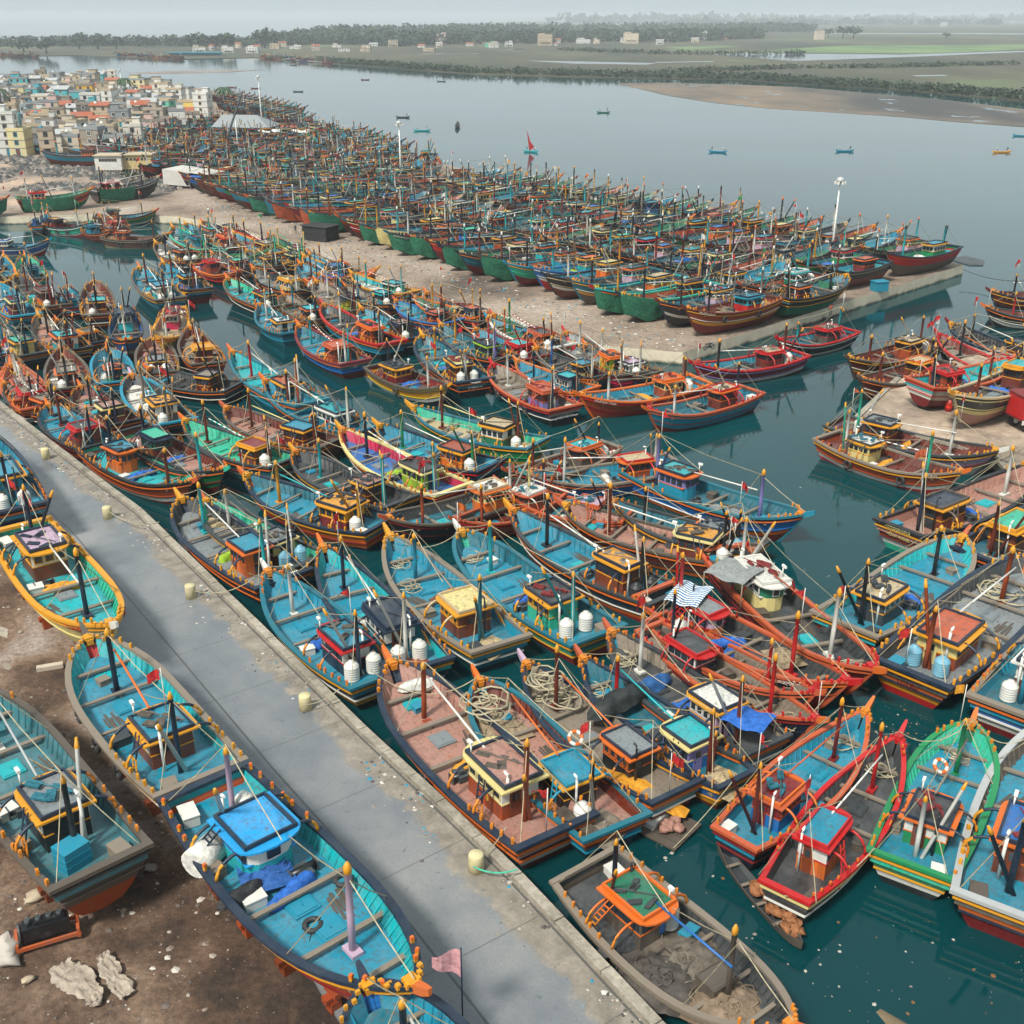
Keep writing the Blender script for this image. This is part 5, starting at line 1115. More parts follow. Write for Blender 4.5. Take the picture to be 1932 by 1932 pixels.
for i in range(0, 31):
    placed = 0
    for j in range(0, 4):
        jit = rr.uniform(-.35, .35); L = rr.uniform(15.5, 18.5)
        c = O0 + E1 * (5.35 * i + jit) + E2 * (8.6 + 17.6 * j + rr.uniform(-.7, .7) + (0 if j else -(L - 17) / 2))
        st = c + E2 * 8.0
        if not inpoly(c.x, c.y, PIER) or not inpoly(st.x - E2.x * 3, st.y - E2.y * 3, PIER): continue
        if j == 3 and i > 24: continue
        flip = (rr.random() < .25 and j > 0) or (i == 0 and j == 3) or (j == 3 and i > 2)
        pal, ex = SPEC.get((i, j), (None, None)); base = rpal(rr)
        if pal: base.update(pal); ex = ex
        else:
            ex = ''
            q = rr.random()
            if q < .10: ex = 'P' + rr.choice('bgwy')
            elif q < .16: ex = 'T1'
        rz = math.atan2(-E2.y, -E2.x) + rr.uniform(-.03, .03) + (math.pi if flip else 0)
        where = f"{ORD(i + 1)} from sea end, {ORD(j + 1)} rank on pier"
        lod = 1 if c.length < 215 and j < 2 else 2
        root = boat(c, rz, L, rr.uniform(4.7, 5.2), base, where, lod, 2.75, ex, seed=1000 + i * 7 + j, group='boats standing in ranks on the pier')
        if (i, j) == (0, 0): hull_text(root, 'Madina Joya', 'white', .86, 1 if False else -1, .95, .5); hull_text(root, 'Madina Joya', 'white', .86, 1, .95, .5)
        if j == 0 and i in NETS:
            cover(root, COVERS[i % 3], NETS[i], f"{nice(NETS[i]) if NETS[i] != 'netgreen' else 'green'} cloth over the bow of the {ORD(i + 1)} front rank pier boat")
        if (i, j) == (0, 1): cover(root, cover_mesh(9, .02, .9, (1,), .1) if 0 else COVER_FULL[0], 'netgreen', 'green net along the whole side of the black boat at the pier end')
        if (i, j) == (0, 3): cover(root, COVER_FULL[1], 'pinknet', 'pink and purple striped net round the outermost boat on the pier')
        cnt += 1
print('pier boats', cnt)
# far ranks towards the village
cnt2 = 0
far_poly = [(-60, 245), (-95, 300), (-128, 352), (-128, 395), (-118, 440), (-88, 436), (-66, 410), (-40, 350), (-16, 305)]
for j in range(0, 12):
    for i in range(-8, 30):
        c = Vector((-62, 262)) + Vector((-.94, .34)) * 17.5 * (i - 8) * .5 + Vector((.05, 1)) * 8.0 * (j * 2 - 2) * .98
        c = Vector((-140 + i * 5.6 + rr.uniform(-.5, .5) + j * 1.1, 262 + j * 17.5 + (i % 2) * 2))
        if not inpoly(c.x, c.y, far_poly) or not free(c.x, c.y, 4.8): continue
        rz = R(-100) + rr.uniform(-.2, .2) + (math.pi if rr.random() < .3 else 0)
        base = rpal(rr); root = boat(c, rz, rr.uniform(14, 17), 4.8, base, f"{ORD(i + 9)} from the left, village rank {j + 1}", 2, 2.75, '', seed=2000 + cnt2, group='boats crowding the shore below the village'); cnt2 += 1
print('village boats', cnt2)
# the spit behind the warehouse and the short point
def spit(pts, n, dirdeg, tagname, z0, spacing=4.6):
    k = 0
    for a, b, m in pts:
        A = at(*a, 1.6); B = at(*b, 1.6)
        for q in range(m):
            p = A.lerp(B, (q + .5) / m); base = rpal(rr); k += 1
            boat(p, R(dirdeg) + rr.uniform(-.12, .12), 16.5, 4.8, base, f"{ORD(k)} from the left {tagname}", 2, z0, '', seed=3000 + k * 3 + n, group='boats ' + tagname)
spit([((440, 205), (560, 240), 11), ((425, 190), (548, 222), 12)], 0, 20, 'on the spit behind the warehouse', 2.6)
spit([((640, 262), (735, 300), 7), ((655, 285), (720, 312), 4)], 1, 10, 'on the short point beyond the pier', 2.6)
# ------------------------------------------------------------------ village houses
WIN_ME = None
def winmesh():
    mb = MB(); mb.box((0, 0, 0), (1.0, .06, 1.15), 1)
    for x in (-.56, .56): mb.box((x, 0, 0), (.12, .14, 1.4), 0)
    for z in (-.64, .64): mb.box((0, 0, z), (1.0, .16, .12), 0)
    mb.box((0, 0, 0), (.05, .1, 1.15), 0); return mb.mesh('window', 2)
WIN_ME = winmesh()
def doormesh():
    mb = MB(); mb.box((0, 0, 1.05), (1.0, .08, 2.1), 0); mb.box((0, 0, 2.2), (1.3, .2, .14), 1)
    for x in (-.58, .58): mb.box((x, 0, 1.05), (.14, .16, 2.1), 1)
    return mb.mesh('door', 2)
DOOR_ME = doormesh()
def house(c, rz, w_, d, floors, wall, label, group='houses of the village', z0=LAND_Z, fh=2.3, rooftype='flat', r=None, cat='house', name='house', balcony=False):
    r = r or random.Random(int(c[0] * 31 + c[1])); h = fh * floors + .3
    root = empty(name, (c[0], c[1], z0 - .3), rz, label, cat, group)
    mb = MB(); mb.box((0, 0, h / 2 + .15), (w_, d, h + .3), 0)
    for k in range(1, floors): mb.box((0, 0, k * fh + .3), (w_ + .16, d + .16, .16), 1)
    mb.build('wall', [mt(wall, 'wall'), mt('plank', 'wall')], root)
    mb = MB()
    if rooftype == 'flat':
        mb.box((0, 0, h + .36), (w_ + .3, d + .3, .18), 0)
        for sx in (1, -1): mb.box((sx * (w_ / 2), 0, h + .8), (.18, d + .2, .7), 0)
        for sy in (1, -1): mb.box((0, sy * (d / 2), h + .8), (w_ - .2, .18, .7), 0)
        if r.random() < .55: sx = r.choice([1, -1]); mb.box((sx * w_ * .22, d * .2, h + 1.5), (w_ * .42, d * .45, 2.2), 1); mb.box((sx * w_ * .22, d * .2, h + 2.68), (w_ * .48, d * .52, .14), 0)
    else:
        b = len(mb.v); e = .5
        mb.v += [(-w_ / 2 - e, -d / 2 - e, h + .3), (w_ / 2 + e, -d / 2 - e, h + .3), (w_ / 2 + e, d / 2 + e, h + .3), (-w_ / 2 - e, d / 2 + e, h + .3), (-w_ / 2 - e, 0, h + .3 + d * .22), (w_ / 2 + e, 0, h + .3 + d * .22)]
        for q in ((0, 1, 5, 4), (2, 3, 4, 5), (0, 4, 3), (1, 2, 5), (0, 3, 2, 1)): mb.face([b + k for k in q], 0)
    rc = {'flat': r.choice(['plank', 'sand', 'grey', wall]), 'tile': 'rust', 'tin': 'steel', 'white': 'white'}[rooftype]
    mb.build('roof', [mt(rc, 'wall'), mt(wall, 'wall')], root)
    wf = mt(r.choice(['white', 'plank', 'sand', 'teal', 'dark']), 'paint'); gl = mt('black', 'glass')
    nw = max(1, int(w_ / 3.2)); nd = max(1, int(d / 4))
    for fl in range(floors):
        for k in range(nw):
            if fl == 0 and k == nw // 2: link('door', DOOR_ME, [mt(r.choice(['wood', 'teal', 'dark', 'brown']), 'paint'), wf], root, (-w_ / 2 + (k + .5) * w_ / nw, -d / 2 - .02, .3)); continue
            if r.random() < .8: link('window', WIN_ME, [wf, gl], root, (-w_ / 2 + (k + .5) * w_ / nw, -d / 2 - .01, fl * fh + 1.9))
        for k in range(nd):
            if r.random() < .5: link('window', WIN_ME, [wf, gl], root, (w_ / 2 + .01, -d / 2 + (k + .5) * d / nd, fl * fh + 1.9), R(90))
    if balcony or (floors > 1 and r.random() < .35):
        mb = MB(); mb.box((0, -d / 2 - .7, fh + .35), (w_ * .7, 1.3, .14), 0); mb.box((0, -d / 2 - 1.3, fh + .9), (w_ * .7, .08, 1.0), 0)
        for x in (-w_ * .33, w_ * .33): mb.box((x, -d / 2 - 1.3, fh / 2 + .2), (.2, .2, fh), 0)
        mb.build('balcony', [mt(wall, 'wall')], root)
    if r.random() < .4 and floors > 1:
        mb = MB(); mb.lathe([(.6, 0), (.62, 1.0), (.3, 1.3), (.1, 1.35)], 10); mb.build('roof_tank', [mt(r.choice(['black', 'white', 'white', 'teal']), 'paint')], root, (-w_ * .25, -d * .2, h + .4))
    return root
hs = random.Random(77)
WALLS = ['sand', 'white', 'white', 'plank', 'oldwood', 'grey', 'white', 'white', 'd9d3c4', '3fa7b0', 'd9b7ad', 'd9d3c4', 'b7a58c', 'c2b5a0', 'a89c8c', 'd9c9b0', '8c8378', 'c9b89c']
CN = {'d9d3c4': 'off-white', 'b7a58c': 'beige', 'c2b5a0': 'pale beige', 'a89c8c': 'drab', 'd9c9b0': 'buff', '8c8378': 'dark drab', 'c9b89c': 'fawn', 'oldwood': 'dark brown', 'plank': 'bare grey', 'd9b7ad': 'pink', '3fa7b0': 'turquoise', '9fc3cf': 'pale blue'}
# houses one can pick out, by where they stand in the photograph (base centre px)
HOUSES = [
 # px, py, w, d, floors, colour, roof, label
 (8, 296, 9, 12, 5, 'white', 'flat', 'tall white apartment tower cut by the left edge of the photo'),
 (32, 296, 9, 9, 3, 'cream', 'flat', 'cream balconied block beside the tall white tower at left edge'),
 (62, 284, 14, 10, 2, 'oldwood', 'flat', 'long grey brown house with sheet roof before the rubble ground'),
 (88, 276, 12, 9, 1, 'c2b5a0', 'tin', 'low pale house with tin roof left of the green netted boats'),
 (136, 272, 13, 11, 2, 'd9c9b0', 'flat', 'long buff house with white tin canopy facing the open ground'),
 (112, 262, 14, 10, 2, 'c2b5a0', 'flat', 'plain pale beige house with blank wall behind the buff one'),
 (170, 268, 11, 9, 2, 'b7a58c', 'flat', 'beige two floor house above the green netted boats'),
 (190, 262, 9, 9, 2, 'a89c8c', 'flat', 'drab narrow house left of the arcaded cream house'),
 (222, 258, 10, 9, 2, 'cream', 'flat', 'cream house with open arches beside the turquoise house'),
 (241, 258, 10, 8, 2, '3fa7b0', 'flat', 'bright turquoise two floor house facing the boats'),
 (262, 256, 6, 8, 3, 'oldwood', 'flat', 'unfinished dark tower frame right of the turquoise house'),
 (286, 258, 12, 9, 2, 'd9b7ad', 'flat', 'pink house with stair at the right part of the village'),
 (306, 255, 11, 9, 2, 'd9b7ad', 'flat', 'longer pink house behind the crowd of boats'),
 (332, 250, 9, 8, 3, 'white', 'flat', 'white narrow house right of the pink houses'),
 (381, 226, 9, 9, 4, 'white', 'flat', 'tall white five floor block at the right end of the village'),
 (150, 192, 15, 12, 3, 'e0b010', 'flat', 'bright yellow house on the village skyline'),
 (165, 176, 12, 12, 4, 'sand', 'flat', 'highest sandy block behind the bright yellow house'),
 (58, 238, 10, 9, 2, 'd9b7ad', 'flat', 'pink walled house in the middle left of the village'),
 (77, 236, 9, 9, 2, 'white', 'flat', 'white square house beside the pink walled one'),
 (36, 226, 10, 9, 2, '9fc3cf', 'flat', 'pale blue house at the left of the village'),
 (258, 178, 15, 12, 3, 'cream', 'flat', 'cream block with terrace on the village skyline'),
 (300, 182, 14, 12, 3, 'c2b5a0', 'flat', 'sandy skyline block with roof stairs right of the palm'),
 (164, 220, 9, 9, 2, '3fa7b0', 'flat', 'small turquoise front house in the village middle'),
 (302, 214, 13, 10, 2, '5cc0a2', 'flat', 'mint terraced house in the right half of the village'),
 (205, 216, 7, 9, 4, 'white', 'flat', 'slim white tower house in the village centre'),
 (231, 216, 15, 10, 2, 'white', 'flat', 'wide white walled house below the palm'),
 (352, 216, 10, 9, 2, 'e0c060', 'flat', 'yellow cream house left of the tall white block'),
 (110, 222, 13, 10, 2, 'd9c9b0', 'tile', 'buff house with rust red tiled porch roof'),
 (128, 218, 12, 10, 2, '8c8378', 'flat', 'dark drab blank block in the village middle'),
 (33, 196, 8, 8, 3, 'cream', 'flat', 'cream tower house with single window at upper left'),
 (67, 168, 14, 10, 2, 'd9b7ad', 'flat', 'pink flat house on the left skyline'),
 (186, 252, 11, 8, 2, 'cream', 'tile', 'cream house with orange red roof left of the arches'),
 (205, 248, 14, 9, 2, 'd9d3a8', 'flat', 'pale yellow terraced house behind the arches'),
]
HC = []
def hscale(p): return 1.0
for k, (px, py, w_, d, fl, col, rt, lab) in enumerate(HOUSES):
    p = at(px, py, LAND_Z); s = .58 + max(0, (p.y - 350)) / 1500
    house((p.x, p.y + d / 2), R(hs.uniform(-14, 16)), w_ * s, d * s, fl, col, lab, 'houses of the village', rooftype=rt); HC.append((p.x, p.y + d / 2, w_ * s * 1.0))
nh = 0
row = 0; Y = 352
while Y < 760:
    x = -.455 * Y - 6; k = 0; xe = (-.30 if Y > 520 else -.33) * Y if Y < 420 else -.285 * Y
    if Y > 600: xe = -.34 * Y
    while x < xe:
        q = .58 + (Y - 350) / 1500; w_ = hs.uniform(6, 13) * q; d = hs.uniform(7, 11) * q; fl = hs.choice([1, 2, 2, 2, 3, 3])
        X = x + w_ / 2; yy = Y + hs.uniform(-5, 5); k += 1
        if inpoly(X, yy, PIER) and all((X - a) ** 2 + (yy - b) ** 2 > (.5 * (w_ + c_)) ** 2 * .9 for a, b, c_ in HC):
            col = hs.choice(WALLS); rt = hs.choice(['flat'] * 9 + ['tin', 'tin', 'tile'])
            house((X, yy), R(hs.uniform(-16, 16)), w_, d, fl, col, f"{CN.get(col, col)} {['one', 'two', 'three'][fl - 1]} floor house, {ORD(k)} from left in village row {row + 1}", rooftype=rt); HC.append((X, yy, w_)); nh += 1
        x += w_ + hs.uniform(.4, 3)
    Y += 11 + row * 1.0; row += 1
print('houses', nh + len(HOUSES))

# ------------------------------------------------------------------ sheds and buildings on the open ground
p = at(106 + 258, 326, LAND_Z)
def pxw(px0, px1, py): return (at(px1, py, LAND_Z) - at(px0, py, LAND_Z)).length
for (x0, x1, py, col, lab) in ((181, 230, 327, 'white', 'long white shed with a row of small windows on the rubble ground'), (232, 287, 325, 'c2b078', 'sandy shed raised on short piers right of the white shed')):
    A = at(x0, py, LAND_Z); B = at(x1, py, LAND_Z); wd = B.x - A.x; root = empty('storage_shed', ((A.x + B.x) / 2, A.y + 3, LAND_Z - .1), R(3), lab, 'shed', 'raised sheds on the rubble ground')
    mb = MB(); mb.box((0, 0, 2.7), (wd, 6, 3.6)); mb.build('wall', [mt(col, 'wall')], root)
    mb = MB(); mb.box((0, 0, 4.6), (wd + .7, 6.8, .22)); mb.build('roof', [mt('sand', 'wall')], root)
    for k in range(9): mb = MB(); mb.box((-wd / 2 + .6 + k * (wd - 1.2) / 8, -2.7, .5), (.4, .4, 1.0)); mb.build('support_pier', [mt('plank', 'wall')], root)
    for k in range(6): link('window', WIN_ME, [mt('plank', 'paint'), mt('black', 'glass')], root, (-wd / 2 + 1.5 + k * (wd - 3) / 5, -3.0, 3.5)).scale = (.6, 1, .5)
p = at(264, 300, LAND_Z); house((p.x, p.y), R(4), 9, 6, 1, 'e0cf90', 'small yellow hut with pyramid roof behind the sandy shed', rooftype='tile', name='hut', cat='hut')
# open white market shed (warehouse) near the spit
A = at(405, 265, LAND_Z); root = empty('warehouse', (A.x + 10, A.y + 5, LAND_Z), R(-6), 'open sided warehouse with a big white pitched roof by the spit', 'warehouse')
mb = MB(); b = 0; W_, D_, h = 20, 13, 4.4
mb.v += [(-W_ / 2, -D_ / 2, h), (W_ / 2, -D_ / 2, h - .3), (W_ / 2, D_ / 2, h), (-W_ / 2, D_ / 2, h), (-W_ / 2 + 2, 0, h + 3.4), (W_ / 2 - 6, 0, h + 3.4)]
for q in ((0, 1, 5, 4), (2, 3, 4, 5), (0, 4, 3), (1, 2, 5), (0, 3, 2, 1)): mb.face(list(q), 0)
mb.build('roof', [mt('grey', 'wall')], root)
for k in range(12):
    for sy in (1, -1): mb = MB(); mb.box((-W_ / 2 + .5 + k * (W_ - 1) / 11, sy * (D_ / 2 - .3), h / 2), (.3, .3, h - .1)); mb.build('column', [mt('plank', 'wall')], root)
mb = MB(); mb.box((0, 0, 1.2), (W_ - 2, D_ - 2, 2.4)); mb.build('wall', [mt('dark', 'wall')], root)
A = at(520, 262, LAND_Z); house((A.x, A.y + 5), R(-4), 12, 6, 1, 'd9b7ad', 'low pink building right of the open warehouse', rooftype='tile', name='building', cat='building')
A = at(540, 266, LAND_Z); house((A.x, A.y), R(-4), 18, 4, 1, 'white', 'long low white building before the pink one near the spit', rooftype='white', name='building', cat='building', fh=2.6)
# canopy stall
A = at(330, 357, LAND_Z); root = empty('market_tent', (A.x + 4, A.y + 4, LAND_Z), R(-28), 'white canopy tent with blue awning at the head of the pier road', 'tent')
mb = MB(); mb.v += [(-7, -3.5, 4.2), (7, -3.5, 3.6), (7, 3.5, 3.8), (-7, 3.5, 4.4), (-7, -3.6, .6), (-7, 3.6, .6), (1.5, -3.6, .6), (1.5, 3.6, .6), (1.5, -3.55, 3.9), (1.5, 3.55, 4.1)]
for q in ((0, 1, 2, 3), (0, 4, 6, 8), (3, 9, 7, 5), (0, 3, 5, 4)): mb.face(list(q), 0)
mb.build('canopy', [mt('c2c0b8', 'wall')], root)
mb = MB(); mb.box((4.6, -3.4, 2.9), (4.8, .3, .8)); mb.box((4.6, -4.2, 3.2), (4.8, 1.6, .06)); mb.build('awning', [mt('tarp', 'cloth')], root)
for x in (-6.8, 1.5, 6.8):
    for y in (-3.4, 3.4): mb = MB(); mb.box((x, y, 1.9), (.12, .12, 3.6)); mb.build('pole', [mt('steel', 'metal')], root)
# striped wall of boats with green nets before the village
base = random.Random(3)
for k, (bx, sx, py) in enumerate([(115, 168, 296), (168, 205, 290), (205, 238, 288), (238, 280, 292), (285, 325, 302)]):
    A = at(bx, py, 4); B = at(sx, py, 4); d = Vector((A.x - B.x, A.y - B.y)); pal = rpal(base); pal['hull'] = ['teal', 'navy', 'deepteal', 'blue', 'navy'][k]
    rt_ = boat(((A.x + B.x) / 2, (A.y + B.y) / 2), math.atan2(d.y, d.x), 19, 5.2, pal, f"{ORD(k + 1)} from left under green net below the village", 2, 2.6, '', seed=4000 + k, group='boats under green nets below the village')
    cover(rt_, COVER_FULL[0], 'netgreen', f"green net along the hull of the {ORD(k + 1)} boat from left below the village")
# three big hulls ashore at the head of the channel
for k, (bow, st, pal, wh, net) in enumerate([((300, 330), (172, 357), dict(hull='black', stripe='white', low='oldwood', up='black', gun='dark', inn='dark', deck='pink', cab='maroon', roof='red', rim='red', frame='white', prow='red', mast='black', der='navy', boom='white', post='sand'), 'ashore left of the canopy tent', 1),
        ((172, 352), (30, 372), dict(hull='maroon', stripe='orange', low='netgreen', up='orange', gun='netgreen', inn='netgreen', deck='blue', cab='red', cab2='white', roof='orange', rim='red', frame='red', prow='orange', mast='white', boom='white', der='white'), 'ashore under green net at upper left', 1),
        ((12, 366), (-110, 385), dict(hull='navy', stripe='orange', low='netgreen', up='red', gun='red', inn='dark', deck='dark', cab='maroon', roof='red', rim='red', prow='red', mast='brown'), 'ashore, cut by the left edge', 1)]):
    A = at(*bow, 6.0); B = at(*st, 4.8); d = Vector((A.x - B.x, A.y - B.y)); L = min(19.5, d.length)
    rt_ = boat(((A.x + B.x) / 2, (A.y + B.y) / 2), math.atan2(d.y, d.x), L, 5.2, pal, wh, 1, 2.6, 'F', seed=4100 + k, group='fishing boats standing ashore')
    cover(rt_, [cover_mesh(21, .02, .55, (-1,), .1), cover_mesh(22, .05, .8, (-1,), .1), cover_mesh(23, .2, 1, (-1,), .1)][k], 'netgreen', f"green net hung on the boat {wh}")

# ------------------------------------------------------------------ poles and cranes
def lamp(px, py_base, py_top, label, r=.22, head=True):
    A = at(px, py_base, LAND_Z)
    # height from the picture: top of pole on the same vertical
    lo, hi = 2, 60
    for _ in range(30):
        m = (lo + hi) / 2; z = LAND_Z + m; f = Vector((0, math.cos(PITCH), -math.sin(PITCH))); up = Vector((0, math.sin(PITCH), math.cos(PITCH)))
        v = A.copy(); v.z = z; v = v - Vector((0, 0, CAM_H)); py = 966 - 966 * FOC * v.dot(up) / v.dot(f)
        if py > py_top: lo = m
        else: hi = m
    h = lo; root = empty('lamp_mast', (A.x, A.y, LAND_Z), 0, label, 'lamp mast', 'tall lamp masts over the harbour')
    mb = MB(); mb.tube([(0, 0, 0), (0, 0, h)], r * 1.5, 10, r2=r * .6); mb.lathe([(.5, 0), (.5, .3), (.3, .4)], 10); mb.build('pole', [mt('white', 'metal')], root)
    if head:
        mb = MB(); mb.lathe([(.15, -.5), (.6, -.4), (.65, -.1), (.45, .2), (.1, .3)], 12); mb.build('lamp_ring', [mt('steel', 'metal')], root, (0, 0, h + .2))
        for k in range(6):
            a = k * math.pi / 3; mb = MB(); mb.box((0, 0, 0), (.5, .35, .4)); mb.build('floodlight', [mt('white', 'paint')], root, (.7 * math.cos(a), .7 * math.sin(a), h - .4), a)
    return root
lamp(1566, 505, 340, 'tall white lamp mast with round head among boats at pier end', .15)
lamp(757, 345, 232, 'tall white lamp mast at the far side of the pier', .2)
lamp(497, 262, 145, 'thin lamp mast beside the spit behind the warehouse', .16)
lamp(450, 290, 226, 'short pole beside the open warehouse', .14, False)
lamp(234, 196, 132, 'lamp mast with open ring of lights above the village skyline', .16)
lamp(40, 262, 205, 'thin bare pole among houses at the left', .12, False)
# lattice crane by the warehouse
A = at(420, 283, LAND_Z); root = empty('crane', (A.x, A.y, LAND_Z), R(20), 'dark lattice boom crane standing beside the white roofed warehouse', 'crane')
mb = MB(); mb.box((0, 0, 1.5), (5, 3, 1.8)); mb.box((-1, 0, 3.0), (2.2, 2.4, 1.6)); mb.build('cab', [mt('dark', 'metal')], root)
for sy in (1, -1): mb = MB(); mb.prism([(-2.8, -.35), (2.8, -.35), (2.8, .35), (-2.8, .35)], 0, .8); mb.build('track', [mt('black', 'rubber')], root, (0, sy * 1.3, 0))
mb = MB(); a, b = Vector((1, 0, 2)), Vector((8, 1.5, 17))
for dy in (-.6, .6):
    for dz in (-.5, .5): mb.tube([a + Vector((0, dy, dz)), b + Vector((0, dy * .4, dz * .4))], .12, 4)
for k in range(14):
    p = a.lerp(b, k / 14); q = a.lerp(b, (k + 1) / 14); s = 1 if k % 2 else -1; mb.tube([p + Vector((0, .6 * s, .5)), q + Vector((0, -.5 * s, .4))], .07, 4); mb.tube([p + Vector((0, .6 * s, -.5)), q + Vector((0, -.5 * s, -.4))], .07, 4)
mb.build('boom', [mt('dark', 'metal')], root)
# dark hut on the lane
A = at(560, 415, LAND_Z); 

# ------------------------------------------------------------------ right dock with the red crane lorry
DOCK = ccw([tuple(at(x, y, LAND_Z)[:2]) for x, y in [(1622, 790), (1700, 715), (1760, 690), (2050, 620), (2200, 900), (1925, 905), (1880, 860)]])
slab('dock_ground', DOCK, -3, LAND_Z, [M_rubble, M_qwall])
e = [at(1622, 790, 0), at(1880, 862, 0), at(1925, 907, 0), at(2200, 902, 0)]
mb = MB()
for a, b in ((at(1700, 715, LAND_Z), at(1622, 790, LAND_Z)), (at(1622, 790, LAND_Z), at(1880, 860, LAND_Z)), (at(1880, 860, LAND_Z), at(1925, 905, LAND_Z))):
    a = Vector(a[:2]); b = Vector(b[:2]); n = int((b - a).length / 4)
    for k in range(n): t = (b - a).normalized(); beam(mb, a.lerp(b, k / n) + t * .02, a.lerp(b, (k + 1) / n) - t * .02, .6, LAND_Z - .1, LAND_Z + .2, 0, -.3 if area(DOCK) > 0 else .3)
o = mb.build('dock_kerb', M_conc); struct(o)
A = at(1925, 815, LAND_Z); root = empty('crane_lorry', (A.x + 1.6, A.y + 1.2, LAND_Z), R(12), 'red crane lorry with lattice boom on the dock at the right edge', 'crane lorry')
mb = MB(); mb.box((0, 0, 2.6), (4.6, 2.6, 2.2), 0); mb.box((0, 0, 3.78), (4.8, 2.8, .16), 1); mb.box((0, 0, 1.42), (4.8, 2.7, .16), 1); mb.build('body', [mt('bd1f2c', 'paint'), mt('maroon', 'paint')], root)
mb = MB()
for k in range(9): mb.box((-2.1 + k * .53, -1.38, 1.15), (.26, .06, .44), k % 2)
mb.build('bumper', [mt('white', 'paint'), mt('black', 'paint')], root)
for x in (-1.2, 1.6):
    for y in (-1.1, 1.1):
        wl = MB(); wl.tube([(0, -.22, 0), (0, .22, 0)], .62, 18, 0); wl = wl.build('wheel', [mt('black', 'rubber')], root, (x, y, .62))
        rm = MB(); rm.tube([(0, -.26, 0), (0, .26, 0)], .32, 14, 0); rm.tube([(0, -.3, 0), (0, .3, 0)], .12, 10, 0); rm.build('rim', [mt('white', 'metal')], wl)
mb = MB(); a, b = Vector((-.6, .3, 3.8)), Vector((4.5, 1.5, 8.2))
for dy in (-.7, .7):
    for dz in (-.6, .6): mb.tube([a + Vector((0, dy, dz)), b + Vector((0, dy * .5, dz * .5))], .11, 5)
for k in range(8):
    p = a.lerp(b, k / 8); q = a.lerp(b, (k + 1) / 8); s = 1 if k % 2 else -1
    for dz in (.6, -.6): mb.tube([p + Vector((0, .7 * s, dz)), q + Vector((0, -.6 * s, dz * .9))], .07, 4)
mb.build('boom', [mt('bd1f2c', 'metal')], root)
def lettering(txt, size, mat, parent, loc, rot, ext=.01, name='lettering'):
    cu = D.curves.new(name, 'FONT'); cu.body = txt; cu.size = size; cu.extrude = ext; cu.align_x = 'CENTER'; cu.align_y = 'CENTER'
    o = D.objects.new(name, cu); COL.objects.link(o); cu.materials.append(mat); o.parent = parent; o.location = loc; o.rotation_euler = rot; return o

lettering('ક ગમનલાલ', .62, mt('yellow', 'paint'), root, (-.8, -1.32, 2.75), (R(90), 0, 0)); lettering('ફાયનાન્સ ક્રેઈન', .34, mt('white', 'paint'), root, (-.8, -1.32, 2.2), (R(90), 0, 0)); lettering('મોરબી', .26, mt('white', 'paint'), root, (-.8, -1.32, 1.85), (R(90), 0, 0))
# ------------------------------------------------------------------ bollards on the quay
mb = MB(); mb.lathe([(.34, -.3), (.33, .95), (.30, 1.02), (.0, 1.04)], 16); BOL = mb.mesh('mooring_bollard', 1)
for k, (X, Y, t) in enumerate([(783, 297 + 37, 'E1'), (1730, 527, 'D0'), (1082, 1115, 'C0'), (612, 665, 'C0'), (262, 330, 'C0')]):
    px, py = tp(t, X, Y) if t != 'E1' else tp('E1', 762, 345)
    A = at(px, py, LAND_Z - .1); o = link('mooring_bollard', BOL, [mt('cream', 'wall')], None, (A.x, A.y, LAND_Z - .12)); tag(o, f"worn cream concrete mooring bollard, {ORD(k + 1)} along the kerb from the bottom", 'bollard', 'mooring bollards along the quay'); o.scale = (1.15, 1.15, 1.0)

# ------------------------------------------------------------------ mooring lines
def rope(a, b, sag, label, r=.035, col='rope'):
    a = Vector(a); b = Vector(b); pts = []
    for k in range(15):
        t = k / 14; p = a.lerp(b, t); p.z -= sag * 4 * t * (1 - t); pts.append(p - a)
    mb = MB(); mb.tube(pts, r, 4); o = mb.build('mooring_rope', [mt(col, 'cloth')], None, a); tag(o, label, 'rope', 'mooring ropes')
bq = lambda px, py, z: at(px, py, z)
rope(bq(893, 1635, 2.2), bq(975, 1640, 2.3), .3, 'green mooring rope from the nearest bollard to the dark old boat', .05, 'mint')
rope(bq(893, 1632, 2.0), bq(955, 1560, 2.4), .25, 'pale mooring rope from nearest bollard to the pink decked boat')
rope(bq(574, 1330, 2.2), bq(640, 1300, 2.4), .25, 'pale rope from the second bollard to the boat with two tanks')
rope(bq(366, 1115, 2.2), bq(480, 1090, 3.0), .6, 'slack rope from the third bollard towards a teal bow')
rope(bq(205, 965, 2.2), bq(300, 985, 3.2), .6, 'slack rope from the fourth bollard towards the grey decked boat')
rope(bq(697, 1262, 3.6), bq(900, 1278, 3.4), 1.5, 'slack pale rope between the pink decked bow and its neighbour')
rope(bq(470, 1082, 3.6), bq(607, 1035, 3.4), 1.3, 'slack rope between the two teal bows in mid picture')
rope(bq(733, 1010, 3.6), bq(868, 1002, 3.4), 1.2, 'slack rope between cream roofed and mint cabined boats')
rope(bq(1385, 1470, 2.5), bq(1270, 1600, .2), .2, 'long rope running down to the litter raft beside brown stern', .03)
rope(bq(1440, 1400, 2.5), bq(1580, 1285, 3.0), 1.0, 'pale rope from blue sheeted boat up to the red prow')
rope(bq(1480, 1690, 2.2), bq(1650, 1600, 2.4), 1.0, 'slack rope between red railed boat and green boat')
rope(bq(1385, 1580, 2.2), bq(1355, 1575, 1.2), .1, 'short rope holding the long narrow canoe', .04)
rope(bq(1700, 1382, 3.6), bq(1838, 1358, 3.6), 1.0, 'slack rope between the red bow and the green bow')
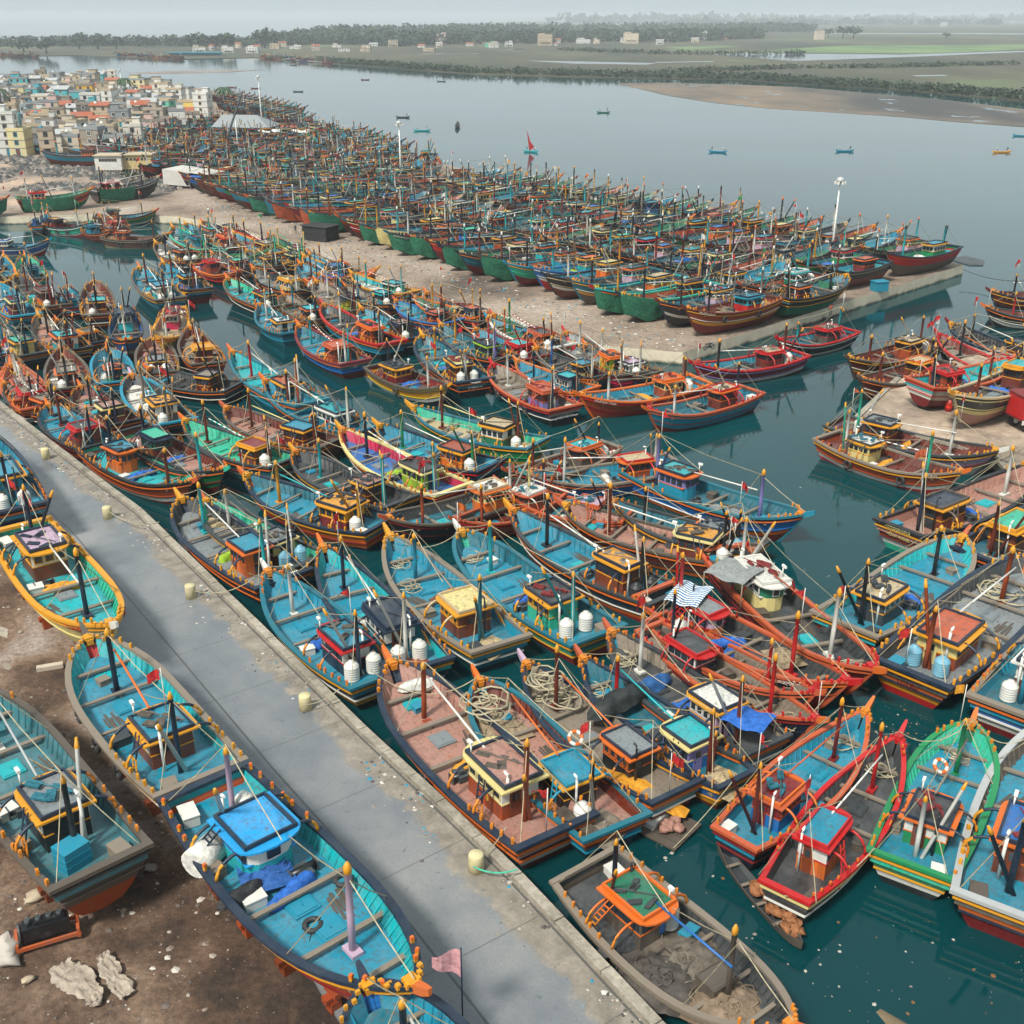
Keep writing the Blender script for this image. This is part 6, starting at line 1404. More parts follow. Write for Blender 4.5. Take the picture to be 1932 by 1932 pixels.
rope(bq(1838, 1358, 3.6), bq(1932, 1395, 2.6), .8, 'pale rope from the green bow to the right edge')
rope(bq(1817, 508, 1.9), bq(1932, 530, 2.2), .6, 'thin dark line from the pier end to the right boats', .05, 'dark')
rope(bq(1817, 888, 3.0), bq(1932, 840, 2.0), .4, 'rope from the rust bow up to the right dock')

# ------------------------------------------------------------------ small craft by the near boats
def canoe_mesh(L=11, B=1.5, H=.75):
    mb = MB(); n = 18
    for side in (1, -1):
        b = len(mb.v)
        for i in range(n + 1):
            t = i / n; x = -L / 2 + L * t; w_ = B / 2 * math.sin(math.pi * min(max(t, .0), 1)) ** .6; sh = H * (.75 + .7 * abs(2 * t - 1) ** 3)
            mb.v += [(x * .96, 0, -.15 + .5 * abs(2 * t - 1) ** 6), (x * .98, side * w_ * .75, .1 + .3 * abs(2 * t - 1) ** 6), (x, side * w_, sh), (x, side * max(0, w_ - .08), sh), (x * .97, side * w_ * .7, .22 + .4 * abs(2 * t - 1) ** 4), (x * .97, 0, .2 + .4 * abs(2 * t - 1) ** 4)]
        for i in range(n):
            for k in range(5): q = [b + i * 6 + k, b + (i + 1) * 6 + k, b + (i + 1) * 6 + k + 1, b + i * 6 + k + 1]; mb.face(q[::-1] if side < 0 else q, 0 if k < 3 else 1, k in (0, 3))
    return mb.mesh('hull', 2)
CAN = canoe_mesh()
def canoe(a, b, cols, label, group, seats=3, z=.0, L=None):
    A = at(*a, .7); B = at(*b, .7); d = B - A; L = L or d.length
    root = empty('canoe', ((A.x + B.x) / 2, (A.y + B.y) / 2, z), math.atan2(d.y, d.x), label, 'small boat', group); s = L / 11; root.scale = (s, s * .98, max(.8, s))
    link('hull', CAN, [mt(cols[0], 'paint'), mt(cols[1], 'paint')], root)
    for k in range(seats): mb = MB(); x = -3 + 6 * k / max(1, seats - 1); mb.box((x, 0, .55), (.25, 1.25, .05)); mb.build('thwart', [mt('plank', 'paint')], root)
    return root
cn = canoe((1352, 1583), (1515, 1782), ('oldwood', 'dark'), 'long narrow dark canoe loaded with brown nets and red tip', 'small boats near the quay', 4)
mb = MB(); r_ = random.Random(4)
A = at(1465, 1715, .4)
for k in range(40): mb.blob((r_.uniform(-1.7, 1.7), r_.gauss(0, .25), .15 + .2 * r_.random()), (.35, .28, .2), k, 0, 6, 4, rough=.7)
o = mb.build('net_heap', [mt('9a6a4a', 'cloth')], None, (A.x, A.y, .35), cn.rotation_euler.z); tag(o, 'brown fishing net heaped inside the long narrow canoe', 'fishing net')
# litter raft and yellow net by the brown stern
A = at(1245, 1555, .1); root = empty('raft', (A.x, A.y, .05), R(-40), 'small raft of worn boards and crates afloat beside the brown stern', 'raft')
mb = MB(); 
for k in range(5): mb.box((0, -1.1 + k * .55, .12), (3.6, .5, .1))
mb.build('boards', [mt('oldwood', 'paint')], root)
mb = MB(); mb.box((-.7, 0, .35), (1.6, 1.7, .32)); mb.box((-.7, 0, .53), (1.5, .06, .06)); mb.build('lid', [mt('white', 'paint')], root)
mb = MB(); 
for k in range(8): mb.blob((.9 + r_.uniform(-.4, .4), r_.uniform(-.6, .6), .35), (.35, .3, .22), k + 9, 0)
o = mb.build('net_heap', [mt('pink', 'cloth')], None, (A.x, A.y, .15), R(-40)); tag(o, 'pinkish net bundle on the small floating raft', 'fishing net')
mb = MB(); n = 10
for i in range(n + 1):
    for j in range(4): mb.v.append((-2.8 + 5.6 * i / n, (j - 1.5) * .55 * math.sin(math.pi * (.15 + .8 * (1 - i / n))), .25 * noise.noise(Vector((i * .7, j, 2))) + 1.1 * (1 - i / n)))
for i in range(n):
    for j in range(3): a = i * 4 + j; mb.face([a, a + 4, a + 5, a + 1][::-1], 0, True)
A = at(1207, 1497, 1.0); B = at(1240, 1525, .4); o = mb.build('yellow_net', [mt('yellow', 'cloth')], None, (A.x, A.y, .7), math.atan2(B.y - A.y, B.x - A.x)); tag(o, 'yellow net trailing from the brown stern towards the water', 'fishing net')
# sunken log at the bottom
A = at(1640, 1890, 0); B = at(1480, 1760, 0); mb = MB(); pts = [Vector((0, 0, -.05))]; d = B - A
for k in range(1, 10): pts.append(Vector((d.x * k / 9, d.y * k / 9, -.05 - .08 * k + .1 * noise.noise(Vector((k, 0, 0))))))
mb.tube(pts, .62, 10, r2=.45); o = mb.build('sunken_beam', [mt('6b5a38', 'wall')], None, (A.x + 2.2, A.y - 3.2, .05)); tag(o, 'half sunken brown timber beam at the bottom right', 'timber beam')

# ------------------------------------------------------------------ things on the boatyard earth
A = at(92, 1770, 1.4); root = empty('boat_engine', (A.x, A.y, 1.42), R(25), 'rusty dark boat engine on a red frame on the dirt', 'engine')
mb = MB(); mb.box((0, 0, .75), (2.0, .7, .7), 0); mb.box((.2, 0, 1.15), (1.3, .45, .2), 0); mb.build('engine_block', [mt('black', 'metal')], root)
for k in range(4): mb = MB(); mb.tube([(-.7 + k * .45, 0, 1.1), (-.7 + k * .45, 0, 1.4)], .13, 8); mb.build('cylinder_head', [mt('dark', 'metal')], root)
mb = MB(); mb.tube([(-1.15, 0, .8), (-1.05, 0, .8)], .42, 14); mb.build('flywheel', [mt('dark', 'metal')], root)
mb = MB()
for sy in (1, -1): mb.box((0, sy * .55, .25), (2.8, .12, .18))
for x in (-1.3, 1.3): mb.box((x, 0, .3), (.14, 1.2, .5))
mb.box((1.35, 0, .8), (.1, .5, .9)); mb.build('frame', [mt('rust', 'metal')], root)
def sheet(name, pts, wd, cname, label, seed=1, z=1.45):
    mb = MB(); P0 = [at(x, y, z) for x, y in pts]; P_ = []; W0 = wd; wd = []
    for i in range(len(P0) - 1):
        for q in range(5): P_.append(P0[i].lerp(P0[i + 1], q / 5)); wd.append((W0[i] + (W0[i + 1] - W0[i]) * q / 5) * (1 + .35 * noise.noise(Vector((i * 2 + q * .4, seed, 0)))))
    O = P_[0]; n = len(P_); m = 13
    for i, p in enumerate(P_):
        t = (P_[min(i + 1, n - 1)] - P_[max(i - 1, 0)]).normalized(); nn = Vector((-t.y, t.x, 0))
        for j in range(m):
            w_ = wd[i] * (j / (m - 1) - .5); q = p - O + nn * w_; q.z += .04 + .30 * abs(noise.noise(Vector((i * .17, j * .8, seed)))) + .10 * abs(noise.noise(Vector((i * .6, j * 1.7, seed + 3)))); q.x += .12 * noise.noise(Vector((i * .5, j * .5, seed + 9)))
            mb.v.append(tuple(q))
    for i in range(n - 1):
        for j in range(m - 1): a = i * m + j; mb.face([a, a + 1, a + m + 1, a + m], 0, True)
    o = mb.build(name, [mt(cname, 'cloth')], None, O); tag(o, label, 'cloth'); return o
sheet('plastic_sheet', [(112, 1822), (120, 1835), (135, 1845), (150, 1855), (165, 1870), (178, 1880), (176, 1893), (168, 1905)], [.8, 1.2, 1.5, 1.4, 1.0, .8, .7, .4], 'b3a89a', 'crumpled greyish plastic sheet below the rusty engine on the dirt')
sheet('plastic_sheet', [(193, 1803), (200, 1815), (208, 1832), (216, 1850), (228, 1862), (245, 1885)], [.5, .8, .9, .7, .9, .6], 'b3a89a', 'narrow crumpled plastic strip right of the rusty engine', 3)
A = at(95, 1265, 1.4)
def stone(px, py, s, c, label, seed, z=1.35):
    A = at(px, py, z); mb = MB(); mb.blob((0, 0, s * .25), (s, s * .7, s * .45), seed, 0, 9, 6, rough=.5); o = mb.build('stone', [mt(c, 'wall')], None, (A.x, A.y, z), seed); tag(o, label, 'stone', 'stones on the dirt')
stone(70, 1695, .55, 'sand', 'pale round stone behind the old boat at lower left', 1); stone(15, 1800, 1.0, 'b9b0a4', 'big pale boulder at the left edge near the bottom', 2)
stone(285, 1640, .35, 'plank', 'small grey stone between the old boat and the big teal boat', 3); stone(53, 1850, .3, 'sand', 'small sandy stone left of the plastic sheet', 4)
A = at(165, 1175 + 0, 1.4)
for k, (x, y, rot) in enumerate([(95, 1262, .2), (160, 1262, .1)]):
    A = at(x, y, 1.35); mb = MB(); mb.box((0, 0, .16), (1.6, .4, .3)); o = mb.build('stone_block', [mt('c2b5a0', 'wall')], None, (A.x, A.y, 1.35), rot + .15); tag(o, ['pale kerb block lying on the dirt left of the second boat', 'short pale block lying beside the second boat'][k], 'stone block', 'stone blocks on the dirt')
# wooden props under the hulls ashore
PROP = MB(); PROP.box((0, 0, .3), (.5, .5, .6)); PROP.box((0, 0, .75), (.4, .9, .3)); PROP.box((0, 0, 1.05), (.9, .3, .3)); PROP = PROP.mesh('timber_prop', 1)
def props(root, n, who, mat='wood'):
    M = Matrix.LocRotScale(root.location, root.rotation_euler, root.scale)
    for k in range(n):
        for sd in (1, -1):
            t = .2 + .6 * k / (n - 1); g = hp(t, .22, sd); p = M @ g
            o = link('timber_prop', PROP, [mt('rust' if k % 2 else 'wood', 'paint')], None, (p.x, p.y, 1.3), root.rotation_euler.z); o.scale = (1, 1, 1.0)
            tag(o, f"{ORD(k + 1)} timber prop from the stern under {'left' if sd > 0 else 'right'} side of {who}", 'timber prop', 'timber props under hulls')
shore = [o for o in SC.objects if o.name.startswith('fishing_boat')][:5]
props(shore[0], 4, 'the big teal boat'); props(shore[1], 3, 'the second boat'); props(shore[2], 3, 'the cream boat'); props(shore[3], 3, 'the old boat')
# big white drum and blue crate on the near boats
def onboat(root, name, mb, mats, local, label, cat, rz=0):
    M = Matrix.LocRotScale(root.location, root.rotation_euler, root.scale); p = M @ Vector(local); o = mb.build(name, mats, None, p, root.rotation_euler.z + rz); return tag(o, label, cat)
mb = MB(); mb.box((0, 0, .8), (1.1, 1.3, 1.6), 0)
for z in (.4, .8, 1.2): mb.box((0, 0, z), (1.14, 1.34, .05), 0)
onboat(shore[3], 'ice_box', mb, [mt('teal', 'paint')], (-6.4, .5, .82), 'tall turquoise box behind the cabin of the old boat', 'box', .2)
mb = MB(); mb.tube([(0, -.8, .75), (0, .8, .75)], .72, 16); onboat(shore[0], 'drum', mb, [mt('white', 'cloth')], (-4.5, -2.1 + .2, .85), 'large white drum lying beside the blue roofed wheelhouse', 'drum', .4)
# lifebuoy
mb = MB(); mb.tube([(.36 * math.cos(a), .36 * math.sin(a), 0) for a in [2 * math.pi * k / 16 for k in range(16)]], .11, 8, mis=[(k // 2) % 2 for k in range(16)], closed=True); LB = mb.mesh('lifebuoy', 2)
for (x, y, z, lab) in ((1086, 1392, 4.2, 'orange lifebuoy on the roof edge of the teal roofed boat'), (1775, 1445, 2.6, 'orange and white lifebuoy on the mast of the green boat')):
    A = at(x, y, z); o = link('lifebuoy', LB, [mt('orange', 'paint'), mt('white', 'paint')], None, A); o.rotation_euler = (.7, .2, 0); tag(o, lab, 'lifebuoy', 'lifebuoys')
# awnings
mb = MB(); n = 12
s = NT('striped_awning'); tc = s.n('ShaderNodeTexCoord'); wv = s.n('ShaderNodeTexWave', bands_direction='Y'); wv.inputs['Scale'].default_value = 1.1; s.l(tc.outputs['Object'], wv.inputs['Vector']); M_awn = s.done(s.ramp(wv.outputs['Fac'], [(.48, lin('1e5a86')), (.52, lin('cfd6d8'))]), .8)
def awning(cx, cy, z, w_, d, rz, mat, label):
    A = at(cx, cy, z); root = empty('awning', A, rz, label, 'awning', 'deck awnings'); mb = MB()
    for i in range(9):
        for j in range(7): mb.v.append((w_ * (i / 8 - .5), d * (j / 6 - .5), .12 * math.sin(i * 1.1) - .25 * abs(j / 6 - .5) + .06 * noise.noise(Vector((i, j, cx)))))
    for i in range(8):
        for j in range(6): a = i * 7 + j; mb.face([a, a + 7, a + 8, a + 1], 0, True)
    mb.build('sheet', [mat], root)
    for sx in (1, -1):
        for sy in (1, -1): mb = MB(); mb.tube([(sx * w_ * .48, sy * d * .48, -2.4), (sx * w_ * .48, sy * d * .48, -.1)], .05, 5); mb.build('pole', [mt('plank', 'paint')], root)
awning(1300, 1118, 3.4, 2.4, 3.4, R(-30), M_awn, 'blue and white striped awning beside the orange wheelhouse')
awning(1385, 1075, 3.6, 3.2, 3.2, R(-40), mt('9a9e9c', 'cloth'), 'plain grey awning left of the white framed roof')
awning(1412, 1352, 3.0, 2.6, 2.2, R(-35), mt('tarp', 'cloth'), 'blue sheet stretched behind the white roofed wheelhouse')

# ------------------------------------------------------------------ people
def person_mesh(pose):
    """a clothed standing or seated figure grown from a skeleton with the Skin modifier, then frozen"""
    J = {}
    if pose == 'stand':
        J = dict(pel=(0, 0, .95), bel=(0, .01, 1.12), che=(0, .0, 1.35), neck=(0, 0, 1.5), head=(0, -.02, 1.62), top=(0, -.01, 1.74), lh=(.1, 0, .92), lk=(.12, -.03, .5), la=(.12, .02, .09), lt=(.13, -.15, .04), rh=(-.1, 0, .92), rk=(-.12, .0, .5), ra=(-.13, .03, .09), rt=(-.14, -.14, .04),
            ls=(.19, 0, 1.42), le=(.27, .03, 1.15), lw=(.27, -.06, .9), lf=(.27, -.09, .8), rs=(-.19, 0, 1.42), re=(-.28, .0, 1.16), rw=(-.3, -.16, .98), rf=(-.3, -.22, .92))
    else:
        J = dict(pel=(0, 0, .45), bel=(0, -.02, .62), che=(0, -.05, .86), neck=(0, -.07, 1.01), head=(0, -.1, 1.13), top=(0, -.1, 1.25), lh=(.1, -.05, .43), lk=(.14, -.42, .5), la=(.13, -.45, .1), lt=(.13, -.6, .06), rh=(-.1, -.05, .43), rk=(-.14, -.42, .5), ra=(-.13, -.47, .1), rt=(-.13, -.62, .06),
            ls=(.19, -.05, .93), le=(.28, -.2, .72), lw=(.2, -.42, .74), lf=(.16, -.5, .76), rs=(-.19, -.05, .93), re=(-.28, -.18, .72), rw=(-.2, -.4, .8), rf=(-.16, -.48, .84))
    E_ = [('pel', 'bel'), ('bel', 'che'), ('che', 'neck'), ('neck', 'head'), ('head', 'top'), ('pel', 'lh'), ('lh', 'lk'), ('lk', 'la'), ('la', 'lt'), ('pel', 'rh'), ('rh', 'rk'), ('rk', 'ra'), ('ra', 'rt'), ('che', 'ls'), ('ls', 'le'), ('le', 'lw'), ('lw', 'lf'), ('che', 'rs'), ('rs', 're'), ('re', 'rw'), ('rw', 'rf')]
    rad = dict(pel=.14, bel=.13, che=.15, neck=.06, head=.095, top=.07, h=.095, k=.06, a=.045, t=.035, s=.065, e=.045, w=.035, f=.035)
    names = list(J); me = D.meshes.new('body'); me.from_pydata([J[n] for n in names], [(names.index(a), names.index(b)) for a, b in E_], [])
    o = D.objects.new('tmp', me); COL.objects.link(o); sk = o.modifiers.new('s', 'SKIN'); sb = o.modifiers.new('u', 'SUBSURF'); sb.levels = 1; sb.render_levels = 1
    for i, n in enumerate(names):
        rr_ = rad.get(n, rad.get(n[1:], .05)); me.skin_vertices[0].data[i].radius = (rr_, rr_ * (.75 if n in ('che', 'bel') else 1)); me.skin_vertices[0].data[i].use_root = (n == 'pel')
    dg = bpy.context.evaluated_depsgraph_get(); ev = o.evaluated_get(dg); m2 = D.meshes.new_from_object(ev); D.objects.remove(o)
    m2.name = 'person'
    for k in range(4): m2.materials.append(None)
    zw, zn = (J['pel'][2] - .02, J['neck'][2] + .0)
    for p in m2.polygons:
        c = p.center; k = 1
        if c.z > zn: k = 3 if (c.z > J['head'][2] + .06 or c.y > J['head'][1] + .035) else 0
        elif c.z < zw + .02 and not (abs(c.x) > .22): k = 2 if c.z > .14 else 0
        elif abs(c.x) > .235 and c.z < J['le'][2] + .02: k = 0
        if pose != 'stand' and c.y < -.12 and c.z < .58 and abs(c.x) < .2: k = 2 if c.z > .14 else 0
        p.material_index = k; p.use_smooth = True
    return m2
PM = {'stand': person_mesh('stand'), 'sit': person_mesh('sit')}
SKIN = '6b4530'
def person(loc, rz, pose, top, bottom, label, group=None):
    o = link('person', PM[pose], [mt(SKIN, 'paint'), mt(top, 'cloth'), mt(bottom, 'cloth'), mt('15120f', 'paint')], None, loc, rz); return tag(o, label, 'person', group)
person(at(1566, 596, LAND_Z), R(200), 'stand', 'salmon', 'dark', 'person in a pinkish shirt standing on the pier near its edge')
person(at(558, 441, LAND_Z), R(170), 'stand', 'navy', 'dark', 'person in dark clothes walking on the sandy lane')
person(at(330, 412, LAND_Z) + Vector((6, 4, 0)), R(150), 'stand', 'white', 'dark', 'person in a white shirt standing where the sand lane begins')
# skiffs on the river, each with crew
SK = [ # bow px, stern px, colour, label, crew
 ((780, 244), (812, 244), 'aqua', 'turquoise skiff with two people left on the river', 2), ((752, 219), (768, 219), 'dark', 'dark small skiff nearest the lamp mast on the river', 1),
 ((862, 240), (864, 233), 'dark', 'dark skiff seen end on, mid river', 1), ((990, 282), (1013, 284), 'aqua', 'turquoise skiff carrying a red sail', 2),
 ((1130, 210), (1147, 210), 'netgreen', 'greenish skiff with a standing person, upper middle of the river', 2), ((1343, 283), (1366, 284), 'teal', 'teal skiff with two rowers on the right half of the river', 2),
 ((1580, 282), (1608, 282), 'teal', 'teal skiff right of the lamp mast top', 2), ((1876, 284), (1905, 284), 'yellow', 'yellow skiff with two people near the right edge', 2), ((1913, 253), (1942, 254), 'teal', 'teal skiff cut by the right edge', 1),
 ((684, 149), (694, 149), 'brown', 'small brown skiff far out on the river', 0), ((829, 152), (836, 152), 'dark', 'tiny dark skiff below the marsh bank', 1), ((797, 129), (807, 128), 'red', 'small red boat moored at the marsh bank', 0),
 ((431, 163), (444, 163), 'maroon', 'maroon skiff, left of a pair, before the village', 0), ((476, 165), (488, 165), 'maroon', 'maroon skiff, right of a pair, before the village', 0), ((560, 171), (565, 171), 'dark', 'lone dark skiff above the spit', 0), ((550, 122), (558, 122), 'dark', 'tiny dark skiff by the far moored fleet', 0), ((641, 241), (654, 241), 'yellow', 'small yellow skiff off the spit', 0)]
for k, (a, b, col, lab, n) in enumerate(SK):
    A = at(*a, .3); B = at(*b, .3); L = max(6.0, (B - A).length)
    if (B - A).length > 14: L = (B - A).length
    root = canoe(a, b, (col, col), lab, 'skiffs on the river', 3, 0, L)
    for q in range(n):
        t = .3 if q == 0 else -.3; d = (B - A).normalized(); p = (A + B) / 2 + d * L * t; s = random.Random(k * 5 + q)
        st = 'stand' if (k in (0, 4) and q == 0) else 'sit'
        person((p.x, p.y, .25), s.uniform(0, 6), st, s.choice(['white', 'navy', 'dark', 'aqua', 'maroon']), 'dark', f"{'standing' if st == 'stand' else 'seated'} person at the {'left' if (q == 1) else 'right'} end of the {lab.split(' with')[0].split(' carrying')[0].replace('dark small skiff nearest the lamp mast on the river', 'dark skiff nearest the lamp mast')}", 'people in the river skiffs')
    if k == 3:
        mb = MB(); mb.v += [(0, 0, .3), (0, 0, 8.2), (-4.4, .4, .8), (-2.0, .7, 3.5)]; mb.face([0, 1, 3]); mb.face([0, 3, 2]); d = (A + B) / 2
        mb.v += [(x, y + .06, z) for x, y, z in mb.v[:4]]; mb.face([4, 7, 5]); mb.face([4, 6, 7])
        s_ = mb.build('sail', [mt('b3202a', 'cloth')], root, (-1, 0, .3)); s_.rotation_euler = (0, R(14), math.pi)
        mb = MB(); mb.tube([(0, 0, 0), (0, 0, 8.6)], .08, 5); mb.build('mast', [mt('brown', 'paint')], root, (-1, 0, .3)).rotation_euler = (0, R(14), math.pi)
# pink flag at the bottom edge and orange flag of the corner boat
A = at(873, 1925, 3.0); root = empty('marker_flag', A, 0, 'large pale pink flag on a striped pole at the bottom edge', 'flag'); mb = MB(); mb.tube([(0, 0, 0), (0, 0, 3.9)], .035, 6); mb.build('pole', [mt('navy', 'stripe')], root)
mb = MB()
for i in range(7):
    for j in range(2): mb.v.append((-1.15 * i / 6, .12 * math.sin(i), 3.8 - j * (1.5 - .16 * i) - .35 * (i / 6) ** 1.3))
for i in range(6): mb.face([2 * i, 2 * i + 1, 2 * i + 3, 2 * i + 2])
mb.build('flag', [mt('e0b0b4', 'cloth')], root)
# more loose things of the near decks
def loose(px, py, z, kind, label, cat, rz=0, col='tarp', sc=1.0):
    A = at(px, py, z)
    if kind == 'sheet': me, m = ME['tarp', int(px) % 3], [mt(col, 'cloth')]
    elif kind == 'coil': me, m = ME['coil', int(px) % 3], [mt('rope', 'cloth')]
    elif kind == 'net': me, m = ME['nets'], [mt(col, 'cloth')]
    elif kind == 'tank': me, m = ME['tank'], [mt(col, 'paint')]
    elif kind == 'tyre': me, m = ME['tyre'], [mt('black', 'rubber')]
    elif kind == 'crate': me, m = ME['crate'], [mt(col, 'paint')]
    o = link({'sheet': 'tarpaulin', 'coil': 'rope_coil', 'net': 'net_heap', 'tank': 'drum', 'tyre': 'tyre', 'crate': 'crate'}[kind], me, m, None, A, rz); o.scale = (sc,) * 3
    if kind == 'tyre': o.rotation_euler = (R(90), 0, rz)
    tag(o, label, cat)
loose(1237, 1750, 1.2, 'tank', 'bright blue drum on the old boat by its wheelhouse', 'drum', 0, '1c6fb0', .95); loose(1262, 1745, 1.2, 'tank', 'grey white drum beside the bright blue drum', 'drum', 0, 'steel', .9)
loose(1180, 1780, 1.0, 'sheet', 'dark crumpled sheet on the old boat', 'tarpaulin', .5, 'dark', 1.0); loose(1300, 1815, 1.0, 'net', 'grey net spread on the old foredeck', 'fishing net', .3, '6f675c', 1.5); loose(1250, 1850, 1.0, 'net', 'dark net heap on the old deck near the quay', 'fishing net', 1.3, '4a453f', 1.6)
loose(1350, 1870, 1.0, 'crate', 'brown box before the mast of the old boat', 'crate', .6, 'oldwood', 1.5); loose(1380, 1905, 1.2, 'net', 'tan net heap in the old bow', 'fishing net', 1.0, '8a7a68', 1.4)
loose(500, 1640, 4.2, 'net', 'blue and red gear heap before the blue roofed wheelhouse', 'fishing gear', .4, '2a5fa0', 1.1); loose(455, 1690, 4.2, 'sheet', 'black tangled gear at the rail of the big teal boat', 'fishing gear', .8, 'black', .8)
loose(648, 1660, 4.4, 'tyre', 'black tyre lying at the bow rail of the big teal boat', 'tyre', 0); loose(590, 1745, 3.9, 'tyre', 'black tyre lying on the foredeck of the big teal boat', 'tyre', 0)
loose(790, 1295, 2.0, 'sheet', 'white sheet at the foot of the brown foremast', 'tarpaulin', .4, 'white', .9); loose(945, 1490, 1.6, 'sheet', 'yellow cloth behind the red wheelhouse', 'cloth', .9, 'yellow', .8)
loose(905, 1330, 2.2, 'coil', 'big tangle of pale rope in the narrow bow', 'rope', 0, sc=2.0); loose(935, 1370, 1.3, 'net', 'sandy net and rope spread before the hold', 'fishing net', .5, 'a3937b', 1.5)
loose(1025, 1290, 2.4, 'coil', 'pale rope tangle in the lilac tipped bow', 'rope', 1, sc=1.7); loose(1060, 1320, 1.4, 'coil', 'pale rope heap behind the lilac tipped bow', 'rope', 2, sc=1.7)
loose(1165, 1330, 1.8, 'sheet', 'black net draped over the open hold', 'fishing net', .7, '15201f', 1.6); loose(1225, 1300, 1.1, 'sheet', 'blue net lying in the open hold', 'fishing net', .7, '1f5f96', 1.3)
loose(775, 1110, 1.3, 'coil', 'loose rope on the blue deck near the mast', 'rope', 0, sc=1.2); loose(855, 1130, 1.2, 'net', 'brown tangled net left of the cream roof', 'fishing net', .9, '7a4a34', 1.1); loose(1560, 1545, 1.0, 'net', 'pale hanging net on the mast of the red railed boat', 'fishing net', .5, 'a3937b', .7)
loose(1880, 1120, 1.4, 'coil', 'big white rope tangle on the grey foredeck', 'rope', 0, sc=2.2); loose(1480, 1240, 1.6, 'net', 'pale net heap in the red prow', 'fishing net', .3, 'a3937b', 1.0); loose(1365, 1215, 1.5, 'sheet', 'blue sheet before the orange and lilac wheelhouse', 'tarpaulin', .3, 'tarp', .8)
# parked motorcycles
def motorbike(px, py, rz, label):
    A = at(px, py, LAND_Z); root = empty('motorcycle', A, rz, label, 'motorcycle', 'motorcycles parked on the quays')
    for x in (-.62, .62):
        w_ = MB(); w_.tube([(.27 * math.cos(a), 0, .27 * math.sin(a)) for a in [2 * math.pi * k / 14 for k in range(14)]], .055, 6, closed=True)
        w_.tube([(0, -.05, 0), (0, .05, 0)], .06, 6)
        for q in range(6): w_.tube([(0, 0, 0), (.26 * math.cos(q * 1.05), 0, .26 * math.sin(q * 1.05))], .012, 3)
        w_.build('wheel', [mt('black', 'rubber')], root, (x, 0, .32))
    mb = MB(); mb.blob((.1, 0, .78), (.28, .16, .14), 1, rough=.1); mb.build('fuel_tank', [mt('black', 'metal')], root)
    mb = MB(); mb.box((-.38, 0, .8), (.62, .24, .1)); mb.build('seat', [mt('black', 'rubber')], root)
    mb = MB(); mb.tube([(.62, 0, .32), (.42, 0, .95)], .03, 5); mb.tube([(-.62, 0, .32), (-.1, 0, .5), (.4, 0, .85)], .035, 5); mb.box((0, 0, .42), (.35, .26, .3)); mb.build('frame', [mt('dark', 'metal')], root)
    mb = MB(); mb.tube([(.36, -.34, 1.02), (.42, 0, .97), (.36, .34, 1.02)], .018, 4); mb.build('handlebar', [mt('steel', 'metal')], root)
motorbike(1338, 660, .5, 'black motorcycle parked near the pier corner'); motorbike(1745, 768, .2, 'black motorcycle lying near the red drum on the right dock')
mb = MB(); mb.lathe([(.4, 0), (.4, .35), (.42, .37), (.4, .4), (.4, .8), (.42, .82), (.4, .86), (.4, 1.2), (.0, 1.2)], 14); A = at(1789, 775, LAND_Z); o = mb.build('steel_drum', [mt('bd2a1c', 'metal')], None, A); o.scale = (1, 1, 1.1); tag(o, 'red steel drum standing on the right dock', 'drum')
mb = MB(); mb.box((0, 0, .7), (2.2, 1.6, 1.4)); mb.box((0, 0, 1.45), (2.4, 1.8, .1)); A = at(1658, 548, LAND_Z); o = mb.build('turquoise_crate', [mt('teal', 'paint')], None, A, .3); tag(o, 'turquoise crate on the pier ground near its end', 'crate')
mb = MB(); mb.box((0, 0, 1.3), (5.5, 4, 2.6)); mb.box((0, 0, 2.65), (5.9, 4.4, .15)); A = at(606, 452, LAND_Z); o = mb.build('black_hut', [mt('black', 'cloth')], None, A, -.5); tag(o, 'black sheeted hut on the sandy lane', 'hut')

# ------------------------------------------------------------------ litter and stones (uncountable)
def scatter(name, n, fn, size, mats, seed, label, kind='stuff', flat=.4):
    mb = MB(); r = random.Random(seed)
    for k in range(n):
        p = fn(r)
        if p is None: continue
        s = size[0] + (size[1] - size[0]) * r.random() ** 3; b = len(mb.v); m = r.randrange(len(mats)); a0 = r.uniform(0, 6)
        nn = 5
        for i in range(nn): a = a0 + 2 * math.pi * i / nn; q = s * r.uniform(.6, 1.2); mb.v.append((p[0] + q * math.cos(a), p[1] + q * math.sin(a), p[2] + r.uniform(-.02, .06) * s))
        mb.v.append((p[0], p[1], p[2] + s * flat))
        for i in range(nn): mb.face([b + i, b + (i + 1) % nn, b + nn], m)
    o = mb.build(name, mats); o['kind'] = kind
    return o
KM = [mt('b8b0a2', 'wall'), mt('55504a', 'wall'), mt('8a8175', 'wall'), mt('teal', 'paint'), mt('e0ddd4', 'paint'), mt('3a3632', 'wall')]
def near_kerb(r):
    i = r.choices(range(len(kerb) - 1), [(Vector(kerb[k + 1]) - Vector(kerb[k])).length for k in range(len(kerb) - 1)])[0]; t = r.random(); a = Vector(kerb[i]).lerp(Vector(kerb[i + 1]), t)
    n = (Vector(kerb[i + 1]) - Vector(kerb[i])).normalized(); n = Vector((n.y, -n.x)); q = a + n * (.65 + abs(r.gauss(0, 1.0))); 
    if noise.noise(Vector((q.x * .25, q.y * .25, 4))) < -.02: return None
    return (q.x, q.y, LAND_Z - .14)
scatter('quay_litter', 5200, near_kerb, (.02, .17), KM, 1, '')
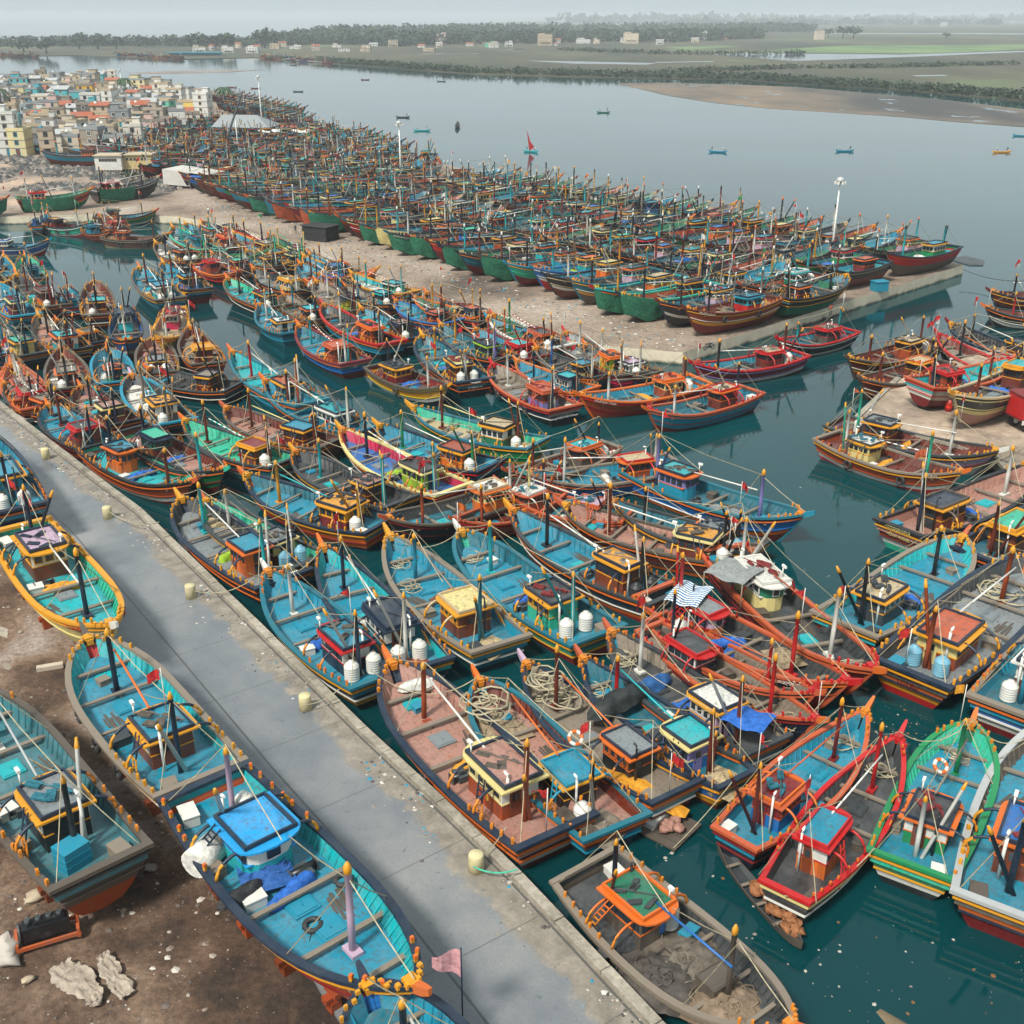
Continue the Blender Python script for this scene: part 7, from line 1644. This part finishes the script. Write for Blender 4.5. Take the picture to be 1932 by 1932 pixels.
def on_dirt(r):
    y = 10 + 90 * r.random() ** 1.5; x = None
    for i in range(len(road_l) - 1):
        if road_l[i][1] >= y >= road_l[i + 1][1]: t = (road_l[i][1] - y) / (road_l[i][1] - road_l[i + 1][1]); x = road_l[i][0] + t * (road_l[i + 1][0] - road_l[i][0])
    if x is None: return None
    x -= 38 * r.random(); d = noise.noise(Vector((x * .15, y * .15, 9)))
    if d < -.15 + .2 * r.random(): return None
    return (x, y, 1.28 + .16 * noise.noise(Vector((x * .25, y * .25, 0))) + .10 * noise.noise(Vector((x * .9, y * .9, 3))) + .02)
scatter('dirt_stones', 9000, on_dirt, (.03, .22), [mt('8a7b6b', 'wall'), mt('5a4c40', 'wall'), mt('3d332b', 'wall'), mt('a89c8c', 'wall'), mt('c9c2b5', 'wall')], 2, '')
def on_water(r):
    q = r.random()
    if q < .35: c = at(r.gauss(1700, 55), r.gauss(1370, 28), .02)
    elif q < .75: c = at(r.uniform(1330, 1932), r.uniform(1650, 1930), .02)
    elif q < .85: c = at(r.gauss(1260, 30), r.gauss(1585, 20), .02)
    else: c = at(r.uniform(1350, 1750), r.uniform(900, 1150), .02)
    return (c.x, c.y, .01)
scatter('floating_litter', 300, on_water, (.02, .15), [mt('b8b4a8', 'paint'), mt('9a948a', 'paint'), mt('806040', 'paint'), mt('c9c5ba', 'paint')], 3, '', flat=.15)
def on_pier(r):
    q = r.random(); a = at(400, 380, LAND_Z).lerp(at(1320, 672, LAND_Z), r.random()); return (a.x + r.gauss(0, 3), a.y + r.gauss(0, 3), LAND_Z + .01)
scatter('lane_litter', 2500, lambda r: (lambda p: p if inpoly(p[0], p[1], PIER) else None)(on_pier(r)), (.05, .3), KM, 5, '')
def on_rubble(r):
    c = at(r.uniform(-20, 345), r.uniform(292, 362), LAND_Z); return (c.x, c.y, LAND_Z + .02) if noise.noise(Vector((c.x * .06, c.y * .06, 2))) > -.12 else None
scatter('rubble_heaps', 6000, on_rubble, (.3, 1.5), [mt('45413c', 'wall'), mt('6a6258', 'wall'), mt('33312f', 'wall'), mt('8a8074', 'wall'), mt('2f3a3a', 'wall')], 6, '', flat=.6)
mb = MB(); mb.poly([(x, y, LAND_Z + .006) for x, y in ccw([tuple(at(px, py, LAND_Z)[:2]) for px, py in [(-40, 300), (110, 292), (325, 300), (345, 330), (330, 360), (300, 372), (150, 378), (-40, 392)]])])
struct(mb.build('rubble_field', ground_mat('rubble_field', [(.35, lin('4a4a46')), (.48, lin('7d7266')), (.62, lin('b39a84'))], .05, .5)))

# ------------------------------------------------------------------ far banks, marsh, sandbars, trees
def marsh_mat():
    s = NT('marsh'); tc = s.n('ShaderNodeTexCoord'); mp = s.n('ShaderNodeMapping'); mp.inputs['Scale'].default_value = (1, .35, 1); s.l(tc.outputs['Object'], mp.inputs[0]); v = mp.outputs[0]
    n1 = s.noise(v, .006, 8, .62); n2 = s.noise(v, .03, 6, .6)
    a = s.ramp(n1, [(.36, lin('2c3526')), (.46, lin('3f4130')), (.56, lin('4c4b36')), (.66, lin('56663e'))])
    a = s.mix(.7, a, s.ramp(n2, [(.3, (.5,) * 3), (.65, (1.05,) * 3)]), 'MULTIPLY'); return s.done(a, .95)
def px_sheet(name, pts, z, mat, thick=None):
    P_ = ccw([tuple(at(x, y, z)[:2]) for x, y in pts]); mb = MB(); mb.prism(P_, (z - 1.0) if thick is None else z - thick, z, 0); return struct(mb.build(name, mat))
px_sheet('marsh_land', [(-300, 108), (0, 106), (150, 104), (330, 112), (480, 108), (620, 119), (760, 130), (900, 139.5), (1040, 144), (1180, 147), (1400, 150), (1480, 157), (1560, 162), (1700, 169), (1932, 190), (2300, 222), (2700, 120), (2500, 44), (1932, 41), (1450, 43), (1300, 46), (1145, 52), (1000, 58), (780, 62), (500, 70), (200, 81), (-100, 85), (-300, 85)], .5, marsh_mat())
px_sheet('distant_land', [(740, 50.5), (900, 50), (1100, 48.5), (1300, 47), (1500, 45), (2300, 42), (2600, 36.5), (1500, 37), (1000, 40), (900, 43)], .6, ground_mat('distant_land', [(.4, lin('4a5040')), (.6, lin('5f6250'))], .002, .01))
def bar_mat():
    s = NT('sandbar'); tc = s.n('ShaderNodeTexCoord'); mp = s.n('ShaderNodeMapping'); mp.inputs['Scale'].default_value = (1, .5, 1); s.l(tc.outputs['Object'], mp.inputs[0]); v = mp.outputs[0]
    n1 = s.noise(v, .012, 7, .6); n2 = s.noise(v, .05, 6, .65)
    a = s.ramp(n1, [(.38, lin('3a3b39')), (.5, lin('5c5449')), (.62, lin('776653'))])
    pud = s.ramp(n2, [(.60, (0, 0, 0)), (.62, (1, 1, 1))]); a = s.mix(pud, a, (.03, .04, .045))
    rr_ = s.mix(pud, (.85,) * 3, (.08,) * 3); return s.done(a, rr_)
M_bar = bar_mat()
px_sheet('sandbar', [(1165, 157), (1240, 156), (1400, 160), (1500, 164), (1600, 172), (1760, 186), (1932, 206), (2200, 232), (2200, 275), (1932, 239), (1800, 229), (1700, 220), (1580, 212), (1450, 204), (1350, 194), (1260, 180), (1210, 168)], .12, M_bar, .3)
px_sheet('sandbar_far', [(242, 137), (330, 134), (420, 133), (500, 131.5), (430, 136), (300, 139)], .12, ground_mat('sandbar_far', [(.4, lin('7d7066')), (.6, lin('94867a'))], .02, .1), .3)
px_sheet('mud_spit', [(1788, 488), (1822, 482), (1858, 492), (1855, 500), (1830, 500)], .15, ground_mat('mud', [(.4, lin('3d4244')), (.6, lin('4f5557'))], .2, 1), .3)
# creeks in the marsh
M_creek = NT('creek_water'); M_creek.b.inputs['IOR'].default_value = 1.33; M_creek = M_creek.done((.02, .035, .04), .08)
for k, pts in enumerate([[(1345, 103), (1400, 99), (1480, 101), (1700, 103), (1932, 96), (1932, 98), (1750, 106), (1560, 113), (1500, 115), (1400, 107)], [(985, 114), (1100, 116), (1240, 119), (1220, 122), (1080, 120)], [(1235, 117), (1350, 115), (1345, 116.5), (1240, 118.5)], [(950, 93), (985, 92), (1000, 95), (980, 94.5)], [(1500, 62), (1932, 63), (1932, 65), (1600, 64)], [(780, 101), (900, 100.5), (905, 102), (790, 102.5)], [(1720, 142), (1780, 141), (1790, 143), (1730, 144)]]):
    px_sheet('creek', pts, .55, M_creek, .04)
M_green = ground_mat('reed_green', [(.35, lin('4a5c3c')), (.5, lin('5f7a48')), (.66, lin('738c55'))], .01, .05)
for k, pts in enumerate([[(1405, 100), (1480, 92), (1600, 86), (1932, 84), (1932, 93), (1750, 101), (1500, 99.5)], [(1250, 90), (1360, 86), (1400, 88), (1300, 93)]]): px_sheet('reed_bed', pts, .62, M_green, .06)
# foliage: leaf clumps spread through each crown
def crown(mb, c, r, h, n, rnd, mi=2):
    for k in range(n):
        a = rnd.uniform(0, 6.28); q = rnd.random() ** .5; e = rnd.uniform(-1, 1)
        x = c[0] + r * q * math.cos(a) * (1 - .35 * abs(e)); y = c[1] + r * q * math.sin(a) * (1 - .35 * abs(e)); z = c[2] + h * .5 * e
        s = r * rnd.uniform(.18, .42); b = len(mb.v)
        for i in range(4):
            v = Vector((rnd.gauss(0, 1), rnd.gauss(0, 1), rnd.gauss(0, .6))).normalized() * s; mb.v.append((x + v.x, y + v.y, z + v.z))
        m = rnd.randrange(mi)
        for q_ in ((0, 1, 2), (0, 2, 3), (0, 3, 1), (1, 3, 2)): mb.face([b + i for i in q_], m)
LEAFS = [mt('31442c', 'leaf'), mt('243526', 'leaf')]
rt = random.Random(21)
def belt(name, line, n, rr_, hh, depth, seed, mats=LEAFS, clumps=14, z=.5):
    rnd = random.Random(seed); mb = MB(); P_ = [at(x, y, z) for x, y in line]; seg = [(P_[i + 1] - P_[i]).length for i in range(len(P_) - 1)]
    for k in range(n):
        i = rnd.choices(range(len(seg)), seg)[0]; p = P_[i].lerp(P_[i + 1], rnd.random()); r = rnd.uniform(*rr_); h = rnd.uniform(*hh)
        p = p + Vector((rnd.uniform(-r, r), rnd.uniform(0, depth), 0)); 
        crown(mb, (p.x, p.y, z + h * .55), r, h * .9, clumps, rnd)
    o = mb.build(name, mats); o['kind'] = 'stuff'; return o
belt('mangrove_bank', [(600, 117), (620, 118.5), (760, 129.5), (900, 139), (1180, 146.5), (1400, 149.5), (1560, 161.5), (1700, 168.5), (1932, 189), (2060, 201)], 1500, (2, 4.5), (2.5, 5), 26, 1, clumps=9)
belt('mangrove_inner', [(1250, 138), (1500, 130), (1700, 128), (1932, 122)], 350, (2, 5), (2, 3.5), 20, 2, clumps=8)
belt('mangrove_inner_bank', [(1060, 96), (1250, 103), (1500, 104), (1520, 102)], 200, (3, 6), (3, 4.5), 25, 9, clumps=8)
belt('tree_belt', [(480, 88), (620, 84), (760, 88), (850, 84), (960, 84), (1100, 80), (1270, 80), (1340, 77), (1440, 73)], 1500, (7, 12), (11, 20), 200, 3, clumps=16)
belt('tree_belt_back', [(560, 78), (900, 68), (1150, 63), (1400, 62), (1550, 60)], 900, (10, 18), (14, 24), 300, 4, clumps=14)
belt('tree_belt_left', [(-60, 90), (100, 88), (330, 88), (480, 88)], 420, (6, 11), (8, 14), 90, 5, clumps=12)
belt('hill_scrub', [(1300, 47), (1600, 47), (1932, 47)], 160, (30, 70), (8, 26), 900, 6, clumps=12)
belt('hill_scrub_far', [(1060, 44), (1400, 42), (1932, 41), (2100, 41)], 120, (60, 140), (12, 40), 900, 8, clumps=12)
# trees one can tell apart on the far left bank and in the marsh
def tree(px, py, r, h, label, seed, z=.5, n=60, palm=False):
    A = at(px, py, z); root = empty('palm_tree' if palm else 'tree', A, 0, label, 'tree', 'trees one can tell apart'); rnd = random.Random(seed)
    mb = MB(); 
    if palm:
        mb.tube([(0, 0, 0), (.3, .1, h * .5), (.1, 0, h)], .25, 6, r2=.15); mb.build('trunk', [mt('oldwood', 'wall')], root); mb = MB()
        for k in range(15):
            a = k * 2.399; L = r * rnd.uniform(.8, 1.1); pts = []
            for q in range(6): t = q / 5; pts.append((L * t * math.cos(a), L * t * math.sin(a), h + r * (.45 * t - 1.05 * t * t) * rnd.uniform(.9, 1.1)))
            for q in range(5):
                p0, p1 = Vector(pts[q]), Vector(pts[q + 1]); sd = Vector((-math.sin(a), math.cos(a), 0)) * (.5 * math.sin(math.pi * (q + 1) / 6) + .12)
                dn = Vector((0, 0, -.3)); b = len(mb.v); mb.v += [tuple(p0), tuple(p1), tuple(p1 + sd + dn), tuple(p0 + sd + dn), tuple(p1 - sd + dn), tuple(p0 - sd + dn)]; mb.face([b, b + 1, b + 2, b + 3]); mb.face([b + 1, b, b + 5, b + 4])
        mb.build('crown', [mt('2f4a30', 'leaf')], root); return
    mb.tube([(0, 0, 0), (.2, 0, h * .35), (0, .2, h * .7)], r * .08 + .1, 6, r2=.1)
    for k in range(4): a = k * 1.7; mb.tube([(0, 0, h * .35), (r * .5 * math.cos(a), r * .5 * math.sin(a), h * .7)], .12, 4)
    mb.build('trunk', [mt('oldwood', 'wall')], root); mb = MB()
    for k in range(5): a = k * 1.3 + seed; crown(mb, (r * .45 * math.cos(a), r * .45 * math.sin(a), h * rnd.uniform(.55, .85)), r * .6, h * .4, n // 4, rnd)
    mb.build('crown', LEAFS, root)
for k, (px, py, r, h, lab) in enumerate([(45, 98, 16, 13, 'low broad tree at the far left bank'), (88, 101, 13, 15, 'tall tree before the gap on the far left bank'), (150, 92, 14, 18, 'tall round tree, second clump of the far left bank'), (185, 92, 18, 16, 'wide tree right of the tall round one on the far bank'),
        (220, 92, 12, 13, 'small tree ending the second clump on the far bank'), (275, 90, 9, 13, 'lone small tree between clumps on the far bank'), (375, 94, 16, 18, 'broad tree left of the far moored boats'), (420, 95, 18, 19, 'broad tree right above the far moored boats'), (500, 90, 18, 24, 'tallest crown above the far moored boats'),
        (1590, 72, 16, 22, 'round palm clump beside the marsh farmhouse'), (1440 + 170, 72, 18, 22, 'spreading crown right of the marsh farmhouse'), (1562, 71, 12, 18, 'crown left of the farmhouse roof in the marsh'), (1786, 72, 9, 9, 'small dark bush standing alone in the right marsh')]):
    tree(px, py, r, h, lab, k + 40, n=110)
tree(240, 200, 5, 12, 'palm tree between white houses on the village skyline', 60, LAND_Z, palm=True); tree(425, 205, 5, 9, 'palm tree right of the tall white block', 61, LAND_Z, palm=True); tree(3, 222, 6, 11, 'palm tree cut by the left edge in the village', 62, LAND_Z, palm=True)
tree(249, 212, 5, 6, 'bushy green tree beside the wide white walled house', 63, LAND_Z, 80); tree(60, 170, 9, 7, 'spreading dark tree on the left skyline of the village', 64, LAND_Z, 90); tree(150, 205, 6, 6, 'small green tree below the bright yellow house', 65, LAND_Z, 80)
tree(250, 345, 2.5, 3.2, 'green shrub on the rubble ground behind the beached hulls', 66, LAND_Z, 60)
# far houses
FH = [(430, 100, 'white', 'white villa with steps on the far bank, left of a pair'), (478, 100, 'white', 'white villa on the far bank, right of a pair'), (376, 99, 'white', 'small white house near the far moored fleet'), (520, 92, 'sand', 'sandy house on the wooded far bank'), (555, 92, 'white', 'white low house on the wooded far bank'),
      (742, 88, 'sand', 'sandy house before the dark tree belt'), (796, 82, 'white', 'small white house buried in the tree belt'), (833, 84, 'd9b7ad', 'pinkish house beside the tree belt clearing'), (925, 89, 'mint', 'long mint building before the tree belt'), (960, 88, 'white', 'white building right of the long mint one'),
      (1028, 86, 'sand', 'sandy house right of the mint building'), (1100, 82, 'white', 'low white house at the belt edge'), (1190, 82, 'd9c9b0', 'large buff building with stepped roof before the belt'), (1265, 79, 'white', 'white house right of the large buff building'), (1320, 77, 'white', 'small white house near the end of the belt'),
      (1545, 75, 'd9c9b0', 'long buff farmhouse in the right marsh'), (690, 97, 'sand', 'low sandy hut near the marsh edge, left'), (650, 97, 'white', 'low white hut near the marsh edge, far left'), (1078, 64, 'white', 'white water tower house above the belt'), (1780, 50, 'white', 'pale building on the right horizon'), (1910, 42, 'white', 'pale building cluster at the right horizon edge'), (810, 97, 'b7a58c', 'low beige hut before the marsh')]
for k, (px, py, col, lab) in enumerate(FH):
    p = at(px, py, .5); s = random.Random(k); big = 1.0 if p.y < 1700 else 1.8
    house((p.x, p.y), R(s.uniform(-15, 15)), s.uniform(9, 15) * big, 8, s.choice([2, 2, 3]) if 'low' not in lab and 'hut' not in lab else 1, col, lab, 'houses on the far bank', z0=.6, r=s, fh=2.6 * big)
rz_ = random.Random(33)
for k in range(26):
    px = 380 + (1400 - 380) * (k + rz_.random()) / 26; py = 96 - (px - 380) * .016 + rz_.uniform(-7, 3); p = at(px, py, .5); s = random.Random(k + 90)
    house((p.x, p.y), R(s.uniform(-20, 20)), s.uniform(7, 13), 7, s.choice([1, 1, 2]), ['white', 'c2b5a0', 'white', 'd9c9b0'][k % 4], f"{['white', 'pale beige', 'white', 'buff'][k % 4]} far bank hut, {ORD(k + 1)} from left among the trees", 'huts among the far trees', z0=.6, r=s, fh=2.6, rooftype=s.choice(['flat', 'tin', 'tile']))
# far moored fleets (many tiny craft on the far bank)
rf = random.Random(9); kf = 0
for (x0, x1, y0, y1, n, where) in ((0, 72, 104.5, 106, 9, 'far left fleet'), (215, 345, 104, 110.5, 20, 'fleet under far trees'), (500, 622, 108, 117.5, 24, 'fleet at far river bend')):
    for k in range(n):
        t = (k + .5) / n; A = at(x0 + (x1 - x0) * t, y0 + (y1 - y0) * t + rf.uniform(-1.2, .8), 1); base = rpal(rf); base['hull'] = rf.choice(['rust', 'orange', 'salmon', 'blue', 'brown', 'white', 'brown']); kf += 1
        boat((A.x, A.y), R(rf.uniform(-70, -20)), 20, 6, base, f"{ORD(k + 1)} from left in the {where}", 2, 0, '', seed=5000 + kf, group='boats moored along the far bank')
mb = MB(); mb.box((0, 0, 3), (60, 14, .8)); mb.box((0, 2, 1.5), (56, 10, 2.6)); A = at(636 + 10, 103, .5); A = at(345 + 290, 104, .5)
A = at(368, 104.5, .5); o = mb.build('blue_roof_shed', [mt('teal', 'paint')], None, (A.x, A.y, .5)); tag(o, 'long blue roofed shed on the far bank by moored boats', 'shed')

o = FARMB.build('distant_fishing_boats', FAR_MATS); o['kind'] = 'stuff'
# writing becomes plain mesh
bpy.context.view_layer.update(); dg = bpy.context.evaluated_depsgraph_get()
for o in [o for o in SC.objects if o.type == 'FONT']:
    me = D.meshes.new_from_object(o.evaluated_get(dg)); me.name = 'lettering'
    n = D.objects.new('lettering', me); COL.objects.link(n); n.parent = o.parent; n.matrix_local = o.matrix_local.copy()
    if not me.materials: me.materials.append(o.data.materials[0])
    D.objects.remove(o)
# ------------------------------------------------------------------ air
mb = MB(); mb.box((0, 5200, 29), (21000, 12400, 68)); hz = mb.build('haze', D.materials.new('haze_air'))
m = hz.data.materials[0]; m.use_nodes = True; t = m.node_tree; t.nodes.clear(); out = t.nodes.new('ShaderNodeOutputMaterial'); pv = t.nodes.new('ShaderNodeVolumePrincipled')
pv.inputs['Color'].default_value = (.86, .93, .97, 1); pv.inputs['Density'].default_value = HAZE; pv.inputs['Anisotropy'].default_value = .1
t.links.new(pv.outputs[0], out.inputs['Volume']); hz['kind'] = 'stuff'
print('objects', len(SC.objects), 'boats', len(BOATS))
